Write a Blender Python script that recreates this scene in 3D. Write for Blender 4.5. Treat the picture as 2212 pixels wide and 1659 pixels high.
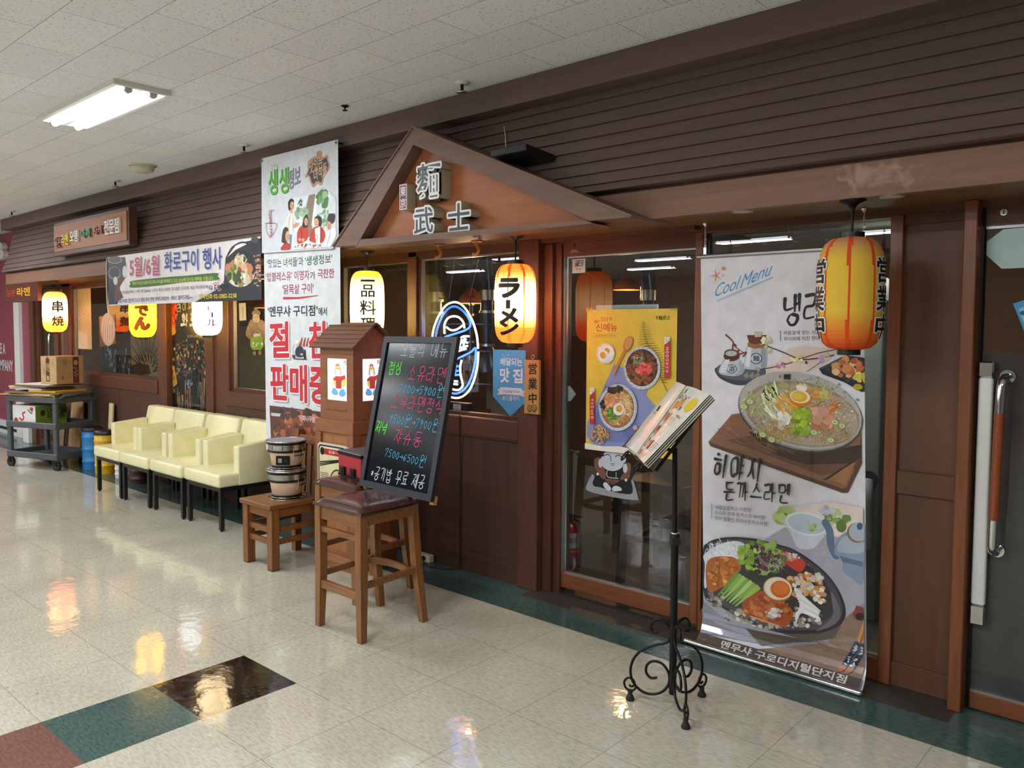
import bpy, bmesh, math, random
from mathutils import Vector, Matrix, Euler
random.seed(7)
PI = math.pi
SC = bpy.context.scene
for _o in list(bpy.data.objects):
    bpy.data.objects.remove(_o)
COL = SC.collection

# ------------------------------------------------------------------ camera
cam_d = bpy.data.cameras.new('camera')
cam_d.sensor_fit = 'HORIZONTAL'
cam_d.sensor_width = 36.0
cam_d.lens = 1730.6 / 2212 * 36.0
cam_d.shift_x = 24.9 / 2212
cam_d.shift_y = -26.1 / 2212
cam_d.clip_start = 0.02
cam = bpy.data.objects.new('camera', cam_d)
COL.objects.link(cam)
_yaw, _pitch, _roll = -0.7375, -0.0546, 0.004
_f = Vector((math.sin(_yaw)*math.cos(_pitch), math.cos(_yaw)*math.cos(_pitch), math.sin(_pitch)))
_r = Vector((math.cos(_yaw), -math.sin(_yaw), 0))
_u = _r.cross(_f)
_r2 = _r*math.cos(_roll) + _u*math.sin(_roll)
_u2 = -_r*math.sin(_roll) + _u*math.cos(_roll)
cam.matrix_world = Matrix(((_r2.x, _u2.x, -_f.x, 2.582), (_r2.y, _u2.y, -_f.y, -3.3365), (_r2.z, _u2.z, -_f.z, 1.5933), (0, 0, 0, 1)))
SC.camera = cam

# ------------------------------------------------------------------ world, lamps, exposure
wd = bpy.data.worlds.new('hall'); SC.world = wd; wd.use_nodes = True
wd.node_tree.nodes['Background'].inputs[0].default_value = (0.75, 0.8, 0.85, 1)
wd.node_tree.nodes['Background'].inputs[1].default_value = 0.05
SC.view_settings.view_transform = 'Standard'
SC.view_settings.look = 'None'
SC.view_settings.gamma = 1.0
SC.view_settings.use_curve_mapping = False
SC.view_settings.exposure = EXPO = 0.0
CEIL = 2.95
LAMP_W = 52.0
# the ceiling's recessed fluorescent fittings (centre x, y); the first is the one in view
FITTINGS = [(-2.585, -1.30), (-8.30, -1.30),
            (-5.45, -3.2), (0.25, -3.2), (3.1, -3.2), (-11.1, -3.2), (-2.6, -5.1), (-8.3, -5.1), (0.25, -5.1),
            (-2.7, -7.1), (-7.3, -7.1), (-10.5, -7.1), (-0.9, -7.2), (-10.6, -9.05), (-5.4, -9.05), (-6.8, -10.9)]
for _i, (_x, _y) in enumerate(FITTINGS):
    for _dy in ((-0.07, 0.07) if _i == 0 else (0,)):      # the fitting in view has its two tubes lit one by one
        L = bpy.data.lights.new('tube_light', 'AREA'); L.shape = 'RECTANGLE'; L.size = 1.11; L.size_y = 0.036 if _i == 0 else 0.24
        L.energy = LAMP_W * (0.3 if _i == 0 else 1); L.color = (0.93, 0.965, 1.0); L.spread = PI
        o = bpy.data.objects.new('tube_light', L); o.location = (_x, _y + _dy, CEIL - (0.058 if _i == 0 else 0.06)); COL.objects.link(o)

# ------------------------------------------------------------------ materials
def s2l(c):
    return c/12.92 if c <= 0.04045 else ((c+0.055)/1.055)**2.4
def hx(h):
    if isinstance(h, str):
        h = h.lstrip('#')
        if len(h) == 3: h = ''.join(ch*2 for ch in h)
        return tuple(s2l(int(h[i:i+2], 16)/255) for i in (0, 2, 4))
    return h
MATS = {}
def newmat(name):
    m = bpy.data.materials.new(name); m.use_nodes = True
    nt = m.node_tree; b = nt.nodes['Principled BSDF']
    MATS[name] = m
    return m, nt, b
def N(nt, t, **k):
    n = nt.nodes.new(t)
    for a, v in k.items():
        if a.startswith('i_'):
            n.inputs[a[2:].replace('_', ' ')].default_value = v
        elif a.startswith('n') and a[1:].isdigit():
            n.inputs[int(a[1:])].default_value = v
        else:
            setattr(n, a, v)
    return n
def flat(name, col, rough=0.5, metal=0.0, var=0.12, scale=18.0, bump=0.0, spec=0.5, coat=0.0, emit=None):
    """a plain finish with a faint procedural mottling"""
    m, nt, b = newmat(name)
    tc = N(nt, 'ShaderNodeTexCoord'); nz = N(nt, 'ShaderNodeTexNoise'); nz.inputs['Scale'].default_value = scale; nz.inputs['Detail'].default_value = 4
    nt.links.new(tc.outputs['Object'], nz.inputs['Vector'])
    c = hx(col)
    rp = N(nt, 'ShaderNodeValToRGB')
    rp.color_ramp.elements[0].position = 0.3; rp.color_ramp.elements[1].position = 0.7
    rp.color_ramp.elements[0].color = tuple(x*(1-var) for x in c)+(1,)
    rp.color_ramp.elements[1].color = tuple(min(1, x*(1+var)) for x in c)+(1,)
    nt.links.new(nz.outputs['Fac'], rp.inputs[0]); nt.links.new(rp.outputs[0], b.inputs['Base Color'])
    b.inputs['Roughness'].default_value = rough; b.inputs['Metallic'].default_value = metal
    b.inputs['Specular IOR Level'].default_value = spec; b.inputs['Coat Weight'].default_value = coat
    if bump:
        bp = N(nt, 'ShaderNodeBump'); bp.inputs['Strength'].default_value = bump; bp.inputs['Distance'].default_value = 0.004
        nt.links.new(nz.outputs['Fac'], bp.inputs['Height']); nt.links.new(bp.outputs[0], b.inputs['Normal'])
    if emit:
        b.inputs['Emission Color'].default_value = hx(emit[0])+(1,); b.inputs['Emission Strength'].default_value = emit[1]
    return m
def wood(name, dark, light, axis='X', scale=1.0, rough=0.45, spec=0.4, coat=0.0):
    m, nt, b = newmat(name)
    tc = N(nt, 'ShaderNodeTexCoord'); mp = N(nt, 'ShaderNodeMapping')
    s = {'X': (1.2, 16, 16), 'Y': (16, 1.2, 16), 'Z': (16, 16, 1.2)}[axis]
    mp.inputs['Scale'].default_value = tuple(v*scale for v in s)
    nz = N(nt, 'ShaderNodeTexNoise'); nz.inputs['Scale'].default_value = 2.2; nz.inputs['Detail'].default_value = 7; nz.inputs['Roughness'].default_value = 0.62; nz.inputs['Distortion'].default_value = 0.6
    nt.links.new(tc.outputs['Object'], mp.inputs[0]); nt.links.new(mp.outputs[0], nz.inputs['Vector'])
    rp = N(nt, 'ShaderNodeValToRGB'); rp.color_ramp.elements[0].position = 0.28; rp.color_ramp.elements[1].position = 0.75
    rp.color_ramp.elements[0].color = hx(dark)+(1,); rp.color_ramp.elements[1].color = hx(light)+(1,)
    nt.links.new(nz.outputs['Fac'], rp.inputs[0]); nt.links.new(rp.outputs[0], b.inputs['Base Color'])
    b.inputs['Roughness'].default_value = rough; b.inputs['Specular IOR Level'].default_value = spec; b.inputs['Coat Weight'].default_value = coat
    bp = N(nt, 'ShaderNodeBump'); bp.inputs['Strength'].default_value = 0.12; bp.inputs['Distance'].default_value = 0.002
    nt.links.new(nz.outputs['Fac'], bp.inputs['Height']); nt.links.new(bp.outputs[0], b.inputs['Normal'])
    return m
def printed(name, rough=0.45, emit=0.0, coat=0.0, spec=0.4):
    """ink on a sheet; the colours sit on the faces of the print"""
    m, nt, b = newmat(name)
    a = N(nt, 'ShaderNodeVertexColor'); a.layer_name = 'ink'
    tc = N(nt, 'ShaderNodeTexCoord'); nz = N(nt, 'ShaderNodeTexNoise'); nz.inputs['Scale'].default_value = 14; nz.inputs['Detail'].default_value = 6
    nt.links.new(tc.outputs['Object'], nz.inputs['Vector'])
    rp = N(nt, 'ShaderNodeValToRGB'); rp.color_ramp.elements[0].position = .3; rp.color_ramp.elements[1].position = .68; rp.color_ramp.elements[0].color = (.86, .86, .88, 1)
    nt.links.new(nz.outputs['Fac'], rp.inputs[0])
    mu = N(nt, 'ShaderNodeMixRGB', blend_type='MULTIPLY'); mu.inputs[0].default_value = 1; nt.links.new(a.outputs[0], mu.inputs[1]); nt.links.new(rp.outputs[0], mu.inputs[2])
    nt.links.new(mu.outputs[0], b.inputs['Base Color'])
    b.inputs['Roughness'].default_value = rough; b.inputs['Coat Weight'].default_value = coat; b.inputs['Specular IOR Level'].default_value = spec
    if emit:
        nt.links.new(a.outputs[0], b.inputs['Emission Color']); b.inputs['Emission Strength'].default_value = emit
    return m
def glass(name, tint=(1, 1, 1), ior=1.6, rough=0.0, dirt=0.03):
    m, nt, b = newmat(name)
    nt.nodes.remove(b)
    out = nt.nodes['Material Output']
    tr = N(nt, 'ShaderNodeBsdfTransparent'); tr.inputs[0].default_value = tuple(tint)+(1,)
    gl = N(nt, 'ShaderNodeBsdfGlossy'); gl.inputs['Roughness'].default_value = rough
    fr = N(nt, 'ShaderNodeFresnel'); fr.inputs['IOR'].default_value = ior
    mx = N(nt, 'ShaderNodeMixShader'); nt.links.new(fr.outputs[0], mx.inputs[0]); nt.links.new(tr.outputs[0], mx.inputs[1]); nt.links.new(gl.outputs[0], mx.inputs[2])
    df = N(nt, 'ShaderNodeBsdfDiffuse'); df.inputs[0].default_value = (0.6, 0.62, 0.6, 1)
    nz = N(nt, 'ShaderNodeTexNoise'); nz.inputs['Scale'].default_value = 3; nz.inputs['Detail'].default_value = 5
    ml = N(nt, 'ShaderNodeMath', operation='MULTIPLY'); ml.inputs[1].default_value = dirt
    nt.links.new(nz.outputs['Fac'], ml.inputs[0])
    m2 = N(nt, 'ShaderNodeMixShader'); nt.links.new(ml.outputs[0], m2.inputs[0]); nt.links.new(mx.outputs[0], m2.inputs[1]); nt.links.new(df.outputs[0], m2.inputs[2])
    nt.links.new(m2.outputs[0], out.inputs['Surface'])
    return m
def glow(name, col, strength):
    m, nt, b = newmat(name)
    b.inputs['Base Color'].default_value = hx(col)+(1,)
    b.inputs['Emission Color'].default_value = hx(col)+(1,); b.inputs['Emission Strength'].default_value = strength
    return m
def paper(name, trans=0.65):
    """lantern paper: diffuse outside, lets the bulb's light through; print colours on the faces"""
    m, nt, b = newmat(name); nt.nodes.remove(b)
    out = nt.nodes['Material Output']
    a = N(nt, 'ShaderNodeVertexColor'); a.layer_name = 'ink'
    d = N(nt, 'ShaderNodeBsdfDiffuse'); t = N(nt, 'ShaderNodeBsdfTranslucent')
    nt.links.new(a.outputs[0], d.inputs[0]); nt.links.new(a.outputs[0], t.inputs[0])
    mx = N(nt, 'ShaderNodeMixShader'); mx.inputs[0].default_value = trans
    nt.links.new(d.outputs[0], mx.inputs[1]); nt.links.new(t.outputs[0], mx.inputs[2]); nt.links.new(mx.outputs[0], out.inputs['Surface'])
    return m

# vinyl floor tiles, 45 cm, with flecks along the grain and thin joints
def vct(name, base, fleck, joint=True, rough=0.13):
    m, nt, b = newmat(name)
    tc = N(nt, 'ShaderNodeTexCoord')
    mp = N(nt, 'ShaderNodeMapping'); mp.inputs['Scale'].default_value = (30, 110, 1)
    nt.links.new(tc.outputs['Object'], mp.inputs[0])
    nz = N(nt, 'ShaderNodeTexNoise'); nz.inputs['Scale'].default_value = 1.0; nz.inputs['Detail'].default_value = 3; nt.links.new(mp.outputs[0], nz.inputs['Vector'])
    big = N(nt, 'ShaderNodeTexNoise'); big.inputs['Scale'].default_value = 1.7; big.inputs['Detail'].default_value = 6; nt.links.new(tc.outputs['Object'], big.inputs['Vector'])
    rp = N(nt, 'ShaderNodeValToRGB'); e = rp.color_ramp.elements
    e[0].position = 0.3; e[1].position = 0.62; e[0].color = hx(fleck)+(1,); e[1].color = hx(base)+(1,)
    nt.links.new(nz.outputs['Fac'], rp.inputs[0])
    mm = N(nt, 'ShaderNodeMixRGB', blend_type='MULTIPLY'); mm.inputs[0].default_value = 0.35
    r2 = N(nt, 'ShaderNodeValToRGB'); r2.color_ramp.elements[0].color = (0.62, 0.6, 0.58, 1); r2.color_ramp.elements[0].position = 0.3; r2.color_ramp.elements[1].position = 0.6
    nt.links.new(big.outputs['Fac'], r2.inputs[0]); nt.links.new(rp.outputs[0], mm.inputs[1]); nt.links.new(r2.outputs[0], mm.inputs[2])
    last = mm.outputs[0]
    # scuffs: sparse dark specks
    sp = N(nt, 'ShaderNodeTexNoise'); sp.inputs['Scale'].default_value = 34; sp.inputs['Detail'].default_value = 2; nt.links.new(tc.outputs['Object'], sp.inputs['Vector'])
    r3 = N(nt, 'ShaderNodeValToRGB'); r3.color_ramp.elements[0].position = 0.735; r3.color_ramp.elements[1].position = 0.77; r3.color_ramp.elements[0].color = (0, 0, 0, 1); r3.color_ramp.elements[1].color = (0.6, 0.6, 0.6, 1)
    nt.links.new(sp.outputs['Fac'], r3.inputs[0])
    m3 = N(nt, 'ShaderNodeMixRGB'); m3.inputs[2].default_value = (0.1, 0.09, 0.08, 1); nt.links.new(r3.outputs[0], m3.inputs[0]); nt.links.new(last, m3.inputs[1]); last = m3.outputs[0]
    if joint:
        sx = N(nt, 'ShaderNodeSeparateXYZ'); nt.links.new(tc.outputs['Object'], sx.inputs[0])
        ds = []
        for ax in ('X', 'Y'):
            dv = N(nt, 'ShaderNodeMath', operation='DIVIDE'); dv.inputs[1].default_value = 0.45; nt.links.new(sx.outputs[ax], dv.inputs[0])
            ad = N(nt, 'ShaderNodeMath', operation='ADD'); ad.inputs[1].default_value = 0.5; nt.links.new(dv.outputs[0], ad.inputs[0])
            f = N(nt, 'ShaderNodeMath', operation='FRACT'); nt.links.new(ad.outputs[0], f.inputs[0])
            sb = N(nt, 'ShaderNodeMath', operation='SUBTRACT'); sb.inputs[1].default_value = 0.5; nt.links.new(f.outputs[0], sb.inputs[0])
            ab = N(nt, 'ShaderNodeMath', operation='ABSOLUTE'); nt.links.new(sb.outputs[0], ab.inputs[0]); ds.append(ab)
        mn = N(nt, 'ShaderNodeMath', operation='MINIMUM'); nt.links.new(ds[0].outputs[0], mn.inputs[0]); nt.links.new(ds[1].outputs[0], mn.inputs[1])
        lt = N(nt, 'ShaderNodeMath', operation='LESS_THAN'); lt.inputs[1].default_value = 0.0026; nt.links.new(mn.outputs[0], lt.inputs[0])
        m4 = N(nt, 'ShaderNodeMixRGB'); m4.inputs[2].default_value = (0.10, 0.09, 0.08, 1)
        jm = N(nt, 'ShaderNodeMath', operation='MULTIPLY'); jm.inputs[1].default_value = 0.7; nt.links.new(lt.outputs[0], jm.inputs[0])
        nt.links.new(jm.outputs[0], m4.inputs[0]); nt.links.new(last, m4.inputs[1]); last = m4.outputs[0]
    nt.links.new(last, b.inputs['Base Color'])
    rr = N(nt, 'ShaderNodeMapRange'); rr.inputs['To Min'].default_value = rough*0.6; rr.inputs['To Max'].default_value = rough*1.9
    nt.links.new(big.outputs['Fac'], rr.inputs['Value']); nt.links.new(rr.outputs[0], b.inputs['Roughness'])
    b.inputs['Specular IOR Level'].default_value = 0.6
    # worn wax: slow waves bend the reflections
    wv = N(nt, 'ShaderNodeTexNoise'); wv.inputs['Scale'].default_value = 9; wv.inputs['Detail'].default_value = 4; nt.links.new(tc.outputs['Object'], wv.inputs['Vector'])
    bp = N(nt, 'ShaderNodeBump'); bp.inputs['Strength'].default_value = 0.13; bp.inputs['Distance'].default_value = 0.012
    nt.links.new(wv.outputs['Fac'], bp.inputs['Height']); nt.links.new(bp.outputs[0], b.inputs['Normal'])
    return m
def ceiling_tiles(name):
    m, nt, b = newmat(name)
    tc = N(nt, 'ShaderNodeTexCoord')
    mp = N(nt, 'ShaderNodeMapping'); mp.inputs['Location'].default_value = (0.06, 0.015, 0)
    nt.links.new(tc.outputs['Object'], mp.inputs[0])
    br = N(nt, 'ShaderNodeTexBrick'); br.offset = 0.5
    br.inputs['Color1'].default_value = hx('#e6e8ee')+(1,); br.inputs['Color2'].default_value = hx('#dfe1e7')+(1,); br.inputs['Mortar'].default_value = hx('#77756f')+(1,)
    br.inputs['Scale'].default_value = 1.0; br.inputs['Mortar Size'].default_value = 0.0016; br.inputs['Mortar Smooth'].default_value = 0.2
    br.inputs['Brick Width'].default_value = 0.57; br.inputs['Row Height'].default_value = 0.285
    nt.links.new(mp.outputs[0], br.inputs['Vector'])
    mp2 = N(nt, 'ShaderNodeMapping'); mp2.inputs['Scale'].default_value = (120, 60, 1); mp2.inputs['Rotation'].default_value = (0, 0, 0.6); nt.links.new(tc.outputs['Object'], mp2.inputs[0])
    nz = N(nt, 'ShaderNodeTexNoise'); nz.inputs['Scale'].default_value = 1.0; nz.inputs['Detail'].default_value = 1.5; nt.links.new(mp2.outputs[0], nz.inputs['Vector'])
    rp = N(nt, 'ShaderNodeValToRGB'); rp.color_ramp.elements[0].position = 0.63; rp.color_ramp.elements[1].position = 0.68
    rp.color_ramp.elements[0].color = (0, 0, 0, 1); rp.color_ramp.elements[1].color = (0.8, 0.8, 0.8, 1)
    nt.links.new(nz.outputs['Fac'], rp.inputs[0])
    mx = N(nt, 'ShaderNodeMixRGB'); mx.inputs[2].default_value = hx('#8a8880')+(1,); nt.links.new(rp.outputs[0], mx.inputs[0]); nt.links.new(br.outputs['Color'], mx.inputs[1])
    nt.links.new(mx.outputs[0], b.inputs['Base Color']); b.inputs['Roughness'].default_value = 0.85
    bp = N(nt, 'ShaderNodeBump'); bp.inputs['Strength'].default_value = 0.25; bp.inputs['Distance'].default_value = 0.003; bp.invert = True
    nt.links.new(rp.outputs[0], bp.inputs['Height']); nt.links.new(bp.outputs[0], b.inputs['Normal'])
    return m

vct('tile_cream', '#c5c0ad', '#aca797', rough=.06); vct('tile_green', '#45605d', '#2f4643'); vct('tile_brown', '#7b5348', '#664238'); vct('tile_black', '#1a1616', '#100d0d', rough=0.07)
vct('tile_entrance', '#3f3834', '#2c2724', rough=0.4); vct('tile_inside', '#55554f', '#454540', rough=0.25)
ceiling_tiles('ceiling_tile')

wood('brown_trim', '#4a2b20', '#633b2b', 'Z'); wood('brown_trim_x', '#4a2b20', '#633b2b', 'X'); wood('brown_panel', '#442a21', '#55362a', 'Z', 0.6, 0.5)
wood('brown_siding', '#604e48', '#6e5a53', 'X', 0.8, 0.6); wood('door_wood', '#6b3b22', '#86502f', 'Z', 1, 0.35); wood('door_wood_x', '#6b3b22', '#86502f', 'X', 1, 0.35)
wood('fascia_wood', '#765341', '#8b6652', 'X', 0.5, 0.55); wood('gable_wood', '#9a5a34', '#b26d42', 'X', 0.5, 0.5); wood('barge_wood', '#6a5044', '#806153', 'X', 0.6, 0.55)
wood('soffit_wood', '#6a4a2c', '#7a5636', 'X', 0.5, 0.5)
wood('stool_wood', '#6a421f', '#94643a', 'Z', 1.5, 0.4); wood('stool_wood_x', '#6a421f', '#94643a', 'X', 1.5, 0.4); wood('chair_wood', '#69401f', '#8c5a30', 'X', 1.5, 0.35); wood('chair_wood_z', '#69401f', '#8c5a30', 'Z', 1.5, 0.35)
wood('lamphouse_wood', '#7f4e31', '#95613f', 'X', 1.0, 0.5); wood('lamphouse_panel', '#8f5c3a', '#ab7148', 'Z', 1.0, 0.5); wood('shingle_wood', '#65422f', '#7d5642', 'X', 1.2, 0.6)
wood('plaque_wood', '#b07d42', '#c9975a', 'Z', 2, 0.4); wood('grip_wood', '#7a3a20', '#95502c', 'Z', 2, 0.3)
flat('black_metal', '#1b1a1a', 0.4, 0.6); flat('black_plastic', '#17171a', 0.35); flat('dark_grey_plastic', '#4b4f52', 0.5, bump=0.05); flat('rubber', '#1c1c1d', 0.75)
flat('chrome', '#d5d5d5', 0.12, 1.0, 0.03); flat('steel', '#b9bab8', 0.25, 1.0, 0.05); flat('alu', '#a8aaa8', 0.35, 0.8, 0.05); flat('white_plastic', '#dcdcd6', 0.4, var=0.03); flat('cream_plastic', '#c9c3ae', 0.45, var=0.04)
flat('leather_cream', '#e3dcae', 0.38, var=0.05, scale=9, bump=0.06, coat=0.15); flat('leather_brown', '#43231c', 0.25, var=0.12, scale=5, bump=0.015, coat=0.3)
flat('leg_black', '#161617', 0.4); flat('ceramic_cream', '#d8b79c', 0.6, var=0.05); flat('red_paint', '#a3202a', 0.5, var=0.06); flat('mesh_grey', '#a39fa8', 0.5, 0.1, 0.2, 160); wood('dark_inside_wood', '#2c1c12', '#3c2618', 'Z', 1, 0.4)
flat('maroon_wall', '#8f4150', 0.45, var=0.04); flat('white_paint', '#d9d8d6', 0.5, var=0.03); flat('grey_wall', '#8e8b84', 0.8); flat('hall_wall', '#b9b6ae', 0.8)
flat('cardboard', '#b08a5c', 0.85, var=0.1); flat('cardboard_pale', '#cbb48a', 0.85, var=0.08); flat('cardboard_dark', '#76604a', 0.85, var=0.12)
flat('blue_plastic', '#2d7fc4', 0.35, var=0.05); flat('yellow_plastic', '#d8a91c', 0.35, var=0.05); flat('maroon_plastic', '#4a2226', 0.4)
flat('blackboard', '#0b0f13', 0.16, var=0.1, spec=0.22); flat('board_frame', '#1d2129', 0.45, var=0.1); flat('hook_yellow', '#b07a35', 0.4); flat('letter_side', '#b5ac94', 0.5, var=0.04); flat('letter_white', '#e3e4e2', 0.4, var=0.02); flat('letter_slate', '#2f3a45', 0.45, var=0.05); flat('letter_red', '#8c2440', 0.45)
flat('cable_black', '#121212', 0.5); flat('cable_white', '#cfcfc8', 0.45); flat('string', '#cbbfae', 0.8); flat('duct_silver', '#b5b0a4', 0.3, 1.0, 0.1, 6); flat('duct_black', '#2a2d33', 0.28, 0.5); flat('inside_wall', '#6b4a34', 0.8); flat('inside_ceiling', '#3a2f29', 0.9); flat('inside_yellow', '#5a4236', 0.8); flat('inside_olive', '#8b8440', 0.8); flat('table_top', '#5a3a26', 0.4); flat('curtain_grey', '#8d9088', 0.6, var=0.06); flat('extinguisher_red', '#a5161c', 0.3, coat=0.4); flat('lamp_orange', '#c9541e', 0.5)
glass('pane', (0.93, 0.96, 0.95), 1.75, 0.0, 0.02); glass('door_pane', (0.70, 0.75, 0.74), 1.75, 0.0, 0.02); glass('dark_film', (0.16, 0.18, 0.19), 1.55, 0.02, 0.16); glass('clear_sleeve', (0.98, 0.98, 0.98), 1.5)
printed('ink'); printed('ink_gloss', 0.22, 0, 0.3); printed('ink_back', 0.4, 0.85); printed('chalk_glow', 0.9, 0.22); printed('vinyl', 0.5)  # chalk strokes get a faint emission so they look brighter than lit chalk
glow('tube', '#f4f8ff', 9.0); glow('bulb', '#ffe0a0', 30.0); wood('panel_warm', '#553524', '#65412e', 'Z', 0.5, 0.5); glow('neon_warm', '#ffe9bc', 1.9); glow('neon_blue', '#3468ff', 2.3); glow('neon_white', '#dfe6ff', 2.0); glow('opal', '#ffffff', 0.55)
paper('lantern_paper'); paper('lantern_paper_unlit', 0.18)

# ------------------------------------------------------------------ objects, parts, tags
def tag(o, label=None, cat=None, group=None, kind=None):
    if label: o['label'] = label
    if cat: o['category'] = cat
    if group: o['group'] = group
    if kind: o['kind'] = kind
    return o
def thing(name, label, cat, loc=(0, 0, 0), rz=0.0, group=None):
    o = bpy.data.objects.new(name, None); COL.objects.link(o)
    o.empty_display_size = 0.05; o.location = loc; o.rotation_euler = (0, 0, rz)
    return tag(o, label, cat, group)
def copy_thing(o, loc, rz=None, label=None):
    c = o.copy(); COL.objects.link(c); c.location = loc
    if rz is not None: c.rotation_euler = (0, 0, rz)
    if label: c['label'] = label
    for ch in list(o.children):
        d = ch.copy(); COL.objects.link(d); d.parent = c
        for g in list(ch.children):
            e = g.copy(); COL.objects.link(e); e.parent = d
    return c

def frame(p0, p1, up=Vector((0, 0, 1))):
    z = (Vector(p1)-Vector(p0)).normalized()
    if abs(z.dot(up)) > 0.98: up = Vector((0, 1, 0))
    x = up.cross(z).normalized(); y = z.cross(x)
    return x, y, z
class MB:
    """collects shapes and links them as one mesh object"""
    def __init__(s): s.v = []; s.f = []; s.m = []; s.s = []; s.c = []
    def add(s, vs, fs, mat, smooth=False, col=None):
        b = len(s.v); s.v += [tuple(v) for v in vs]
        for f in fs:
            s.f.append([b+i for i in f]); s.m.append(mat); s.s.append(smooth); s.c.append(col)
        return s
    def box(s, x0, x1, y0, y1, z0, z1, mat, bev=0.0, M=None, taper=None):
        if bev <= 0:
            vs = [(x, y, z) for z in (z0, z1) for y in (y0, y1) for x in (x0, x1)]
            fs = [(0, 2, 3, 1), (4, 5, 7, 6), (0, 1, 5, 4), (2, 6, 7, 3), (0, 4, 6, 2), (1, 3, 7, 5)]
        else:
            bm = bmesh.new(); bmesh.ops.create_cube(bm, size=1)
            for v in bm.verts: v.co = Vector(((x0+x1)/2+v.co.x*(x1-x0), (y0+y1)/2+v.co.y*(y1-y0), (z0+z1)/2+v.co.z*(z1-z0)))
            bmesh.ops.bevel(bm, geom=bm.edges[:], offset=min(bev, 0.49*min(x1-x0, y1-y0, z1-z0)), segments=3 if bev > 0.008 else 1, affect='EDGES', profile=0.5)
            bm.verts.index_update(); vs = [tuple(v.co) for v in bm.verts]; fs = [[v.index for v in f.verts] for f in bm.faces]; bm.free()
        if taper:   # taper(v)->v
            vs = [taper(*v) for v in vs]
        if M is not None: vs = [tuple(M @ Vector(v)) for v in vs]
        return s.add(vs, fs, mat, bev > 0.008)
    def beam(s, p0, p1, w, d, mat, bev=0.0, up=(0, 0, 1), w1=None, d1=None):
        x, y, z = frame(p0, p1, Vector(up)); w1 = w if w1 is None else w1; d1 = d if d1 is None else d1
        p0, p1 = Vector(p0), Vector(p1); vs = []
        for p, a, b in ((p0, w, d), (p1, w1, d1)):
            vs += [p+x*i*a/2+y*j*b/2 for i, j in ((-1, -1), (1, -1), (1, 1), (-1, 1))]
        return s.add(vs, [(0, 3, 2, 1), (4, 5, 6, 7), (0, 1, 5, 4), (1, 2, 6, 5), (2, 3, 7, 6), (3, 0, 4, 7)], mat)
    def cyl(s, p0, p1, r0, mat, r1=None, n=20, cap=True, smooth=True):
        r1 = r0 if r1 is None else r1; x, y, z = frame(p0, p1); p0, p1 = Vector(p0), Vector(p1)
        vs = [p+(x*math.cos(2*PI*i/n)+y*math.sin(2*PI*i/n))*r for p, r in ((p0, r0), (p1, r1)) for i in range(n)]
        s.add(vs, [(i, (i+1) % n, n+(i+1) % n, n+i) for i in range(n)], mat, smooth)
        if cap: s.add(vs, [list(range(n))[::-1], list(range(n, 2*n))], mat)
        return s
    def lathe(s, prof, c, mat, n=32, smooth=True, cap=False, rib=None):
        vs = []
        for r, z in prof:
            vs += [(c[0]+r*math.cos(2*PI*i/n), c[1]+r*math.sin(2*PI*i/n), c[2]+z) for i in range(n)]
        fs = [(k*n+i, k*n+(i+1) % n, (k+1)*n+(i+1) % n, (k+1)*n+i) for k in range(len(prof)-1) for i in range(n)]
        s.add(vs, fs, mat, smooth)
        if cap:
            s.add(vs[:n], [list(range(n))[::-1]], mat); s.add(vs[-n:], [list(range(n))], mat)
        return s
    def tube(s, pts, r, mat, n=10, closed=False, cap=True):
        pts = [Vector(p) for p in pts]; k = len(pts); vs = []; ref = None
        for i, p in enumerate(pts):
            a = pts[(i-1) % k] if (closed or i > 0) else p; b = pts[(i+1) % k] if (closed or i < k-1) else p
            t = (b-a)
            t = t.normalized() if t.length > 1e-9 else Vector((0, 0, 1))
            if ref is None:
                ref = Vector((0, 0, 1)) if abs(t.z) < 0.9 else Vector((0, 1, 0))
            x = ref.cross(t)
            if x.length < 1e-6: x = Vector((1, 0, 0)).cross(t)
            x.normalize(); y = t.cross(x); ref = y
            rr = r[i] if isinstance(r, (list, tuple)) else r
            vs += [p+(x*math.cos(2*PI*j/n)+y*math.sin(2*PI*j/n))*rr for j in range(n)]
        m = k if closed else k-1
        fs = [(i*n+j, i*n+(j+1) % n, ((i+1) % k)*n+(j+1) % n, ((i+1) % k)*n+j) for i in range(m) for j in range(n)]
        s.add(vs, fs, mat, True)
        if cap and not closed:
            s.add(vs[:n], [list(range(n))[::-1]], mat); s.add(vs[-n:], [list(range(n))], mat)
        return s
    def prism(s, poly, f0, f1, mat, side=None, smooth=False):
        """poly of (a,b); f0/f1 map (a,b) to the two end faces"""
        n = len(poly); vs = [f0(*q) for q in poly]+[f1(*q) for q in poly]
        s.add(vs, [list(range(n))[::-1], list(range(n, 2*n))], mat)
        return s.add(vs, [(i, (i+1) % n, n+(i+1) % n, n+i) for i in range(n)], side or mat, smooth)
    def ball(s, c, r, mat, n=16, sq=(1, 1, 1)):
        prof = [(math.sin(PI*i/8), -math.cos(PI*i/8)) for i in range(9)]
        vs = []
        for a, z in prof: vs += [(c[0]+r*sq[0]*a*math.cos(2*PI*i/n), c[1]+r*sq[1]*a*math.sin(2*PI*i/n), c[2]+r*sq[2]*z) for i in range(n)]
        return s.add(vs, [(k*n+i, k*n+(i+1) % n, (k+1)*n+(i+1) % n, (k+1)*n+i) for k in range(8) for i in range(n)], mat, True)
    def bounds(s):
        return [(min(v[i] for v in s.v), max(v[i] for v in s.v)) for i in range(3)]
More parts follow.
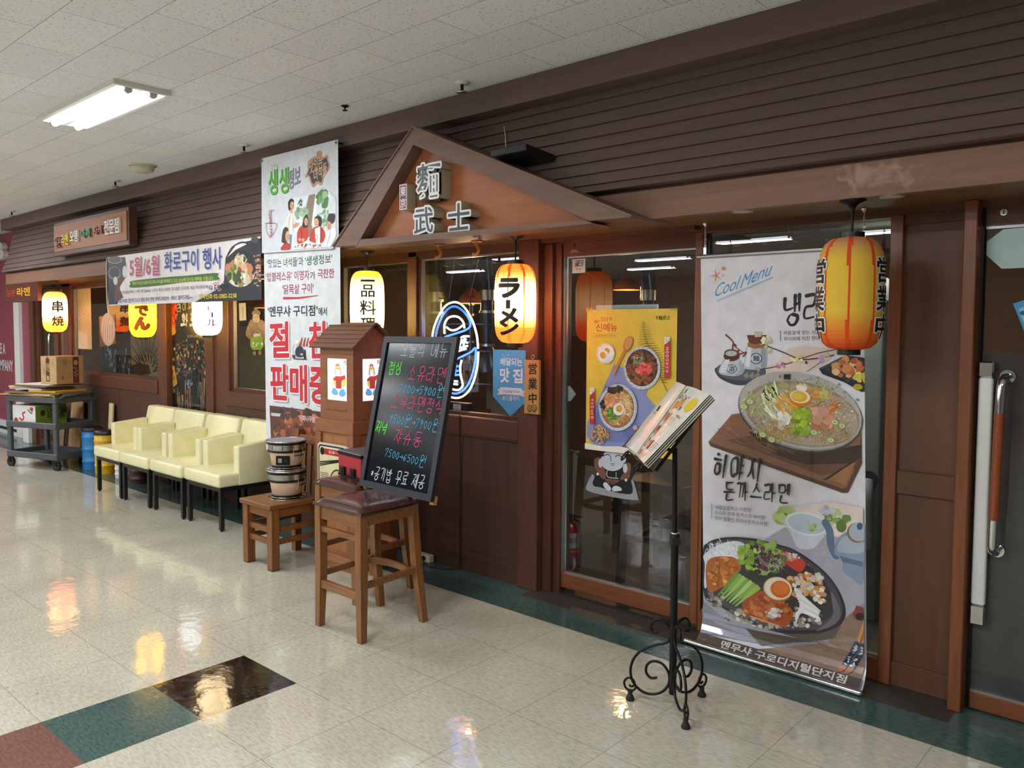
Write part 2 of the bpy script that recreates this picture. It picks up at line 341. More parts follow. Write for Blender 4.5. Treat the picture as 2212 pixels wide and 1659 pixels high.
    def build(s, name, parent=None, local=False, kind=None):
        me = bpy.data.meshes.new(name)
        if parent is not None:
            off = Vector((0, 0, 0)) if local else -Vector(parent_world(parent))
            loc = Vector((0, 0, 0))
        elif local:
            off = Vector((0, 0, 0)); loc = Vector((0, 0, 0))
        else:
            b = s.bounds(); loc = Vector(((b[0][0]+b[0][1])/2, (b[1][0]+b[1][1])/2, b[2][0])); off = -loc
        me.from_pydata([tuple(Vector(v)+off) for v in s.v], [], s.f)
        names = list(dict.fromkeys(s.m)); idx = {n: i for i, n in enumerate(names)}
        for n in names: me.materials.append(MATS[n])
        me.polygons.foreach_set('material_index', [idx[n] for n in s.m])
        me.polygons.foreach_set('use_smooth', s.s)
        if any(c is not None for c in s.c):
            at = me.color_attributes.new('ink', 'FLOAT_COLOR', 'CORNER'); data = []
            for p in me.polygons:
                c = s.c[p.index]; c = (1, 1, 1) if c is None else c
                data += list(c)+[1.0] if len(c) == 3 else list(c)
                for _ in range(p.loop_total-1): data += list(c)+[1.0]
            at.data.foreach_set('color', data)
        me.update()
        o = bpy.data.objects.new(name, me); COL.objects.link(o); o.location = loc
        if parent is not None: o.parent = parent
        if kind: o['kind'] = kind
        return o
def parent_world(o):
    p = Vector(o.location)
    while o.parent is not None:
        o = o.parent; p += Vector(o.location)
    return p
def structure(name, mb, local=True):
    return mb.build(name, None, local, 'structure')

# ------------------------------------------------------------------ lettering and printed sheets
_glyph = {}
def glyphs(text, bold=0.0, extrude=0.0):
    k = (text, bold, extrude)
    if k not in _glyph:
        cu = bpy.data.curves.new('lettering', 'FONT'); cu.body = text; cu.offset = bold*0.01; cu.extrude = extrude; cu.resolution_u = 3
        ob = bpy.data.objects.new('lettering', cu)
        me = bpy.data.meshes.new_from_object(ob)
        vs = [tuple(v.co) for v in me.vertices]; fs = [list(p.vertices) for p in me.polygons]
        bpy.data.objects.remove(ob); bpy.data.curves.remove(cu); bpy.data.meshes.remove(me)
        _glyph[k] = (vs, fs)
    return _glyph[k]
def fitted(text, bold=0.0, extrude=0.0):
    vs, fs = glyphs(text, bold, extrude)
    x0 = min(v[0] for v in vs); x1 = max(v[0] for v in vs); y0 = min(v[1] for v in vs); y1 = max(v[1] for v in vs)
    return [((v[0]-x0)/(x1-x0), (v[1]-y0)/(y1-y0), v[2]) for v in vs], fs
# handwriting: jamo as pen strokes in a unit box
def _circ(cx=.5, cy=.5, rx=.5, ry=.5, n=14): return [(cx+rx*math.sin(2*PI*i/n), cy+ry*math.cos(2*PI*i/n)) for i in range(n+1)]
JC = {'ㄱ': [[(0, 1), (1, 1), (.75, 0)]], 'ㄴ': [[(0, 1), (.02, .05), (1, .1)]], 'ㄷ': [[(0, 1), (1, 1)], [(.02, 1), (0, 0), (1, 0)]], 'ㄹ': [[(0, 1), (1, 1), (.9, .52), (.05, .48), (0, 0), (1, .02)]],
      'ㅁ': [[(0, 1), (.05, 0)], [(0, 1), (1, 1), (.95, 0), (.05, 0)]], 'ㅂ': [[(0, 1), (.05, 0), (.95, 0), (1, 1)], [(.03, .5), (.97, .5)]], 'ㅅ': [[(.55, 1), (.4, .45), (0, 0)], [(.45, .6), (1, 0)]], 'ㅇ': [_circ()],
      'ㅈ': [[(0, 1), (1, 1), (.5, .5), (0, 0)], [(.5, .5), (1, 0)]], 'ㅊ': [[(.3, 1.25), (.65, 1.2)], [(0, .9), (1, .9), (.5, .45), (0, 0)], [(.5, .45), (1, 0)]], 'ㅋ': [[(0, 1), (1, 1), (.75, 0)], [(.05, .5), (.9, .55)]], 'ㅌ': [[(0, 1), (1, 1)], [(.02, 1), (0, 0), (1, 0)], [(.03, .5), (.9, .5)]],
      'ㅍ': [[(0, 1), (1, 1)], [(.3, 1), (.3, 0)], [(.7, 1), (.7, 0)], [(0, 0), (1, 0)]], 'ㅎ': [[(.3, 1.1), (.7, 1.08)], [(0, .8), (1, .8)], _circ(.5, .28, .34, .3)]}
for a_, b_ in (('ㄲ', 'ㄱ'), ('ㄸ', 'ㄷ'), ('ㅃ', 'ㅂ'), ('ㅆ', 'ㅅ'), ('ㅉ', 'ㅈ')):
    JC[a_] = [[(x*.45, y) for x, y in s_] for s_ in JC[b_]]+[[(x*.45+.55, y) for x, y in s_] for s_ in JC[b_]]
CHO = 'ㄱㄲㄴㄷㄸㄹㅁㅂㅃㅅㅆㅇㅈㅉㅊㅋㅌㅍㅎ'
JUNG = 'ㅏㅐㅑㅒㅓㅔㅕㅖㅗㅘㅙㅚㅛㅜㅝㅞㅟㅠㅡㅢㅣ'
JONG = ['', 'ㄱ', 'ㄲ', 'ㄱㅅ', 'ㄴ', 'ㄴㅈ', 'ㄴㅎ', 'ㄷ', 'ㄹ', 'ㄹㄱ', 'ㄹㅁ', 'ㄹㅂ', 'ㄹㅅ', 'ㄹㅌ', 'ㄹㅍ', 'ㄹㅎ', 'ㅁ', 'ㅂ', 'ㅂㅅ', 'ㅅ', 'ㅆ', 'ㅇ', 'ㅈ', 'ㅊ', 'ㅋ', 'ㅌ', 'ㅍ', 'ㅎ']
VV = {'ㅏ': [[(.3, 1), (.3, 0)], [(.3, .5), (.9, .5)]], 'ㅐ': [[(.2, 1), (.2, 0)], [(.2, .5), (.7, .5)], [(.75, 1.05), (.75, -.05)]], 'ㅑ': [[(.3, 1), (.3, 0)], [(.3, .65), (.9, .65)], [(.3, .35), (.9, .35)]], 'ㅓ': [[(.7, 1), (.7, 0)], [(.05, .5), (.7, .5)]],
      'ㅔ': [[(.45, 1), (.45, 0)], [(0, .5), (.45, .5)], [(.85, 1.05), (.85, -.05)]], 'ㅕ': [[(.7, 1), (.7, 0)], [(.05, .65), (.7, .65)], [(.05, .35), (.7, .35)]], 'ㅖ': [[(.45, 1), (.45, 0)], [(0, .65), (.45, .65)], [(0, .35), (.45, .35)], [(.85, 1.05), (.85, -.05)]], 'ㅣ': [[(.5, 1), (.5, 0)]]}
HV = {'ㅗ': [[(0, .1), (1, .1)], [(.5, .9), (.5, .1)]], 'ㅛ': [[(0, .1), (1, .1)], [(.3, .9), (.3, .1)], [(.7, .9), (.7, .1)]], 'ㅜ': [[(0, .8), (1, .8)], [(.5, .8), (.45, -.2)]], 'ㅠ': [[(0, .8), (1, .8)], [(.33, .8), (.25, -.2)], [(.68, .8), (.68, -.2)]], 'ㅡ': [[(0, .5), (1, .5)]]}
COMP = {'ㅘ': 'ㅗㅏ', 'ㅙ': 'ㅗㅐ', 'ㅚ': 'ㅗㅣ', 'ㅝ': 'ㅜㅓ', 'ㅞ': 'ㅜㅔ', 'ㅟ': 'ㅜㅣ', 'ㅢ': 'ㅡㅣ'}
LAT = {'0': [_circ(.5, .45, .36, .45)], '5': [[(.9, 1), (.25, 1), (.2, .58), (.7, .55), (.75, .2), (.45, 0), (.1, .08)]], '6': [[(.7, 1), (.3, .6), (.15, .25), (.4, 0), (.75, .2), (.6, .45), (.2, .3)]], '7': [[(.05, .75), (.1, 1), (.85, 1), (.5, .4), (.35, -.05)]], '9': [[(.8, .8), (.45, 1), (.2, .75), (.45, .55), (.8, .85), (.6, .3), (.4, -.1)]],
       '→': [[(0, .45), (1, .45)], [(.65, .7), (1, .45), (.65, .2)]], '*': [[(.5, .9), (.5, .2)], [(.15, .75), (.85, .35)], [(.85, .75), (.15, .35)]], ' ': []}
def place(strokes, x0, y0, x1, y1): return [[(x0+(x1-x0)*x, y0+(y1-y0)*y) for x, y in s] for s in strokes]
def hand_strokes(ch):
    """strokes of one written character in a unit box"""
    if ch in LAT: return LAT[ch]
    k = ord(ch)-0xAC00
    if k < 0 or k > 11171: return []
    c, v, j = CHO[k//588], JUNG[(k % 588)//28], JONG[k % 28]
    b = .42 if j else 0.0
    out = []
    if v in VV:
        out += place(JC[c], .02, b+.12 if j else .15, .52, .95); out += place(VV[v], .56, b if j else 0, .98, 1)
    elif v in HV:
        out += place(JC[c], .2, .62 if j else .5, .8, 1); out += place(HV[v], .02, b if j else .05, .98, .6 if j else .45)
    else:
        h, w = COMP[v]
        out += place(JC[c], .12, .62 if j else .55, .58, 1); out += place(HV[h], .02, b if j else .12, .66, .58 if j else .5); out += place(VV[w], .66, b if j else 0, 1, 1)
    if j:
        if len(j) == 1: out += place(JC[j], .22, -.02, .82, .34)
        else:
            out += place(JC[j[0]], .12, -.02, .48, .34); out += place(JC[j[1]], .54, -.02, .9, .34)
    return out

class Sheet(MB):
    """flat (or gently bent) printed sheet: ops in sheet units, mapped to 3-D"""
    def __init__(s, mapf, mat='ink', step=6e-5, base=4e-4):
        super().__init__(); s.sub = None; s.clip = None; s.map = mapf; s.mat = mat; s.h = base; s.step = step; s.cut = None
    def poly(s, pts, col, lift=0.0, mat=None):
        col = hx(col)
        if s.clip:
            for ax, c, sg in ((0, s.clip[0], 1), (0, s.clip[1], -1), (1, s.clip[2], 1), (1, s.clip[3], -1)):
                if not pts or min((p[ax]-c)*sg for p in pts) >= 0: continue
                r = []
                for i in range(len(pts)):
                    a, b = pts[i], pts[(i+1) % len(pts)]; da, db = (a[ax]-c)*sg, (b[ax]-c)*sg
                    if da >= 0: r.append(a)
                    if da*db < 0:
                        t = da/(da-db); r.append((a[0]+(b[0]-a[0])*t, a[1]+(b[1]-a[1])*t))
                pts = r
            if len(pts) < 3: return
        for q in (s.split(pts) if s.cut else [pts]):
            if len(q) >= 3: s.add([s.map(u, v, s.h+lift) for u, v in q], [list(range(len(q)))], mat or s.mat, False, col)
    def split(s, pts):
        out = [pts]
        for c in s.cut:
            nx = []
            for q in out:
                ys = [v for _, v in q]
                if min(ys) >= c or max(ys) <= c: nx.append(q); continue
                for sg in (1, -1):
                    r = []
                    for i in range(len(q)):
                        a, b = q[i], q[(i+1) % len(q)]; da, db = (a[1]-c)*sg, (b[1]-c)*sg
                        if da >= 0: r.append(a)
                        if da*db < 0:
                            t = da/(da-db); r.append((a[0]+(b[0]-a[0])*t, a[1]+(b[1]-a[1])*t))
                    nx.append(r)
            out = nx
        return out
    def round_(s, q, m=5):
        k = len(q); out = []
        for i in range(k):
            p0, p1, p2, p3 = q[i-1], q[i], q[(i+1) % k], q[(i+2) % k]
            for j in range(m):
                t = j/m; out.append(tuple(.5*(2*p1[a]+(p2[a]-p0[a])*t+(2*p0[a]-5*p1[a]+4*p2[a]-p3[a])*t*t+(3*p1[a]-p0[a]-3*p2[a]+p3[a])*t**3) for a in (0, 1)))
        return out
    def rect(s, u0, u1, v0, v1, col, mat=None): s.poly([(u0, v0), (u1, v0), (u1, v1), (u0, v1)], col, 0, mat); s.h += s.step
    def ell(s, o, A, B, col, n=30, lift=0.0):
        s.poly([(o[0]+A[0]*math.cos(2*PI*i/n)+B[0]*math.sin(2*PI*i/n), o[1]+A[1]*math.cos(2*PI*i/n)+B[1]*math.sin(2*PI*i/n)) for i in range(n)], col, lift)
    def stroke(s, pts, w, col, taper=0, lift=0.0):
        k = len(pts)
        if k > 2 and taper != 2:
            pp = []
            for i in range(k-1):
                p0 = pts[max(0, i-1)]; p1 = pts[i]; p2 = pts[i+1]; p3 = pts[min(k-1, i+2)]
                for j in range(4):
                    t = j/4
                    pp.append(tuple(0.5*(2*p1[a]+(p2[a]-p0[a])*t+(2*p0[a]-5*p1[a]+4*p2[a]-p3[a])*t*t+(3*p1[a]-p0[a]-3*p2[a]+p3[a])*t**3) for a in (0, 1)))
            pp.append(pts[-1]); pts = pp; k = len(pts)
        L, R = [], []
        for i, p in enumerate(pts):
            a = pts[max(0, i-1)]; b = pts[min(k-1, i+1)]; dx, dy = b[0]-a[0], b[1]-a[1]; d = math.hypot(dx, dy) or 1
            t = i/(k-1) if k > 1 else 0
            ww = w/2*((1-0.75*t) if taper == 1 else (1.25-0.7*t if taper == 3 else 1))
            L.append((p[0]-dy/d*ww, p[1]+dx/d*ww)); R.append((p[0]+dy/d*ww, p[1]-dx/d*ww))
        for i in range(k-1): s.poly([R[i], R[i+1], L[i+1], L[i]], col, lift)
        if taper in (0, 3):
            s.ell(pts[0], (w*.5*(1.25 if taper == 3 else 1), 0), (0, w*.5*(1.25 if taper == 3 else 1)), col, 8, lift+1e-5)
            if taper == 0: s.ell(pts[-1], (w*.5, 0), (0, w*.5), col, 8, lift+1e-5)
    def text(s, txt, u0, v0, u1, v1, h, col, bold=0.0, shear=0.0):
        vs, fs = fitted(txt, min(bold, .7)); du, dv = u1-u0, v1-v0; col = hx(col)
        if s.sub:      # cut long triangles so that they follow a curved sheet
            L = s.sub/max(abs(du), 1e-6); nv, nf, st = [tuple(v) for v in vs], [], [tuple(f) for f in fs]
            while st:
                f = st.pop(); x = [nv[i][0] for i in f]
                if len(f) != 3 or max(x)-min(x) < L: nf.append(f); continue
                e = max(range(3), key=lambda i: abs(x[i]-x[(i+1) % 3])); a, b, c = f[e], f[(e+1) % 3], f[(e+2) % 3]
                nv.append(tuple((p+q)/2 for p, q in zip(nv[a], nv[b]))); m = len(nv)-1; st += [(a, m, c), (m, b, c)]
            vs, fs = nv, nf
        rim = max(0, bold-.7)*.0105*h; sh = [(0, 0)]+([(rim*math.cos(a), rim*math.sin(a)) for a in [2*PI*i/10 for i in range(10)]] if rim > 0 else [])
        for i, (ox, oy) in enumerate(sh):
            s.add([s.map(u0+du*x+shear*h*y+ox, v0+dv*x+h*y+oy, s.h+i*1e-5) for x, y, z in vs], fs, s.mat, False, col)
        s.h += s.step+len(sh)*1e-5
    def hand(s, txt, u0, v0, u1, v1, h, col, w, brush=False, jit=0.05, shear=0.12):
        n = len(txt); wd = sum(.55 if c in LAT else 1 for c in txt); x = 0.0; L = math.hypot(u1-u0, v1-v0)
        ex, ey = (u1-u0)/L, (v1-v0)/L; adv = L/(wd-.12)
        for c in txt:
            cw = adv*(.55 if c in LAT else 1); hh = h*(.62 if c in '0567 9→*' else 1); off = h*.12 if hh != h else 0
            for st in hand_strokes(c):
                q = []
                for a, b in st:
                    a2 = x+cw*(.06+.82*a)+random.uniform(-jit, jit)*cw*.5+shear*hh*b; b2 = off+hh*b+random.uniform(-jit, jit)*h*.5
                    q.append((u0+ex*a2-ey*b2, v0+ey*a2+ex*b2))
                s.stroke(q, w, col, 3 if brush else 0)
                s.h += 6e-6
            x += cw
        s.h += s.step
    def ops(s, ops, k=0.0005, hw=None):
        """ops are stored in half-millimetres"""
        rnd = random.Random(11)
        P = lambda q: (q[0]*k, q[1]*k)
        for o in ops:
            t = o[0]
            if t == 'R': s.poly([P(q) for q in o[2]], o[1])
            elif t == 'C': s.poly(s.round_([P(q) for q in o[2]]), o[1])
            elif t == 'E': a = [x*k for x in o[2]]; s.ell(a[0:2], a[2:4], a[4:6], o[1])
            elif t == 'S': s.stroke([P(q) for q in o[3]], o[2]*k, o[1], o[4])
            elif t == 'T': b = [x*k for x in o[3]]; s.text(o[2], *b, o[1], o[4], o[5])
            elif t == 'H': b = [x*k for x in o[3]]; s.hand(o[2], *b, o[1], o[4]*b[4]*.055, True, .06)
            elif t in 'NB':
                a = [x*k for x in o[2]]
                for i in range(o[3]):
                    r, th = math.sqrt(rnd.random()), rnd.random()*2*PI; x, y = r*math.cos(th), r*math.sin(th)
                    c = (a[0]+a[2]*x+a[4]*y, a[1]+a[3]*x+a[5]*y); g = rnd.uniform(.72, 1.25); col = tuple(min(1, x*g) for x in hx(rnd.choice(o[1]))); lf = i*1.5e-6
                    if t == 'N':
                        an = math.radians(-o[6]+rnd.uniform(-o[7], o[7])); l = o[4]*k*rnd.uniform(.6, 1.1)/2; cv = rnd.uniform(-.35, .35)*l*(1 if o[7] > 30 else .3)
                        dx, dy = math.cos(an), math.sin(an)
                        s.stroke([(c[0]-dx*l, c[1]-dy*l), (c[0]-dy*cv, c[1]+dx*cv), (c[0]+dx*l, c[1]+dy*l)], o[5]*k, col, 1, lf)
                    else:
                        R = rnd.uniform(o[4], o[5])*k; q = []
                        m = 10 if R > .008 else 7; ph = rnd.random()*6
                        for j in range(m): rr = R*rnd.uniform(.8, 1.08); q.append((c[0]+rr*math.cos(2*PI*j/m+ph), c[1]+rr*.85*math.sin(2*PI*j/m+ph)))
                        s.poly(q, col, lf)
            s.h += s.step+(o[3]*1.5e-6 if t in 'NB' else 0)

# old pale paint smears on the fascia board near the right-hand lantern
nt = MATS['fascia_wood'].node_tree; b = nt.nodes['Principled BSDF']; src = b.inputs['Base Color'].links[0].from_socket
tc = N(nt, 'ShaderNodeTexCoord'); mp = N(nt, 'ShaderNodeMapping'); mp.inputs['Location'].default_value = (-1.50, 0, -2.20); mp.inputs['Scale'].default_value = (1, 1, 1); mp.vector_type = 'POINT'
nt.links.new(tc.outputs['Object'], mp.inputs[0])
ln = N(nt, 'ShaderNodeVectorMath', operation='MULTIPLY'); ln.inputs[1].default_value = (4.5, 0, 13); nt.links.new(mp.outputs[0], ln.inputs[0])
le = N(nt, 'ShaderNodeVectorMath', operation='LENGTH'); nt.links.new(ln.outputs[0], le.inputs[0])
nz = N(nt, 'ShaderNodeTexNoise'); nz.inputs['Scale'].default_value = 16; nz.inputs['Detail'].default_value = 5; nz.inputs['Distortion'].default_value = 1.2; nt.links.new(tc.outputs['Object'], nz.inputs['Vector'])
sb = N(nt, 'ShaderNodeMath', operation='MULTIPLY_ADD'); sb.inputs[1].default_value = -.32; nt.links.new(le.outputs['Value'], sb.inputs[0]); nt.links.new(nz.outputs['Fac'], sb.inputs[2])
r = N(nt, 'ShaderNodeValToRGB'); r.color_ramp.elements[0].position = .28; r.color_ramp.elements[1].position = .5; r.color_ramp.elements[1].color = (.45, .45, .45, 1); nt.links.new(sb.outputs[0], r.inputs[0])
m = N(nt, 'ShaderNodeMixRGB'); m.inputs[2].default_value = hx('#c0a598')+(1,); nt.links.new(r.outputs[0], m.inputs[0]); nt.links.new(src, m.inputs[1]); nt.links.new(m.outputs[0], b.inputs['Base Color'])

# ================================================================== the setting
def quad(mb, x0, x1, y0, y1, z, mat): mb.add([(x0, y0, z), (x1, y0, z), (x1, y1, z), (x0, y1, z)], [(0, 1, 2, 3)], mat)
XL, XR = -9.3, 3.3          # the shop front's ends
b = MB()
for x0, x1, y0, y1 in ((-16, -.9, -14, 0), (-.45, 9, -14, 0), (-.9, -.45, -14, -2.7), (-.9, -.45, -1.35, 0)): quad(b, x0, x1, y0, y1, 0, 'tile_cream')
quad(b, -.9, -.45, -1.8, -1.35, 0, 'tile_black'); quad(b, -.9, -.45, -2.25, -1.8, 0, 'tile_green'); quad(b, -.9, -.45, -2.7, -2.25, 0, 'tile_brown')
quad(b, -16, 9, 0, .236, 0, 'tile_green'); quad(b, -16, -.5, .236, .52, 0, 'tile_green'); quad(b, 1.8, 9, .236, .52, 0, 'tile_green')
quad(b, -.5, 1.8, .236, .52, 0, 'tile_entrance'); quad(b, -16, 9, .52, 6, 0, 'tile_inside')
structure('floor', b)
b = MB(); b.add([(-16, -14, CEIL), (-16, .6, CEIL), (9, .6, CEIL), (9, -14, CEIL)], [(0, 1, 2, 3)], 'ceiling_tile'); structure('ceiling', b)
# the far side of the hall, behind the camera
structure('wall_hall', MB().box(-16, 9, -14.1, -14, 0, CEIL, 'hall_wall'))
structure('wall_right', MB().box(9, 9.1, -14, 6, 0, CEIL, 'hall_wall'))
structure('wall_left', MB().box(-16.1, -16, -14, 6, 0, CEIL, 'hall_wall'))
# neighbouring shop front, maroon with white skirting
b = MB(); b.box(-16, -9.42, .52, .62, .19, CEIL, 'maroon_wall'); structure('wall_neighbour', b)
structure('baseboard_neighbour', MB().box(-16, -9.42, .49, .53, .1, .19, 'white_paint').box(-16, -9.42, .505, .53, .05, .1, 'black_plastic').box(-16, -9.42, .49, .53, 0, .05, 'white_paint'))
_tn = [0]
def trim(mb):
    _tn[0] += 1; return structure('trim_%d' % _tn[0], mb)
trim(MB().box(-10.28, -10.08, .47, .55, 0, 1.93, 'white_paint', .004))
# inside of the shop
structure('wall_inner_back', MB().box(-9.4, 3.4, 4.6, 4.7, 0, 2.7, 'inside_wall'))
structure('wall_inner_left', MB().box(-9.44, -9.36, .5, 4.6, 0, 2.7, 'inside_wall'))
structure('wall_inner_right', MB().box(3.3, 3.4, .5, 4.6, 0, 2.7, 'inside_wall'))
structure('ceiling_inner', MB().box(-9.4, 3.4, .62, 4.7, 2.62, 2.7, 'inside_ceiling'))
structure('wall_inner_olive', MB().box(-9.3, -4.46, 3.3, 3.4, 0, 1.6, 'inside_olive'))
structure('wall_inner_partition', MB().box(-4.45, -4.35, 1.6, 4.6, 0, 2.6, 'inside_yellow'))
# ---- crown, lap siding, fascia and soffit over the shop front
trim(MB().box(-9.08, XR, 0.0, .5, 2.812, CEIL-.001, 'brown_siding'))
zs = [2.272, 2.312, 2.372, 2.438, 2.505, 2.572, 2.638, 2.704, 2.768, 2.83]
cy = lambda z: .125-.15*(max(0, 2.83-z)/.555)**1.5
prof = []
for i in range(len(zs)-1):
    prof += [(cy(zs[i])-.012, zs[i]+.003), (cy(zs[i+1])-.002, zs[i+1]), (cy(zs[i+1])+.004, zs[i+1]+.002)]
prof = [(.5, zs[0]+.003)]+prof+[(.5, 2.83)]
b = MB(); b.prism(prof, lambda a, c: (-9.0, a, c), lambda a, c: (XR, a, c), 'brown_siding'); trim(b)
b = MB(); b.box(-9.0, XR, .018, .07, 2.12, 2.258, 'fascia_wood'); b.box(-9.0, XR, .035, .07, 2.258, 2.28, 'brown_trim_x'); trim(b)
trim(MB().box(-9.0, XR, .07, .5, 2.12, 2.16, 'soffit_wood'))
trim(MB().box(-9.3, XR, .5, .62, 2.1, CEIL, 'inside_ceiling'))
# header beams above the openings
trim(MB().box(-9.3, -.46, .40, .5, 2.085, 2.12, 'brown_trim_x')); trim(MB().box(-.46, XR, .42, .5, 2.092, 2.12, 'brown_trim_x').box(-.46, .55, .36, .42, 2.098, 2.12, 'brown_trim_x'))
# ---- posts
def post(x0, x1, y0, z0=0, z1=2.12, m='brown_trim', y1=.52): return trim(MB().box(x0, x1, y0, y1, z0, z1, m, .004))
for x0, x1, y0 in ((-9.42, -9.27, .40), (-8.52, -8.38, .40), (-8.2, -7.95, .40), (-5.55, -5.36, .38), (-4.56, -4.42, .38), (-4.42, -4.17, .40), (-2.72, -2.5, .38), (-1.692, -1.605, .40), (-.615, -.46, .34)): post(x0, x1, y0)
post(1.765, 1.815, .36, 0, 2.12, 'door_wood')
# ---- lower wall panels and sills
def panelling(x0, x1, top, div, yp=.37):
    b = MB(); b.box(x0, x1, yp, .5, 0, top-.1, 'brown_panel')
    b.box(x0, x1, yp-.012, yp, top-.13, top, 'brown_trim_x', .003)
    for x in div: b.box(x-.004, x+.004, yp-.003, yp, 0, top-.13, 'brown_trim')
    for z in (.156, .26): b.box(x0, x1, yp-.004, yp+.002, z-.004, z+.004, 'brown_trim_x')
    return b
structure('wall_front', panelling(-1.605, -.615, 1.02, (-1.13,), .355).box(-1.605, -.615, .34, .5, .9, 1.018, 'brown_trim_x', .004))
structure('wall_front_left', panelling(-7.95, -5.55, 1.035, (-6.5,), .38).box(-7.95, -5.55, .37, .5, .905, 1.035, 'brown_trim_x', .004))
structure('wall_front_middle', panelling(-4.17, -2.72, 1.01, (-3.5,), .38).box(-4.17, -2.72, .37, .5, .885, 1.01, 'brown_trim_x', .004))
structure('wall_front_behind', panelling(-2.5, -1.692, 1.02, (), .38).box(-2.5, -1.692, .37, .5, .9, 1.018, 'brown_trim_x', .004))
structure('wall_front_poster', MB().box(-5.36, -4.56, .44, .5, 0, 2.1, 'brown_panel'))
# panel between the window and the right-hand door
b = MB(); b.box(1.515, 1.765, .465, .5, 0, 2.1, 'panel_warm')
for z0, z1 in ((0, .107), (.868, .972), (2.05, 2.1)): b.box(1.515, 1.765, .45, .466, z0, z1, 'panel_warm', .003)
structure('wall_front_right', b)
# ---- windows
def window(n, x0, x1, z0, z1, y=.45, fw=.03, m='brown_trim', pm='pane'):
    w = thing('window_%d' % n, None, None, ((x0+x1)/2, y, z0)); w['kind'] = 'structure'
    f = MB()
    for a0, a1, c0, c1 in ((x0, x0+fw, z0, z1), (x1-fw, x1, z0, z1), (x0+fw, x1-fw, z0, z0+fw), (x0+fw, x1-fw, z1-fw, z1)): f.box(a0, a1, y-.02, y+.03, c0, c1, m)
    f.box(x0+fw, x0+fw+.008, y-.014, y+.02, z0+fw, z1-fw, 'alu'); f.box(x0+fw, x1-fw, y-.014, y+.02, z1-fw-.01, z1-fw, 'alu')
    f.build('frame', w)
    MB().add([(x0+fw, y+.005, z0+fw), (x1-fw, y+.005, z0+fw), (x1-fw, y+.005, z1-fw), (x0+fw, y+.005, z1-fw)], [(0, 1, 2, 3)], pm).build('pane', w)
    return w
window(1, -7.95, -5.55, 1.035, 2.086, .45); window(2, -4.17, -2.72, 1.01, 2.086, .45); window(3, -2.5, -1.692, 1.018, 2.086, .44); window(4, -1.605, -.615, 1.018, 2.086, .44, .02)
window(5, -8.38, -8.2, .1, 2.086, .45, .02)
# shop window behind the hanging poster: door-coloured frame
w = thing('window_6', None, None, (1.02, .47, 0)); w['kind'] = 'structure'
f = MB().box(1.462, 1.515, .44, .5, 0, 2.1, 'door_wood', .003).box(.557, 1.462, .445, .5, 0, .107, 'door_wood_x', .003).box(.557, 1.462, .445, .5, 2.085, 2.1, 'door_wood_x')
f.box(.557, .575, .445, .5, .107, 2.085, 'door_wood').box(.575, 1.462, .455, .475, .107, .117, 'alu').box(.575, .587, .455, .475, .117, 2.085, 'black_plastic')
f.build('frame', w)
MB().add([(.575, .472, .107), (1.462, .472, .107), (1.462, .472, 2.085), (.575, .472, 2.085)], [(0, 1, 2, 3)], 'door_pane').build('pane', w)
# ---- doors
d = thing('door_1', None, None, (.05, .47, 0)); d['kind'] = 'structure'
f = MB().box(-.46, -.40, .40, .5, 0, 2.092, 'brown_trim').box(-.40, -.355, .43, .5, 0, 2.092, 'brown_trim')
f.box(-.355, .513, .445, .49, .03, .122, 'door_wood_x', .003).box(-.355, .513, .445, .49, 2.015, 2.092, 'brown_trim_x').box(.513, .557, .44, .49, .03, 2.092, 'door_wood', .003)
f.box(-.355, -.343, .448, .49, .122, 2.015, 'alu').box(-.343, -.325, .458, .49, .122, 2.015, 'steel').box(-.325, .513, .452, .47, 2.006, 2.015, 'alu').box(-.325, .513, .452, .47, .122, .13, 'alu')
f.build('frame', d)
MB().add([(-.325, .47, .13), (.513, .47, .13), (.513, .47, 2.006), (-.325, .47, 2.006)], [(0, 1, 2, 3)], 'door_pane').build('pane', d)
d = thing('door_2', None, None, (2.4, .45, 0)); d['kind'] = 'structure'
f = MB().box(1.815, 1.824, .44, .5, 0, 2.1, 'black_plastic').box(1.83, 2.8, .43, .48, .005, .077, 'door_wood_x', .003).box(1.83, 2.8, .43, .48, 2.016, 2.095, 'brown_trim_x').box(2.8, 2.9, .43, .48, .005, 2.095, 'door_wood').box(1.83, 2.8, .438, .452, .077, .084, 'alu').box(1.83, 2.8, .438, .452, 2.004, 2.016, 'alu')
f.build('frame', d)
MB().add([(1.83, .45, 1.5), (2.8, .45, 1.5), (2.8, .45, 2.01), (1.83, .45, 2.01)], [(0, 1, 2, 3)], 'door_pane').build('pane', d)
MB().add([(1.83, .45, .08), (2.8, .45, .08), (2.8, .45, 1.5), (1.83, .45, 1.5)], [(0, 1, 2, 3)], 'dark_film').build('tinted_pane', d)
h = MB().box(1.828, 1.88, .405, .436, .455, 1.40, 'white_plastic', .01); hb = h.build('edge_pull', d)
MB().box(1.826, 1.882, .402, .437, 1.40, 1.466, 'chrome', .006).box(1.826, 1.882, .402, .437, .371, .455, 'chrome', .006).build('pull_cap', hb)
hh = MB().tube([(1.925, .45, 1.405), (1.925, .40, 1.405), (1.922, .375, 1.395), (1.918, .368, 1.37), (1.914, .368, 1.26)], .017, 'chrome', 14).tube([(1.908, .368, .83), (1.906, .368, .72), (1.907, .375, .70), (1.91, .40, .69), (1.91, .45, .69)], .017, 'chrome', 14)
hh.cyl((1.925, .436, 1.405), (1.925, .449, 1.405), .028, 'chrome').cyl((1.91, .436, .69), (1.91, .449, .69), .028, 'chrome')
ho = hh.build('handle', d); MB().cyl((1.914, .368, 1.262), (1.908, .368, .828), .0185, 'grip_wood').build('grip', ho)
d = thing('door_3', None, None, (-8.9, .47, 0)); d['kind'] = 'structure'
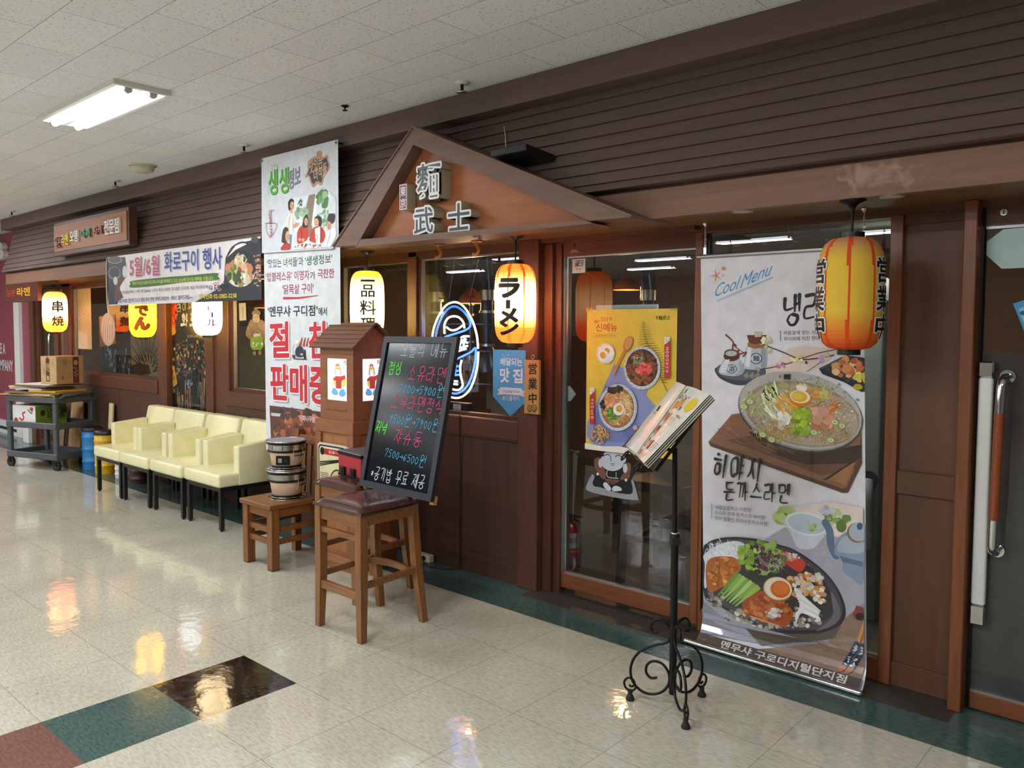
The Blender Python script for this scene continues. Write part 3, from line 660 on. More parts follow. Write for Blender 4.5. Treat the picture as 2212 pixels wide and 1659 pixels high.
MB().box(-9.27, -9.2, .44, .5, 0, 2.08, 'brown_trim').box(-8.6, -8.52, .44, .5, 0, 2.08, 'brown_trim').box(-9.2, -8.6, .44, .5, 0, .08, 'brown_trim').build('frame', d)
MB().add([(-9.2, .47, .08), (-8.6, .47, .08), (-8.6, .47, 2.08), (-9.2, .47, 2.08)], [(0, 1, 2, 3)], 'pane').build('pane', d)
MB().tube([(-8.68, .47, 1.5), (-8.68, .41, 1.5), (-8.68, .40, 1.46), (-8.68, .40, 1.0), (-8.68, .41, .96), (-8.68, .47, .96)], .017, 'chrome').build('handle', d)
# printed artwork, in half-millimetres on each sheet's own plane
ART_ROLL=[
('S','#d9653f',14,[(173,3717),(156,3779)],1),
('S','#d9653f',14,[(173,3717),(106,3708)],1),
('S','#d9653f',14,[(173,3717),(163,3652)],1),
('S','#d9653f',14,[(173,3717),(228,3672)],1),
('S','#d9653f',14,[(173,3717),(221,3753)],1),
('E','#d98a70',(252,3782,24,-1,1,-20)),
('E','#c9c2b0',(246,3715,20,-1,0,-14)),
('T','#3f97cc','Cool',(146,3498,391,3574,136),0,0.35),
('T','#3f97cc','Menu',(426,3580,718,3694,140),0,0.35),
('S','#3f97cc',4,[(178,3468),(754,3679)],0),
('S','#3f97cc',4,[(189,3456),(754,3670)],0),
('H','#1c1a1e','냉라멘',(859,3228,1424,3286,258),2,0),
('S','#555555',6,[(840,3173),(843,3078)],0),
('T','#55525a','여름철에 맞는 시원한 냉라멘',(872,3133,1377,3150,38),0,0),
('T','#55525a','무더위에 지친 현대인을 위한',(874,3076,1378,3096,38),0,0),
('C','#e3cdc2',[(834,2891),(896,2987),(1042,3031),(1286,3015),(1357,2977),(1211,2851),(1069,2795),(660,2778),(715,2834)]),
('C','#3f444c',[(192,2804),(203,2727),(282,2675),(436,2638),(618,2680),(705,2769),(660,2821),(432,2846)]),
('C','#59606a',[(202,2794),(267,2840),(501,2815),(660,2810),(694,2769),(572,2699),(412,2686),(258,2718)]),
('R','#8f8a7c',[(480,2739),(525,2773),(538,2719),(504,2707)]),
('R','#8f8a7c',[(537,2741),(582,2775),(594,2722),(561,2710)]),
('R','#8f8a7c',[(594,2743),(638,2777),(651,2724),(617,2712)]),
('C','#bcc3cc',[(517,3022),(700,3014),(714,2855),(704,2812),(627,2796),(513,2800),(478,2825),(493,2924)]),
('R','#9aa1ad',[(655,3003),(700,3014),(714,2855),(704,2812),(660,2802)]),
('R','#9a6a3a',[(519,3059),(699,3036),(689,3009),(588,2999),(517,3022)]),
('R','#6a3527',[(508,3129),(708,3131),(665,3051),(587,3039),(530,3060)]),
('R','#c9b8a4',[(579,3168),(663,3163),(653,3115),(591,3109)]),
('E','#2c3340',(607,2905,61,2,1,-53)),
('E','#c8ced6',(607,2905,52,2,1,-45)),
('T','#2c3340','麺',(577,2877,641,2879,56),2,0),
('C','#c3c9d2',[(284,2896),(436,2889),(478,2825),(496,2794),(457,2743),(376,2725),(269,2735),(223,2761),(243,2828)]),
('E','#5c2c22',(354,2920,84,2,1,-49)),
('E','#7a4030',(353,2953,77,2,1,-37)),
('E','#b8c2c8',(351,2947,59,2,1,-27)),
('S','#7a3422',16,[(285,3133),(357,3073),(381,3025),(428,2987),(487,2956)],1),
('S','#7a3422',14,[(364,2991),(369,3041),(399,3025)],0),
('S','#7a3422',14,[(428,2987),(429,2944),(510,2962),(476,2923)],0),
('E','#2c3340',(358,2796,55,2,1,-44)),
('E','#ccd1d8',(358,2796,47,2,1,-37)),
('T','#2c3340','酒',(328,2771,389,2773,49),2,0),
('R','#dfe3e8',[(520,3011),(565,3006),(547,2817),(495,2826),(510,2924)]),
('R','#e3e6ea',[(296,2885),(337,2889),(299,2753),(239,2762),(255,2829)]),
('R','#a4abb8',[(431,2878),(478,2825),(496,2794),(457,2743),(399,2729),(444,2792)]),
('S','#aab1bc',4,[(255,2840),(350,2830),(466,2841)],0),
('S','#aab1bc',4,[(258,2812),(351,2800),(465,2815)],0),
('S','#aab1bc',4,[(261,2785),(351,2770),(463,2789)],0),
('S','#aab1bc',4,[(264,2757),(352,2741),(461,2763)],0),
('S','#4b3630',10,[(677,3040),(875,2970),(1035,2912),(1178,2921),(1338,2956)],0),
('S','#4b3630',7,[(1035,2912),(1207,2973),(1356,3007)],0),
('S','#4b3630',8,[(649,2801),(792,2831),(941,2873),(1045,2918)],0),
('S','#4b3630',4,[(1100,2798),(1220,2887)],0),
('B',['#d8d39a','#e8e6b5','#c9cf8c'],(709,3078,49,1,-1,64),14,10,26),
('B',['#d8d39a','#e3dfae'],(1014,2912,72,2,-1,31),8,10,23),
('B',['#c987b5','#d9a6cf','#b86fa5'],(862,2847,42,2,-1,30),12,8,19),
('B',['#cfa0cc','#e0c3e0'],(1229,2928,50,1,-1,41),12,9,20),
('E','#7a2230',(1092,2883,11,0,1,-14)),
('B',['#c6d08a'],(745,2973,27,0,-1,21),4,8,17),
('B',['#b9c97a'],(1283,2965,20,0,-1,18),4,8,14),
('B',['#b9c97a','#c987b5'],(632,2799,34,1,0,21),5,7,13),
('R','#2f3038',[(1209,2831),(1445,2961),(1635,2934),(1643,2651),(1587,2638),(1432,2719),(1243,2781)]),
('R','#585a66',[(1221,2833),(1447,2954),(1464,2949),(1241,2827)]),
('R','#3d3a3c',[(1241,2832),(1450,2944),(1636,2920),(1637,2866),(1441,2749)]),
('B',['#d98f55','#e0a566','#c8683c','#e6b98a','#d07a4a'],(1457,2850,119,4,-2,84),34,22,42),
('R','#4a4650',[(1441,2734),(1637,2856),(1638,2817),(1461,2715)]),
('B',['#dcc544','#e6d667','#c9ae30'],(1584,2736,66,3,-2,69),12,24,44),
('R','#5a3a2a',[(126,2047),(372,2348),(779,2432),(1597,2292),(1609,2006),(1497,1731),(1449,1722),(151,2010)]),
('R','#8a5f48',[(126,2053),(372,2348),(779,2432),(1597,2292),(1584,2063),(1486,1780),(1448,1760)]),
('R','#6b4634',[(330,2090),(784,2220),(1601,2144),(1549,1959),(1266,1853)]),
('R','#3c2820',[(538,2198),(895,2134),(1311,2083),(1600,2174),(1603,2065),(1528,1997),(1111,1937),(789,2006)]),
('R','#9c6e45',[(1312,1828),(1528,2017),(1548,1999),(1471,1798)]),
('R','#2a1f1c',[(1268,1812),(1533,2022),(1538,2008),(1317,1827)]),
('N',['#7a523c','#9c7058','#7d5541'],(388,2140,128,12,-2,88),40,125,6,18,4),
('N',['#7a523c','#946a52'],(699,2050,282,30,-1,65),50,152,6,18,4),
('E','#3d3b38',(1021,2418,582,-100,-80,-358)),
('E','#8d8a84',(1020,2429,577,-101,-77,-348)),
('E','#b5b2aa',(1025,2437,568,-99,-75,-340)),
('B',['#9a968e','#c9c6be','#8a867e'],(1025,2440,557,39,-8,321),120,7,17),
('E','#9b8a76',(1042,2407,533,-72,-55,-293)),
('E','#b3a28b',(1058,2400,508,-69,-51,-272)),
('N',['#b9a98a','#8a7a66','#c4b79c','#7d7060','#a4a06a','#d0c8b0'],(1058,2400,487,37,-6,244),420,83,5,0,180),
('B',['#c9bda6','#d9cfba','#8f8270','#b0a28c','#efe9dc'],(1058,2400,478,36,-6,239),160,5,12),
('N',['#b5b86a','#9aa653','#c9cf8c','#8a9a4a'],(989,2646,356,18,-2,72),60,84,8,0,180),
('N',['#b9be86','#9aa85e','#d0d3a0'],(578,2462,123,8,-3,97),46,77,10,0,180),
('B',['#2e3a22','#3c4a2a','#24301c'],(765,2570,65,4,-1,53),22,17,33),
('N',['#e3e6c0','#cdd69a','#f0f0dc','#b9c87a'],(822,2446,118,8,-3,159),46,202,14,55,18),
('B',['#efece2','#f4f2ea','#e2ddd0'],(890,2335,85,7,-2,63),16,26,47),
('N',['#e39a3c','#eab04a','#d98328','#f0c060'],(950,2487,116,7,-2,94),50,158,10,50,25),
('N',['#e3a03c','#eab552','#d98d30'],(1207,2596,100,6,-1,51),34,122,9,10,20),
('N',['#c9d08a','#b0bd66'],(1278,2590,49,3,-2,51),16,91,8,80,40),
('B',['#f0ece0','#e8dcc0'],(1052,2649,62,3,-1,26),10,19,33),
('N',['#d97a3c','#e39a60','#c96a30'],(1300,2480,109,7,-1,60),30,121,11,-30,15),
('B',['#c98a6a','#b9765a','#d9a488','#c07c60'],(1243,2363,100,8,-2,87),20,30,61),
('N',['#c9955a','#d4ac74','#b98048','#d9bb88','#c96a4a'],(1337,2239,184,17,-3,91),120,60,4,0,180),
('N',['#cfa256','#d9b870','#b98a40','#c9c06a'],(871,2217,243,22,-2,74),110,75,7,0,180),
('E','#c08a3c',(1052,2550,102,-8,-8,-68)),
('E','#d9802a',(1050,2539,101,-8,-7,-64)),
('E','#f0e6cc',(1046,2564,95,-8,-7,-60)),
('E','#e3b23c',(1038,2565,76,-6,-6,-50)),
('E','#eac35a',(1022,2566,52,-4,-4,-33)),
('B',['#8fae2c','#a5c23c','#7a9a24','#b5cf50'],(1060,2328,92,7,-4,124),46,23,40),
('E','#9fb55c',(560,2488,40,-8,-7,-28)),
('E','#dfe3bf',(560,2488,26,-6,-4,-18)),
('E','#a8a080',(560,2488,15,-3,-2,-10)),
('E','#9fb55c',(498,2434,40,-7,-7,-27)),
('E','#dfe3bf',(498,2434,27,-4,-4,-17)),
('E','#a8a080',(498,2434,16,-2,-2,-9)),
('E','#9fb55c',(1368,2353,34,-7,-6,-26)),
('E','#dfe3bf',(1368,2353,23,-4,-4,-16)),
('E','#a8a080',(1368,2353,14,-3,-2,-9)),
('E','#9fb55c',(1433,2328,33,-6,-6,-26)),
('E','#dfe3bf',(1433,2328,22,-4,-4,-16)),
('E','#a8a080',(1433,2328,13,-2,-3,-9)),
('E','#9fb55c',(696,2179,39,-6,-6,-27)),
('E','#dfe3bf',(696,2179,26,-4,-4,-17)),
('E','#a8a080',(696,2179,16,-2,-2,-9)),
('E','#9fb55c',(786,2140,38,-7,-7,-28)),
('E','#dfe3bf',(786,2140,25,-5,-4,-17)),
('E','#a8a080',(786,2140,15,-3,-3,-10)),
('E','#9fb55c',(1185,2245,36,-6,-6,-26)),
('E','#dfe3bf',(1185,2245,24,-4,-3,-16)),
('E','#a8a080',(1185,2245,14,-2,-2,-9)),
('E','#9fb55c',(1338,2188,34,-6,-6,-26)),
('E','#dfe3bf',(1338,2188,23,-4,-4,-16)),
('E','#a8a080',(1338,2188,13,-2,-2,-9)),
('T','#2a2624','麵',(886,2714,955,2722,52),2,0),
('R','#b56a5a',[(842,2756),(862,2757),(862,2732),(843,2731)]),
('H','#1c1a1e','히야시',(175,1708,685,1708,231),2,0),
('H','#1c1a1e','돈까스라멘',(307,1495,978,1562,168),2,0),
('S','#555555',5,[(181,1432),(184,1284)],0),
('T','#55525a','새콤달콤하고 시원한',(216,1383,598,1412,42),0,0),
('T','#55525a','소스의 맛에 돈까스의 바삭한',(217,1333,741,1360,42),0,0),
('T','#55525a','맛이 일품인 히야시돈까스라멘.',(218,1277,773,1303,42),0,0),
('R','#e6d6cc',[(882,1289),(995,1519),(1333,1627),(1632,1617),(1640,1322),(1230,1281)]),
('R','#a9a8b4',[(752,1183),(929,1321),(1640,1322),(1681,612),(1680,456),(86,30),(117,191),(111,496)]),
('R','#8f8f9c',[(113,420),(404,265),(906,285),(1449,519),(1666,774),(1681,211),(58,41)]),
('N',['#9c9ca8','#b3b2bd','#86869a'],(785,265,579,152,-2,96),40,183,6,10,10),
('N',['#b5b4bf','#9f9eab'],(1289,1155,323,62,-3,147),40,136,6,15,10),
('B',['#aebf7a','#c3cf94','#8fa65a','#9db36c'],(950,1430,139,22,-2,70),16,28,59),
('B',['#a9bb78','#bccb92','#7f9a50'],(1391,1501,117,19,-2,67),16,22,48),
('B',['#b9b3cc','#c9c6d6'],(1323,1558,77,12,-1,34),8,22,45),
('E','#5f7a34',(1452,1422,45,7,2,-56)),
('C','#c9cdd6',[(933,1403),(989,1284),(1050,1167),(1120,1148),(1199,1170),(1254,1228),(1329,1355),(1333,1390)]),
('E','#dfe3ea',(1139,1391,196,-9,-19,-107)),
('E','#b9c6d0',(1139,1389,176,-8,-16,-91)),
('N',['#aebf5a','#c3d080','#8fa64a'],(1189,1371,56,9,-1,34),10,68,14,0,180),
('S','#5d7390',67,[(1310,1431),(1350,1359),(1365,1237),(1411,1144)],0),
('C','#8798ad',[(1399,1165),(1413,1280),(1470,1358),(1554,1406),(1637,1431),(1650,959),(1555,972),(1479,1012),(1466,1121)]),
('C','#a7b3c2',[(1420,1202),(1481,1337),(1640,1322),(1643,1223),(1507,1185)]),
('R','#63748c',[(1443,1151),(1645,1135),(1647,1091),(1472,1100)]),
('E','#8a6a4a',(1591,1388,84,-17,-27,-90)),
('E','#aab6c2',(1602,1397,78,-16,-25,-83)),
('E','#43587a',(1611,1449,25,4,1,-33)),
('R','#8d7260',[(1449,519),(1574,674),(1673,699),(1690,270),(1676,31),(691,27),(981,162),(1366,338)]),
('R','#5c5048',[(740,95),(1420,386),(1481,539),(1362,508),(906,285),(560,243)]),
('N',['#7d6250','#9c8470','#866b58'],(1314,185,344,98,-3,126),50,160,7,15,8),
('C','#2b282c',[(96,925),(135,1020),(255,1093),(425,1139),(641,1163),(813,1152),(1004,1135),(1179,1064),(1328,969),(1440,846),(1504,702),(1503,590),(1439,494),(1298,406),(1117,349),(906,303),(685,312),(468,355),(269,419),(118,485)]),
('C','#4d484e',[(135,918),(172,1008),(286,1077),(447,1121),(653,1144),(817,1135),(1000,1119),(1167,1054),(1309,964),(1417,849),(1478,714),(1478,608),(1416,517),(1280,434),(1107,380),(905,337),(695,345),(488,385),(299,445),(156,507)]),
('C','#3a3539',[(190,901),(223,982),(325,1043),(470,1083),(654,1104),(803,1097),(968,1084),(1120,1026),(1249,946),(1347,842),(1402,721),(1402,625),(1345,544),(1222,469),(1065,421),(882,383),(692,390),(506,427),(337,480),(209,535)]),
('C','#6b666d',[(1376,808),(1455,691),(1463,591),(1395,494),(1252,411),(1340,503),(1403,610)]),
('C','#5c575d',[(190,968),(426,1105),(716,1128),(1005,1088),(1192,1009),(1124,1007),(815,1087),(452,1067),(257,993)]),
('C','#dfe2e8',[(119,802),(103,888),(177,965),(296,1050),(452,1104),(555,1074),(519,945),(338,897),(153,797),(144,580),(116,586)]),
('N',['#f2f4f8','#d3d7df','#e6e9ee'],(324,981,194,37,-3,99),90,77,10,0,180),
('C','#b8672a',[(152,847),(390,938),(501,892),(484,791),(285,586),(158,551)]),
('B',['#c87a30','#d68f3e','#b0602a','#e0a050','#a5541f'],(315,755,156,33,-3,155),100,13,31),
('S','#6b3a18',8,[(280,860),(275,609)],0),
('B',['#a8501f','#bf6c2c'],(328,758,143,30,-3,136),20,11,21),
('B',['#b5b0a0','#8c8474','#d0ccc0','#6d655a','#a59a80'],(830,433,508,127,-3,107),130,12,32),
('B',['#7a7468','#b0aa9c'],(267,482,119,27,-1,75),36,11,26),
('S','#6f9a36',56,[(484,791),(267,513)],1),
('S','#8db54e',55,[(520,776),(299,503)],1),
('S','#a9c86a',56,[(556,762),(331,493)],1),
('S','#7fa844',55,[(592,748),(363,483)],1),
('S','#b9d284',55,[(628,734),(395,473)],1),
('S','#86ad48',55,[(663,719),(426,463)],1),
('S','#9cc05a',54,[(698,705),(458,453)],1),
('B',['#c98a4a','#d9a060','#b9762f','#e3b880','#a8602a'],(1128,810,169,38,-2,104),70,16,35),
('B',['#d9d4cc','#e6e2da','#c9b8a0'],(1162,841,157,34,-3,115),36,14,28),
('B',['#c98a4a','#d9b080','#e6d9cc'],(1277,763,56,13,-2,80),24,16,30),
('C','#c8452f',[(888,1065),(970,1099),(1128,1043),(1125,961),(1068,931),(937,992)]),
('R','#dd8a78',[(888,1065),(970,1095),(1065,1053),(1007,1007),(924,1025)]),
('B',['#e3d8d4'],(1006,1059,81,16,-1,29),10,10,21),
('B',['#7fa23a','#96b84e','#5f8230','#a9c870','#6a8c34'],(719,997,229,45,-4,155),70,22,49),
('B',['#4a2f3c','#5c3a4a','#3a2a30'],(695,968,194,38,-3,132),34,15,34),
('N',['#7a4a66','#8a5c78','#b0a0a8'],(817,980,143,29,-2,107),26,156,9,60,50),
('B',['#7fa23a','#93b64a'],(569,991,75,15,-3,122),20,22,44),
('C','#a9501f',[(535,507),(628,602),(726,673),(826,612),(970,586),(1030,554),(1021,445),(922,361),(733,385),(570,393)]),
('B',['#b85c22','#c9702c','#a04818','#d08038','#943f14'],(779,505,228,55,-3,131),110,15,34),
('B',['#cfc9c4','#e0dcd8'],(841,484,84,20,-1,47),22,12,27),
('S','#d9a878',15,[(620,393),(904,368)],0),
('S','#e8e6e2',40,[(1049,758),(1154,688),(1292,606)],1),
('S','#d9d6d0',40,[(1059,734),(1171,669),(1286,593)],1),
('S','#f2f0ee',41,[(1068,711),(1187,650),(1280,580)],1),
('S','#e8e6e2',40,[(1078,687),(1204,630),(1273,566)],1),
('S','#d9d6d0',40,[(1088,664),(1220,611),(1267,553)],1),
('S','#f2f0ee',40,[(1098,640),(1237,592),(1260,540)],1),
('S','#e8e6e2',40,[(1108,617),(1253,573),(1254,527)],1),
('S','#d9d6d0',40,[(1118,593),(1269,554),(1248,514)],1),
('S','#f2f0ee',40,[(1127,570),(1285,535),(1241,501)],1),
('S','#eceae6',35,[(1121,634),(1089,533),(1068,445)],1),
('S','#eceae6',35,[(1122,611),(1083,531),(1068,445)],1),
('S','#eceae6',35,[(1122,588),(1078,530),(1068,445)],1),
('S','#eceae6',35,[(1123,564),(1072,528),(1068,445)],1),
('E','#a86a34',(884,721,143,-4,-27,-122)),
('E','#e6d2b0',(886,728,134,-3,-24,-112)),
('E','#efe2c8',(889,729,120,-3,-22,-102)),
('E','#d8641c',(910,726,94,-2,-18,-84)),
('E','#e07c2c',(914,737,72,-2,-13,-61)),
('R','#8a3c34',[(1575,641),(1604,737),(1662,729),(1665,608),(1607,616)]),
('E','#2c2024',(1633,644,35,9,1,-33)),
('S','#c98a50',28,[(1681,612),(1614,349)],0),
('S','#b9743c',28,[(1693,537),(1661,384)],0),
('S','#232c40',48,[(1618,395),(1524,132)],0),
('S','#232c40',48,[(1671,387),(1589,128)],0),
('B',['#c9d0dc'],(1614,371,12,4,0,11),2,9,13),
('B',['#c9d0dc'],(1664,368,13,4,0,11),2,9,13),
('B',['#c9d0dc'],(1604,344,13,3,0,11),2,9,14),
('B',['#c9d0dc'],(1656,341,12,4,-1,11),2,9,13),
('B',['#c9d0dc'],(1594,316,13,4,0,11),2,9,13),
('B',['#c9d0dc'],(1647,314,13,4,0,11),2,9,13),
('B',['#c9d0dc'],(1584,289,13,3,0,11),2,9,14),
('B',['#c9d0dc'],(1638,287,13,4,0,11),2,9,13),
('B',['#c9d0dc'],(1574,261,13,4,0,11),2,9,13),
('B',['#c9d0dc'],(1630,260,12,4,-1,11),2,9,13),
('B',['#c9d0dc'],(1564,234,13,3,0,11),2,9,14),
('B',['#c9d0dc'],(1621,233,12,3,-1,11),2,9,13),
('B',['#c9d0dc'],(1555,206,12,4,-1,11),2,9,13),
('B',['#c9d0dc'],(1612,206,13,3,0,11),2,9,14),
('B',['#c9d0dc'],(1545,178,12,4,-1,11),2,9,13),
('B',['#c9d0dc'],(1603,178,13,4,0,12),2,9,13),
('B',['#c9d0dc'],(1535,150,12,4,-1,12),2,9,13),
('B',['#c9d0dc'],(1594,151,13,4,0,11),2,9,13),
('S','#b06a3c',47,[(1519,113),(1488,64)],0),
('S','#b06a3c',46,[(1584,115),(1553,66)],0),
]
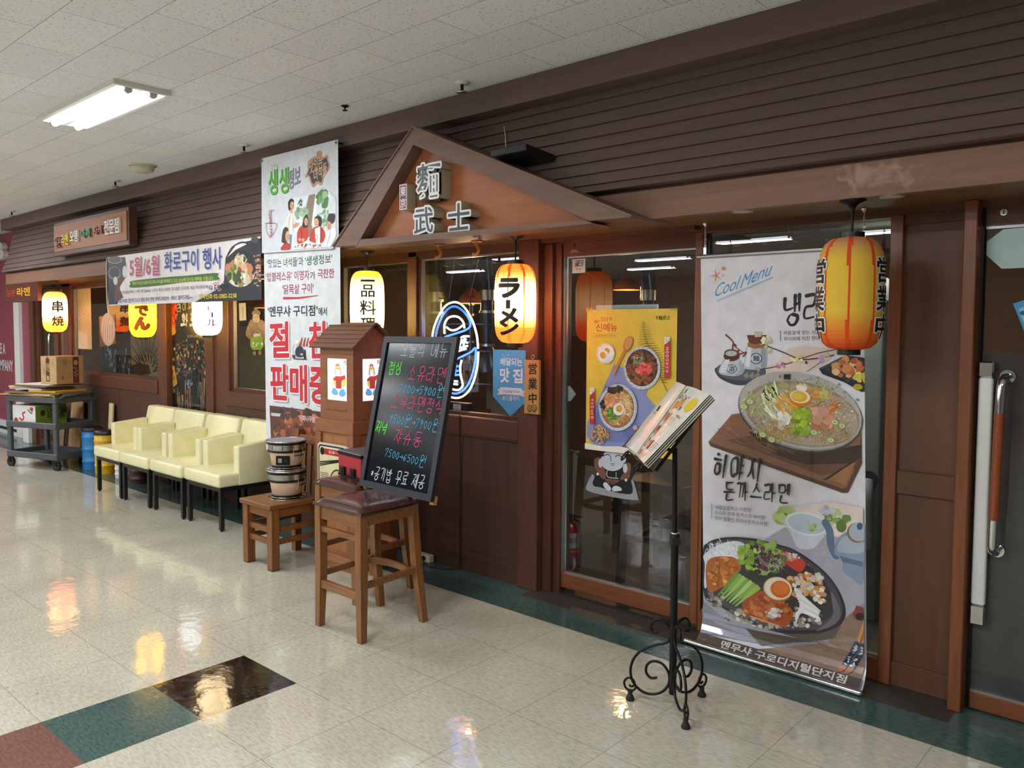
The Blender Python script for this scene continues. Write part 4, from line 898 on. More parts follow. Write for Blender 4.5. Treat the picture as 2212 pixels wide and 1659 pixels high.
ART_POSTER=[
('R','#e0c24a',[(8,69),(504,69),(736,50),(862,-2),(686,11),(8,-5)]),
('T','#c2481f','2019',(184,1485,345,1486,51),0,0),
('T','#c2481f','신메뉴',(126,1371,420,1376,92),1.2,0),
('S','#c2481f',6,[(102,1494),(163,1499)],0),
('S','#c2481f',6,[(102,1483),(163,1490)],0),
('S','#c2481f',6,[(102,1472),(163,1481)],0),
('S','#8a7428',2,[(103,1342),(444,1348)],0),
('S','#8a7428',2,[(104,1303),(444,1306)],0),
('T','#a5622c','M E N M U S H A',(131,1314,405,1318,18),0,0),
('T','#2a2418','麵武士',(954,1502,1098,1504,46),1,0),
('R','#b0522c',[(923,1547),(943,1547),(943,1509),(924,1509)]),
('R','#8f9ccf',[(379,997),(412,998),(517,963),(724,852),(838,750),(812,673),(927,563),(684,110),(635,11),(210,5),(14,133),(12,294),(241,729)]),
('S','#5f6fae',4,[(373,947),(505,908)],0),
('S','#5f6fae',4,[(366,922),(517,882)],0),
('S','#5f6fae',4,[(360,897),(529,856)],0),
('S','#5f6fae',4,[(354,873),(541,830)],0),
('S','#5f6fae',4,[(347,848),(553,805)],0),
('S','#5f6fae',4,[(341,823),(565,779)],0),
('S','#5f6fae',4,[(335,798),(577,753)],0),
('S','#5f6fae',4,[(328,774),(589,728)],0),
('S','#5f6fae',4,[(322,749),(601,702)],0),
('S','#5f6fae',4,[(316,724),(613,677)],0),
('S','#5f6fae',4,[(309,699),(625,651)],0),
('S','#5f6fae',4,[(303,674),(637,626)],0),
('S','#5f6fae',4,[(296,649),(649,600)],0),
('S','#5f6fae',4,[(290,624),(661,575)],0),
('S','#5f6fae',4,[(284,599),(673,549)],0),
('S','#5f6fae',4,[(277,574),(684,524)],0),
('S','#5f6fae',4,[(271,549),(696,499)],0),
('S','#5f6fae',4,[(264,524),(708,474)],0),
('S','#5f6fae',4,[(258,499),(720,448)],0),
('S','#5f6fae',4,[(251,473),(732,423)],0),
('S','#5f6fae',4,[(245,448),(743,398)],0),
('S','#5f6fae',4,[(272,426),(755,373)],0),
('S','#5f6fae',4,[(300,403),(767,348)],0),
('S','#5f6fae',4,[(327,380),(779,323)],0),
('S','#5f6fae',4,[(354,358),(790,298)],0),
('S','#5f6fae',4,[(381,336),(802,273)],0),
('S','#5f6fae',4,[(408,313),(814,248)],0),
('S','#5f6fae',4,[(435,291),(825,223)],0),
('S','#5f6fae',3,[(462,269),(837,199)],0),
('S','#5f6fae',4,[(488,247),(848,174)],0),
('S','#5f6fae',4,[(515,225),(860,149)],0),
('S','#5f6fae',4,[(541,203),(872,129)],0),
('S','#5f6fae',4,[(567,182),(883,130)],0),
('S','#5f6fae',4,[(594,160),(894,131)],0),
('S','#5f6fae',4,[(57,80),(268,764)],0),
('S','#5f6fae',4,[(76,82),(281,758)],0),
('S','#5f6fae',4,[(96,84),(295,752)],0),
('S','#5f6fae',4,[(115,86),(309,746)],0),
('S','#5f6fae',4,[(134,88),(322,740)],0),
('S','#5f6fae',4,[(154,90),(336,734)],0),
('S','#5f6fae',4,[(173,92),(349,728)],0),
('S','#5f6fae',4,[(192,93),(362,722)],0),
('S','#5f6fae',4,[(211,95),(376,716)],0),
('S','#5f6fae',4,[(231,97),(389,710)],0),
('S','#5f6fae',4,[(250,99),(403,704)],0),
('S','#5f6fae',4,[(269,101),(416,698)],0),
('S','#5f6fae',4,[(288,103),(429,692)],0),
('S','#5f6fae',4,[(306,105),(442,686)],0),
('S','#5f6fae',4,[(325,107),(456,681)],0),
('S','#5f6fae',4,[(344,109),(469,675)],0),
('S','#5f6fae',4,[(363,110),(482,669)],0),
('S','#5f6fae',4,[(382,112),(495,663)],0),
('S','#5f6fae',4,[(400,114),(508,657)],0),
('S','#5f6fae',4,[(419,116),(522,651)],0),
('S','#5f6fae',4,[(437,118),(535,646)],0),
('S','#5f6fae',4,[(456,120),(548,640)],0),
('S','#5f6fae',4,[(474,122),(561,634)],0),
('S','#5f6fae',4,[(493,123),(574,628)],0),
('S','#5f6fae',4,[(511,125),(587,622)],0),
('S','#5f6fae',4,[(529,127),(600,617)],0),
('S','#5f6fae',4,[(547,129),(613,611)],0),
('S','#5f6fae',4,[(566,131),(626,605)],0),
('S','#5f6fae',4,[(584,132),(639,599)],0),
('S','#5f6fae',4,[(602,134),(651,594)],0),
('S','#5f6fae',4,[(620,136),(664,588)],0),
('S','#5f6fae',4,[(638,138),(677,582)],0),
('S','#5f6fae',4,[(656,140),(690,577)],0),
('S','#5f6fae',4,[(674,141),(703,571)],0),
('S','#7a6a26',7,[(764,1487),(792,1305),(894,1115),(995,885),(1076,731)],0),
('S','#c9b040',10,[(764,1481),(809,1469)],1),
('S','#c9b040',10,[(764,1481),(732,1477)],1),
('S','#c9b040',11,[(766,1455),(823,1446)],1),
('S','#c9b040',11,[(766,1455),(726,1450)],1),
('S','#c9b040',10,[(769,1429),(837,1422)],1),
('S','#c9b040',10,[(769,1429),(721,1423)],1),
('S','#c9b040',10,[(771,1402),(850,1398)],1),
('S','#c9b040',10,[(771,1402),(715,1395)],1),
('S','#c9b040',11,[(773,1376),(863,1374)],1),
('S','#c9b040',11,[(773,1376),(710,1368)],1),
('S','#c9b040',10,[(776,1350),(875,1350)],1),
('S','#c9b040',10,[(776,1350),(706,1341)],1),
('S','#c9b040',10,[(778,1323),(886,1326)],1),
('S','#c9b040',10,[(778,1323),(702,1313)],1),
('S','#c9b040',11,[(780,1297),(896,1302)],1),
('S','#c9b040',11,[(780,1297),(698,1286)],1),
('S','#c9b040',10,[(785,1271),(907,1278)],1),
('S','#c9b040',10,[(785,1271),(698,1259)],1),
('S','#8a7a2a',10,[(800,1245),(927,1253)],1),
('S','#8a7a2a',10,[(800,1245),(709,1232)],1),
('S','#8a7a2a',10,[(815,1219),(946,1228)],1),
('S','#8a7a2a',10,[(815,1219),(721,1205)],1),
('S','#8a7a2a',11,[(829,1193),(964,1203)],1),
('S','#8a7a2a',11,[(829,1193),(734,1179)],1),
('S','#8a7a2a',10,[(844,1167),(980,1178)],1),
('S','#8a7a2a',10,[(844,1167),(747,1153)],1),
('S','#8a7a2a',10,[(859,1141),(995,1152)],1),
('S','#8a7a2a',10,[(859,1141),(762,1126)],1),
('S','#8a7a2a',11,[(873,1115),(1009,1127)],1),
('S','#8a7a2a',11,[(873,1115),(777,1100)],1),
('S','#8a7a2a',10,[(888,1089),(1021,1101)],1),
('S','#8a7a2a',10,[(888,1089),(793,1075)],1),
('S','#8a7a2a',10,[(903,1063),(1033,1074)],1),
('S','#8a7a2a',10,[(903,1063),(810,1049)],1),
('S','#8a7a2a',10,[(917,1038),(1042,1048)],1),
('S','#8a7a2a',10,[(917,1038),(828,1024)],1),
('S','#8a7a2a',10,[(932,1012),(1051,1021)],1),
('S','#8a7a2a',10,[(932,1012),(847,999)],1),
('S','#8a7a2a',10,[(946,986),(1059,994)],1),
('S','#8a7a2a',10,[(946,986),(866,974)],1),
('S','#8a7a2a',10,[(961,961),(1066,967)],1),
('S','#8a7a2a',10,[(961,961),(886,949)],1),
('S','#8a7a2a',10,[(975,935),(1071,939)],1),
('S','#8a7a2a',10,[(975,935),(907,924)],1),
('S','#8a7a2a',10,[(990,910),(1076,911)],1),
('S','#8a7a2a',10,[(990,910),(928,900)],1),
('S','#8a7a2a',10,[(1004,884),(1081,884)],1),
('S','#8a7a2a',10,[(1004,884),(950,875)],1),
('S','#8a7a2a',10,[(1018,859),(1084,856)],1),
('S','#8a7a2a',10,[(1018,859),(972,851)],1),
('S','#8a7a2a',10,[(1033,834),(1087,827)],1),
('S','#8a7a2a',10,[(1033,834),(994,827)],1),
('R','#e9e6de',[(403,1124),(380,1054),(318,1008),(238,1006),(173,1048),(148,1118),(171,1190),(235,1235),(314,1236),(378,1194)]),
('R','#f4f2ec',[(381,1124),(361,1063),(308,1025),(242,1023),(187,1058),(165,1119),(185,1180),(239,1218),(306,1219),(360,1183)]),
('E','#ffffff',(317,1144,64,22,29,-63)),
('E','#e3a82c',(296,1153,33,10,15,-33)),
('E','#fbfaf6',(250,1093,67,16,21,-62)),
('E','#e8ad30',(239,1101,39,10,13,-38)),
('S','#c98f52',35,[(534,1160),(464,1038),(393,898)],0),
('E','#b97a44',(575,1237,53,-15,-35,-84)),
('E','#d09a62',(580,1243,41,-12,-28,-68)),
('E','#cfd9e2',(762,972,234,8,4,-239)),
('E','#8fa4bd',(762,972,222,8,4,-228)),
('E','#dbe4ea',(762,972,219,8,4,-226)),
('S','#8fa4bd',4,[(959,979),(990,957)],0),
('S','#8fa4bd',3,[(954,927),(978,898)],0),
('S','#8fa4bd',4,[(935,877),(951,844)],0),
('S','#8fa4bd',3,[(905,834),(911,798)],0),
('S','#8fa4bd',4,[(864,800),(861,763)],0),
('S','#8fa4bd',4,[(817,777),(803,742)],0),
('S','#8fa4bd',4,[(765,767),(742,737)],0),
('S','#8fa4bd',4,[(713,772),(682,748)],0),
('S','#8fa4bd',4,[(664,790),(627,774)],0),
('S','#8fa4bd',4,[(621,820),(581,815)],0),
('S','#8fa4bd',4,[(588,862),(548,866)],0),
('S','#8fa4bd',4,[(566,911),(529,925)],0),
('S','#8fa4bd',4,[(558,964),(526,987)],0),
('S','#8fa4bd',4,[(565,1018),(539,1048)],0),
('S','#8fa4bd',3,[(585,1069),(568,1104)],0),
('S','#8fa4bd',4,[(617,1113),(610,1150)],0),
('S','#8fa4bd',4,[(658,1146),(662,1183)],0),
('S','#8fa4bd',4,[(707,1168),(721,1202)],0),
('S','#8fa4bd',4,[(759,1176),(782,1205)],0),
('S','#8fa4bd',3,[(811,1170),(840,1192)],0),
('S','#8fa4bd',3,[(859,1151),(894,1165)],0),
('S','#8fa4bd',4,[(900,1120),(937,1125)],0),
('S','#8fa4bd',3,[(932,1079),(969,1074)],0),
('S','#8fa4bd',4,[(952,1031),(987,1017)],0),
('E','#4a2a1c',(759,977,204,8,4,-206)),
('B',['#6b3f28','#7d4e32','#3c2216','#8a5a3a','#54301f','#945f3c'],(759,977,186,7,-3,188),260,12,31),
('N',['#3d5a34','#8fa67c','#56754a','#a9b99a'],(733,1046,88,3,-1,65),40,82,9,0,180),
('B',['#d9453c','#e35e50','#c93830','#ea7a6a'],(785,962,86,3,-1,54),34,21,42),
('E','#cfd9e2',(451,513,259,18,4,-266)),
('E','#8fa4bd',(451,513,246,17,4,-254)),
('E','#dbe4ea',(451,513,242,17,4,-251)),
('S','#8fa4bd',4,[(674,529),(704,505)],0),
('S','#8fa4bd',3,[(669,474),(692,444)],0),
('S','#8fa4bd',4,[(651,422),(666,387)],0),
('S','#8fa4bd',4,[(621,374),(627,336)],0),
('S','#8fa4bd',4,[(582,334),(578,295)],0),
('S','#8fa4bd',4,[(534,305),(522,267)],0),
('S','#8fa4bd',4,[(482,287),(461,252)],0),
('S','#8fa4bd',4,[(427,282),(398,253)],0),
('S','#8fa4bd',4,[(374,291),(339,269)],0),
('S','#8fa4bd',4,[(324,313),(285,300)],0),
('S','#8fa4bd',4,[(282,347),(241,343)],0),
('S','#8fa4bd',4,[(249,390),(209,397)],0),
('S','#8fa4bd',4,[(229,442),(192,457)],0),
('S','#8fa4bd',4,[(221,497),(189,522)],0),
('S','#8fa4bd',4,[(227,554),(203,585)],0),
('S','#8fa4bd',4,[(247,608),(231,644)],0),
('S','#8fa4bd',4,[(278,656),(272,695)],0),
('S','#8fa4bd',4,[(319,695),(323,735)],0),
('S','#8fa4bd',4,[(368,724),(381,762)],0),
('S','#8fa4bd',4,[(421,740),(442,774)],0),
('S','#8fa4bd',4,[(475,743),(504,771)],0),
('S','#8fa4bd',4,[(528,732),(562,753)],0),
('S','#8fa4bd',4,[(576,710),(613,721)],0),
('S','#8fa4bd',4,[(617,676),(655,678)],0),
('S','#8fa4bd',4,[(647,632),(685,626)],0),
('S','#8fa4bd',4,[(667,583),(702,567)],0),
('E','#8a5a30',(448,513,222,16,3,-230)),
('E','#a87440',(448,513,213,15,3,-222)),
('N',['#e0c890','#cfae70','#b98f50','#e8d8b0'],(447,530,182,12,-2,187),160,85,11,0,180),
('B',['#d9b07a','#c99a60','#e3c9a0','#d98f60','#b07a48'],(447,519,189,13,-2,198),90,18,37),
('B',['#2c2a1c','#3c3a28','#4a442c'],(429,711,105,6,-1,33),30,15,32),
('B',['#2c2a1c','#3a3624'],(251,539,40,2,-1,44),12,12,27),
('N',['#e6d2a0','#d9b878'],(588,539,77,6,-2,121),40,83,19,40,60),
('B',['#d98a5c','#e3a880'],(378,569,79,6,-1,56),12,22,41),
('B',['#5a8a30','#74a344','#487422','#8fb85c'],(406,438,92,7,-1,72),60,13,30),
('E','#f4f1e8',(469,496,72,-6,-14,-71)),
('E','#e39a24',(478,504,39,-3,-8,-40)),
('E','#f0b440',(482,510,23,-2,-5,-24)),
('B',['#d9a060','#c98a48','#e3b880'],(214,198,122,11,-1,124),6,16,25),
('N',['#c98f4a','#d9a660','#b97a38','#e3bb80'],(214,186,122,12,-1,102),60,62,16,0,180),
('S','#5c2e1c',14,[(831,400),(459,-2)],0),
('S','#6b3824',14,[(844,385),(492,1)],0),
('E','#d9a8b0',(692,307,30,3,0,-28)),
('R','#f0eeea',[(1045,1318),(1112,1319),(1113,1277),(1047,1229)]),
('R','#c9323a',[(1113,1283),(1117,875),(1053,872),(1047,1234)]),
('E','#b9b4ae',(1079,1289,19,1,1,-18)),
('E','#f0eeea',(1079,1292,13,0,0,-13)),
('T','#f6ecec','2',(1062,1180,1100,1181,30),0,0),
('T','#f6ecec','0',(1063,1139,1100,1140,30),0,0),
('T','#f6ecec','0',(1064,1098,1101,1100,30),0,0),
('T','#f6ecec','G',(1065,1058,1102,1059,29),0,0),
('T','#f6ecec','부',(1065,1017,1103,1018,29),0,0),
('T','#f6ecec','타',(1066,976,1103,977,29),0,0),
('T','#f6ecec','동',(1067,935,1104,936,29),0,0),
('R','#f0eeea',[(68,722),(135,725),(135,678),(69,623)]),
('R','#c9323a',[(135,684),(137,302),(73,296),(69,629)]),
('E','#b9b4ae',(102,692,22,1,0,-20)),
('E','#f0eeea',(102,694,15,1,0,-13)),
('T','#f6ecec','새',(85,562,122,564,31),0,0),
('T','#f6ecec','우',(85,521,123,523,31),0,0),
('T','#f6ecec','미',(86,480,123,482,32),0,0),
('T','#f6ecec','소',(86,439,124,442,32),0,0),
('T','#f6ecec','라',(87,398,124,401,32),0,0),
('T','#f6ecec','멘',(87,357,125,360,32),0,0),
('R','#efe9dc',[(8,69),(250,54),(477,77),(761,63),(737,6),(8,-5)]),
]
ART_VERT=[
('T','#a9a86a','2TV',(282,4088,477,4083,73),1,0),
('S','#7fb0cf',12,[(305,3915),(232,3845),(267,3773)],0),
('S','#7fb0cf',12,[(260,3911),(187,3841),(221,3749)],0),
('T','#2f6e22','생생',(215,3730,747,3711,361),2.6,0),
('T','#5faf3a','생생',(203,3739,735,3720,359),1.6,0),
('T','#5c5a66','정보',(743,3749,1033,3792,275),2.2,0),
('T','#8a8794','정보',(736,3755,1025,3798,273),1.2,0),
('C','#b98d6a',[(1149,3899),(1207,3966),(1225,4083),(1338,4132),(1417,4135),(1425,4188),(1496,4198),(1549,4175),(1549,4121),(1602,4100),(1656,4124),(1694,4088),(1686,4048),(1730,3971),(1684,3896),(1599,3844),(1567,3766),(1543,3733),(1481,3736),(1450,3762),(1411,3748),(1331,3721),(1269,3802),(1230,3880),(1173,3873)]),
('R','#3a3a42',[(1206,3915),(1247,3970),(1260,4065),(1369,4105),(1463,4097),(1571,4068),(1648,4089),(1670,4041),(1700,3975),(1661,3908),(1568,3857),(1536,3770),(1505,3769),(1459,3797),(1396,3796),(1356,3755),(1301,3807),(1270,3884)]),
('T','#cfa880','맛있는',(1255,3914,1562,3957,174),1.8,0),
('T','#cfa880','녀석들',(1356,3800,1661,3863,165),1.8,0),
('R','#e0e6e9',[(728,3622),(1072,3629),(1394,3631),(1688,3644),(1860,3509),(1854,3010),(1717,2875),(533,2914),(561,3259),(732,3360)]),
('R','#8d806e',[(1234,3625),(1393,3629),(1290,3060),(1209,3048),(1133,3399)]),
('R','#f2f5f6',[(1393,3629),(1456,3632),(1340,3195),(1292,3199)]),
('B',['#5f8a52','#7aa36a','#8fb582','#4a7442'],(1549,3542,123,-13,1,100),26,31,74),
('B',['#6f9a68','#8fb08a','#a9c4a8'],(1068,3377,178,-16,1,84),30,18,52),
('B',['#7fa57a','#9cbc9a'],(1607,3282,198,-17,1,109),24,20,49),
('B',['#4f7a72'],(1037,3539,66,-7,1,65),12,11,26),
('C','#e9e4de',[(750,3425),(852,3397),(883,3299),(847,3141),(796,3106),(676,3125),(663,3318)]),
('R','#6a8aa8',[(753,3119),(813,3115),(793,2963),(742,2957)]),
('C','#2a2426',[(722,3571),(771,3618),(839,3616),(871,3565),(802,3449),(734,3474)]),
('E','#dba98a',(823,3523,51,-5,-1,-57)),
('R','#dba98a',[(768,3471),(836,3464),(827,3413),(759,3424)]),
('R','#d49a80',[(840,3236),(917,3272),(1016,3257),(966,3216),(865,3196)]),
('C','#c9442f',[(948,3133),(1015,3203),(1131,3231),(1195,3179),(1192,3021),(995,2969),(937,3011)]),
('C','#3a2a28',[(1073,3208),(1116,3326),(1182,3366),(1221,3307),(1212,3215),(1162,3182)]),
('E','#dba98a',(1167,3265,45,-4,-1,-54)),
('R','#dba98a',[(963,3047),(1128,3035),(1110,2989),(995,3007)]),
('C','#c9442f',[(1241,3027),(1323,3160),(1497,3173),(1589,3111),(1611,3028),(1525,2943),(1288,2977)]),
('R','#f0f0f0',[(1371,3147),(1497,3173),(1501,2935),(1400,2951)]),
('C','#2e2626',[(1364,3258),(1389,3311),(1468,3317),(1537,3279),(1528,3189),(1481,3174)]),
('E','#e0b090',(1411,3235,57,-5,0,-57)),
('S','#8a8a8a',10,[(1385,3017),(1377,3054),(1425,3060),(1432,3022),(1400,2997)],0),
('C','#eef0f4',[(1602,2937),(1651,3088),(1773,3124),(1855,3117),(1854,3010),(1732,2883),(1633,2885)]),
('C','#3a302e',[(1675,3240),(1707,3318),(1835,3311),(1834,3226),(1773,3187)]),
('E','#d9a284',(1705,3165,52,-4,-1,-59)),
('C','#b5402f',[(525,2914),(570,2978),(674,3010),(776,2964),(758,2908)]),
('C','#4a3a3a',[(550,3057),(582,3190),(661,3234),(737,3187),(710,3113),(674,3000),(562,3017)]),
('E','#dba98a',(702,3094,54,-4,-2,-75)),
('R','#e6e6e6',[(826,2933),(1061,2965),(1602,2928),(1709,2876),(1287,2884),(826,2899)]),
('B',['#8a8f96','#c9b090','#b5402f','#d9d2c0','#5a6068'],(1191,2928,349,-23,0,28),34,11,29),
('S','#f4f4f4',13,[(911,2946),(871,3044),(931,3115)],0),
('S','#4a2e24',6,[(818,3530),(832,3529)],0),
('S','#4a2e24',6,[(845,3527),(857,3525)],0),
('S','#c07a60',5,[(840,3520),(841,3508)],0),
('S','#b03a34',8,[(826,3495),(839,3490),(851,3493)],0),
('S','#4a2e24',6,[(1155,3273),(1168,3273)],0),
('S','#4a2e24',6,[(1181,3271),(1193,3269)],0),
('S','#c07a60',6,[(1176,3264),(1177,3252)],0),
('S','#b03a34',8,[(1163,3239),(1176,3234),(1187,3238)],0),
('S','#4a2e24',5,[(1385,3244),(1401,3244)],0),
('S','#4a2e24',5,[(1416,3241),(1430,3239)],0),
('S','#c07a60',4,[(1410,3234),(1411,3223)],0),
('S','#b03a34',7,[(1394,3210),(1409,3205),(1424,3209)],0),
('S','#4a2e24',5,[(1679,3174),(1694,3173)],0),
('S','#4a2e24',4,[(1710,3171),(1723,3169)],0),
('S','#c07a60',5,[(1703,3164),(1705,3154)],0),
('S','#b03a34',7,[(1688,3140),(1703,3136),(1717,3139)],0),
('S','#4a2e24',6,[(691,3105),(705,3104)],0),
('S','#4a2e24',6,[(718,3103),(731,3101)],0),
('S','#c07a60',6,[(713,3095),(714,3084)],0),
('S','#b03a34',8,[(699,3069),(712,3065),(725,3069)],0),
('S','#f2ede6',11,[(775,3394),(731,3293),(745,3148)],0),
('S','#d6cfc6',8,[(826,3380),(850,3292),(831,3161)],0),
('S','#a8321f',8,[(1015,3194),(1063,3105),(1037,2994)],0),
('S','#a8321f',8,[(1543,3142),(1526,3052),(1502,2962)],0),
('S','#cfd3d8',8,[(1734,3073),(1695,2985),(1648,2898)],0),
('S','#5a4844',8,[(608,3159),(589,3083),(579,3026)],0),
('S','#4a3a38',7,[(1132,3315),(1115,3251),(1098,3206)],0),
('S','#a8324a',9,[(130,3329),(418,3300),(362,3187),(289,3144),(217,3144),(155,3203),(130,3329)],0),
('S','#a8324a',8,[(217,3120),(303,3118)],0),
('E','#a8324a',(257,3495,36,-3,0,-22)),
('E','#dfe2e8',(257,3495,22,-2,0,-13)),
('S','#a8324a',11,[(315,3504),(354,3496)],0),
('T','#a8324a','밥',(213,3396,298,3390,73),0,0),
('T','#a8324a','블',(223,3314,304,3310,74),0,0),
('T','#a8324a','스',(232,3233,309,3229,74),0,0),
('T','#a8324a','유',(241,3152,315,3148,73),0,0),
('T','#2c3138',"'맛있는 녀석들'과",(97,2669,1035,2658,131),0.8,0),
('T','#1f5a44',"'생생정보'",(1082,2659,1719,2660,129),1.6,0),
('T','#a03058',"'밥블레스유' 이영자",(61,2468,1184,2457,137),1,0),
('T','#2c3138','가',(1199,2460,1326,2460,108),0.8,0),
('T','#a03058','극찬한',(1382,2466,1767,2464,127),1.4,0),
('T','#a03058',"'닭목살 구이'",(499,2269,1281,2266,141),0.8,0),
('S','#c23a40',38,[(514,2212),(905,2207),(1166,2219),(1392,2230)],1),
('T','#22303c',"'멘무샤 구디점'",(105,1944,1368,1948,151),1.8,0),
('T','#2c3138','에서',(1393,1950,1592,1952,115),0.8,0),
('T','#a9adb2','절',(185,1312,687,1330,508),5,0),
('T','#f4f5f7','절',(145,1334,660,1351,508),5.5,0),
('T','#c8323a','절',(151,1337,655,1354,509),3.2,0),
('T','#a9adb2','찬',(1198,1333,1651,1352,494),5,0),
('T','#f4f5f7','찬',(1162,1353,1627,1371,494),5.5,0),
('T','#c8323a','찬',(1168,1356,1622,1374,494),3.2,0),
('T','#a9adb2','판매중',(201,678,1667,699,527),5,0),
('T','#f4f5f7','판매중',(160,698,1643,718,528),5.5,0),
('T','#c8323a','판매중',(166,702,1638,721,527),3.2,0),
('S','#b5442f',46,[(947,1514),(975,1590),(1002,1644)],1),
('S','#b5442f',46,[(1026,1515),(1054,1591),(1081,1644)],1),
('S','#b5442f',45,[(1105,1517),(1132,1592),(1159,1645)],1),
('C','#2c3a4c',[(825,1450),(907,1521),(1013,1492),(1038,1394),(984,1363),(851,1367)]),
('E','#d9b090',(886,1536,37,0,-1,-31)),
('E','#eeeeee',(876,1574,48,0,0,-22)),
('R','#1c1c20',[(756,1338),(1141,1337),(1089,1326),(796,1324)]),
('R','#3a2a24',[(1031,1341),(1052,1470),(1078,1471),(1089,1338)]),
('R','#5a3a2e',[(748,1387),(819,1389),(813,1346),(753,1344)]),
('S','#555',6,[(784,1403),(758,1464),(794,1534)],0),
('E','#d9b090',(985,1401,37,1,0,-15)),
('R','#5c4038',[(129,608),(1734,610),(1727,8),(171,-166)]),
('B',['#8a4a34','#a05a40','#744030','#a86848','#5a3a32','#b87456'],(913,288,695,62,5,292),260,30,97),
('B',['#4c3c38','#5c4840'],(534,521,357,27,1,63),40,18,57),
('R','#c9c4c0',[(168,502),(435,506),(406,461),(176,454)]),
('T','#8c2c44',"'커피나무숯'으로",(894,437,1485,443,89),2.5,0),
('T','#f0e6e6',"'커피나무숯'으로",(894,437,1485,443,89),0.6,0),
]
ART_HORZ=[
('R','#ece4e4',[(-3,957),(5668,935),(5692,463),(2937,9),(67,12)]),
('R','#3a3c46',[(-64,953),(855,917),(918,684),(642,471),(464,22),(47,21)]),
('R','#6b4c44',[(370,481),(764,627),(911,556),(558,344),(740,146),(308,57)]),
('E','#8d8484',(372,888,348,-19,-4,-78)),
('E','#5a4a4a',(373,896,290,-16,-3,-62)),
('E','#787a80',(339,629,310,-14,-7,-131)),
('E','#3c3e46',(340,645,241,-10,-6,-101)),
('E','#e0dcdc',(822,640,105,-5,-6,-112)),
('E','#d9d0cc',(390,480,101,-4,-4,-81)),
('R','#2d3038',[(4619,699),(4934,890),(5667,929),(5681,-4),(3542,-2),(4338,200),(4556,328)]),
('N',['#c98a6a','#e0b090','#b0705a'],(5562,469,142,-7,6,253),46,109,26,0,10),
('N',['#c9a090','#d9b8a8'],(4395,307,160,-6,5,162),24,101,21,0,10),
('R','#efe9ec',[(4672,696),(4985,900),(5332,877),(4932,799)]),
('E','#1c1e24',(5050,492,465,-21,-8,-293)),
('E','#e6e0dc',(5049,453,441,-19,-6,-241)),
('E','#23262c',(5051,518,455,-21,-7,-247)),
('S','#2a2c32',28,[(4645,697),(4831,845),(5161,901),(5427,806),(5520,674)],0),
('B',['#b08a5a','#8fa84a','#c97a5a','#e3d2a0','#6b8a3c','#d9b88a','#a8543c'],(5024,441,370,-16,4,183),90,38,95),
('N',['#e8d9a8','#f0e6c0'],(5079,647,174,-9,2,78),30,114,19,0,180),
('B',['#e6dcc8'],(5171,331,147,-5,2,78),8,45,75),
('B',['#2f4a2a','#3c5a34'],(4894,342,202,-8,3,92),10,47,85),
('E','#4a4a50',(5501,916,105,-8,-1,-51)),
('T','#b9b4be','5월/6월',(1077,518,2316,499,362),3,0),
('T','#c04a66','5월/6월',(1052,532,2290,512,359),1.6,0),
('T','#b4b4c4','화로구이 행사',(2514,551,4522,517,346),3.2,0),
('T','#2f4496','화로구이 행사',(2488,563,4503,528,344),1.6,0),
('C','#3f7236',[(1071,392),(1184,451),(2575,467),(3261,461),(4292,464),(4358,416),(4342,349),(3257,354),(2308,328),(1123,324)]),
('T','#e0d84a','화로구이(꼬꼬닭구이,기타구이)를 예약하고 오신 손님께 푸진장 혜택을 드립니다.',(1161,357,4233,340,79),1,0),
('T','#8a6a72','1.무료음료서비스 사케 1병 (360ml)  2.후식 제공 (시원한 미니냉면 3.디저트 제공 미니파르페)',(647,204,4063,208,75),0.4,0),
('T','#3a3a44','다 드립니다.',(4091,187,4709,189,82),2,0),
('T','#34407a','화로구이로 맛있게 드시고 많이 회식 한번 부탁드려요!!!!!  서비스 많이드려요~~',(503,37,3514,55,82),0.8,0),
('T','#e6cf3a','예약전화 02-2082-3238',(3732,50,4950,44,84),2,0),
]
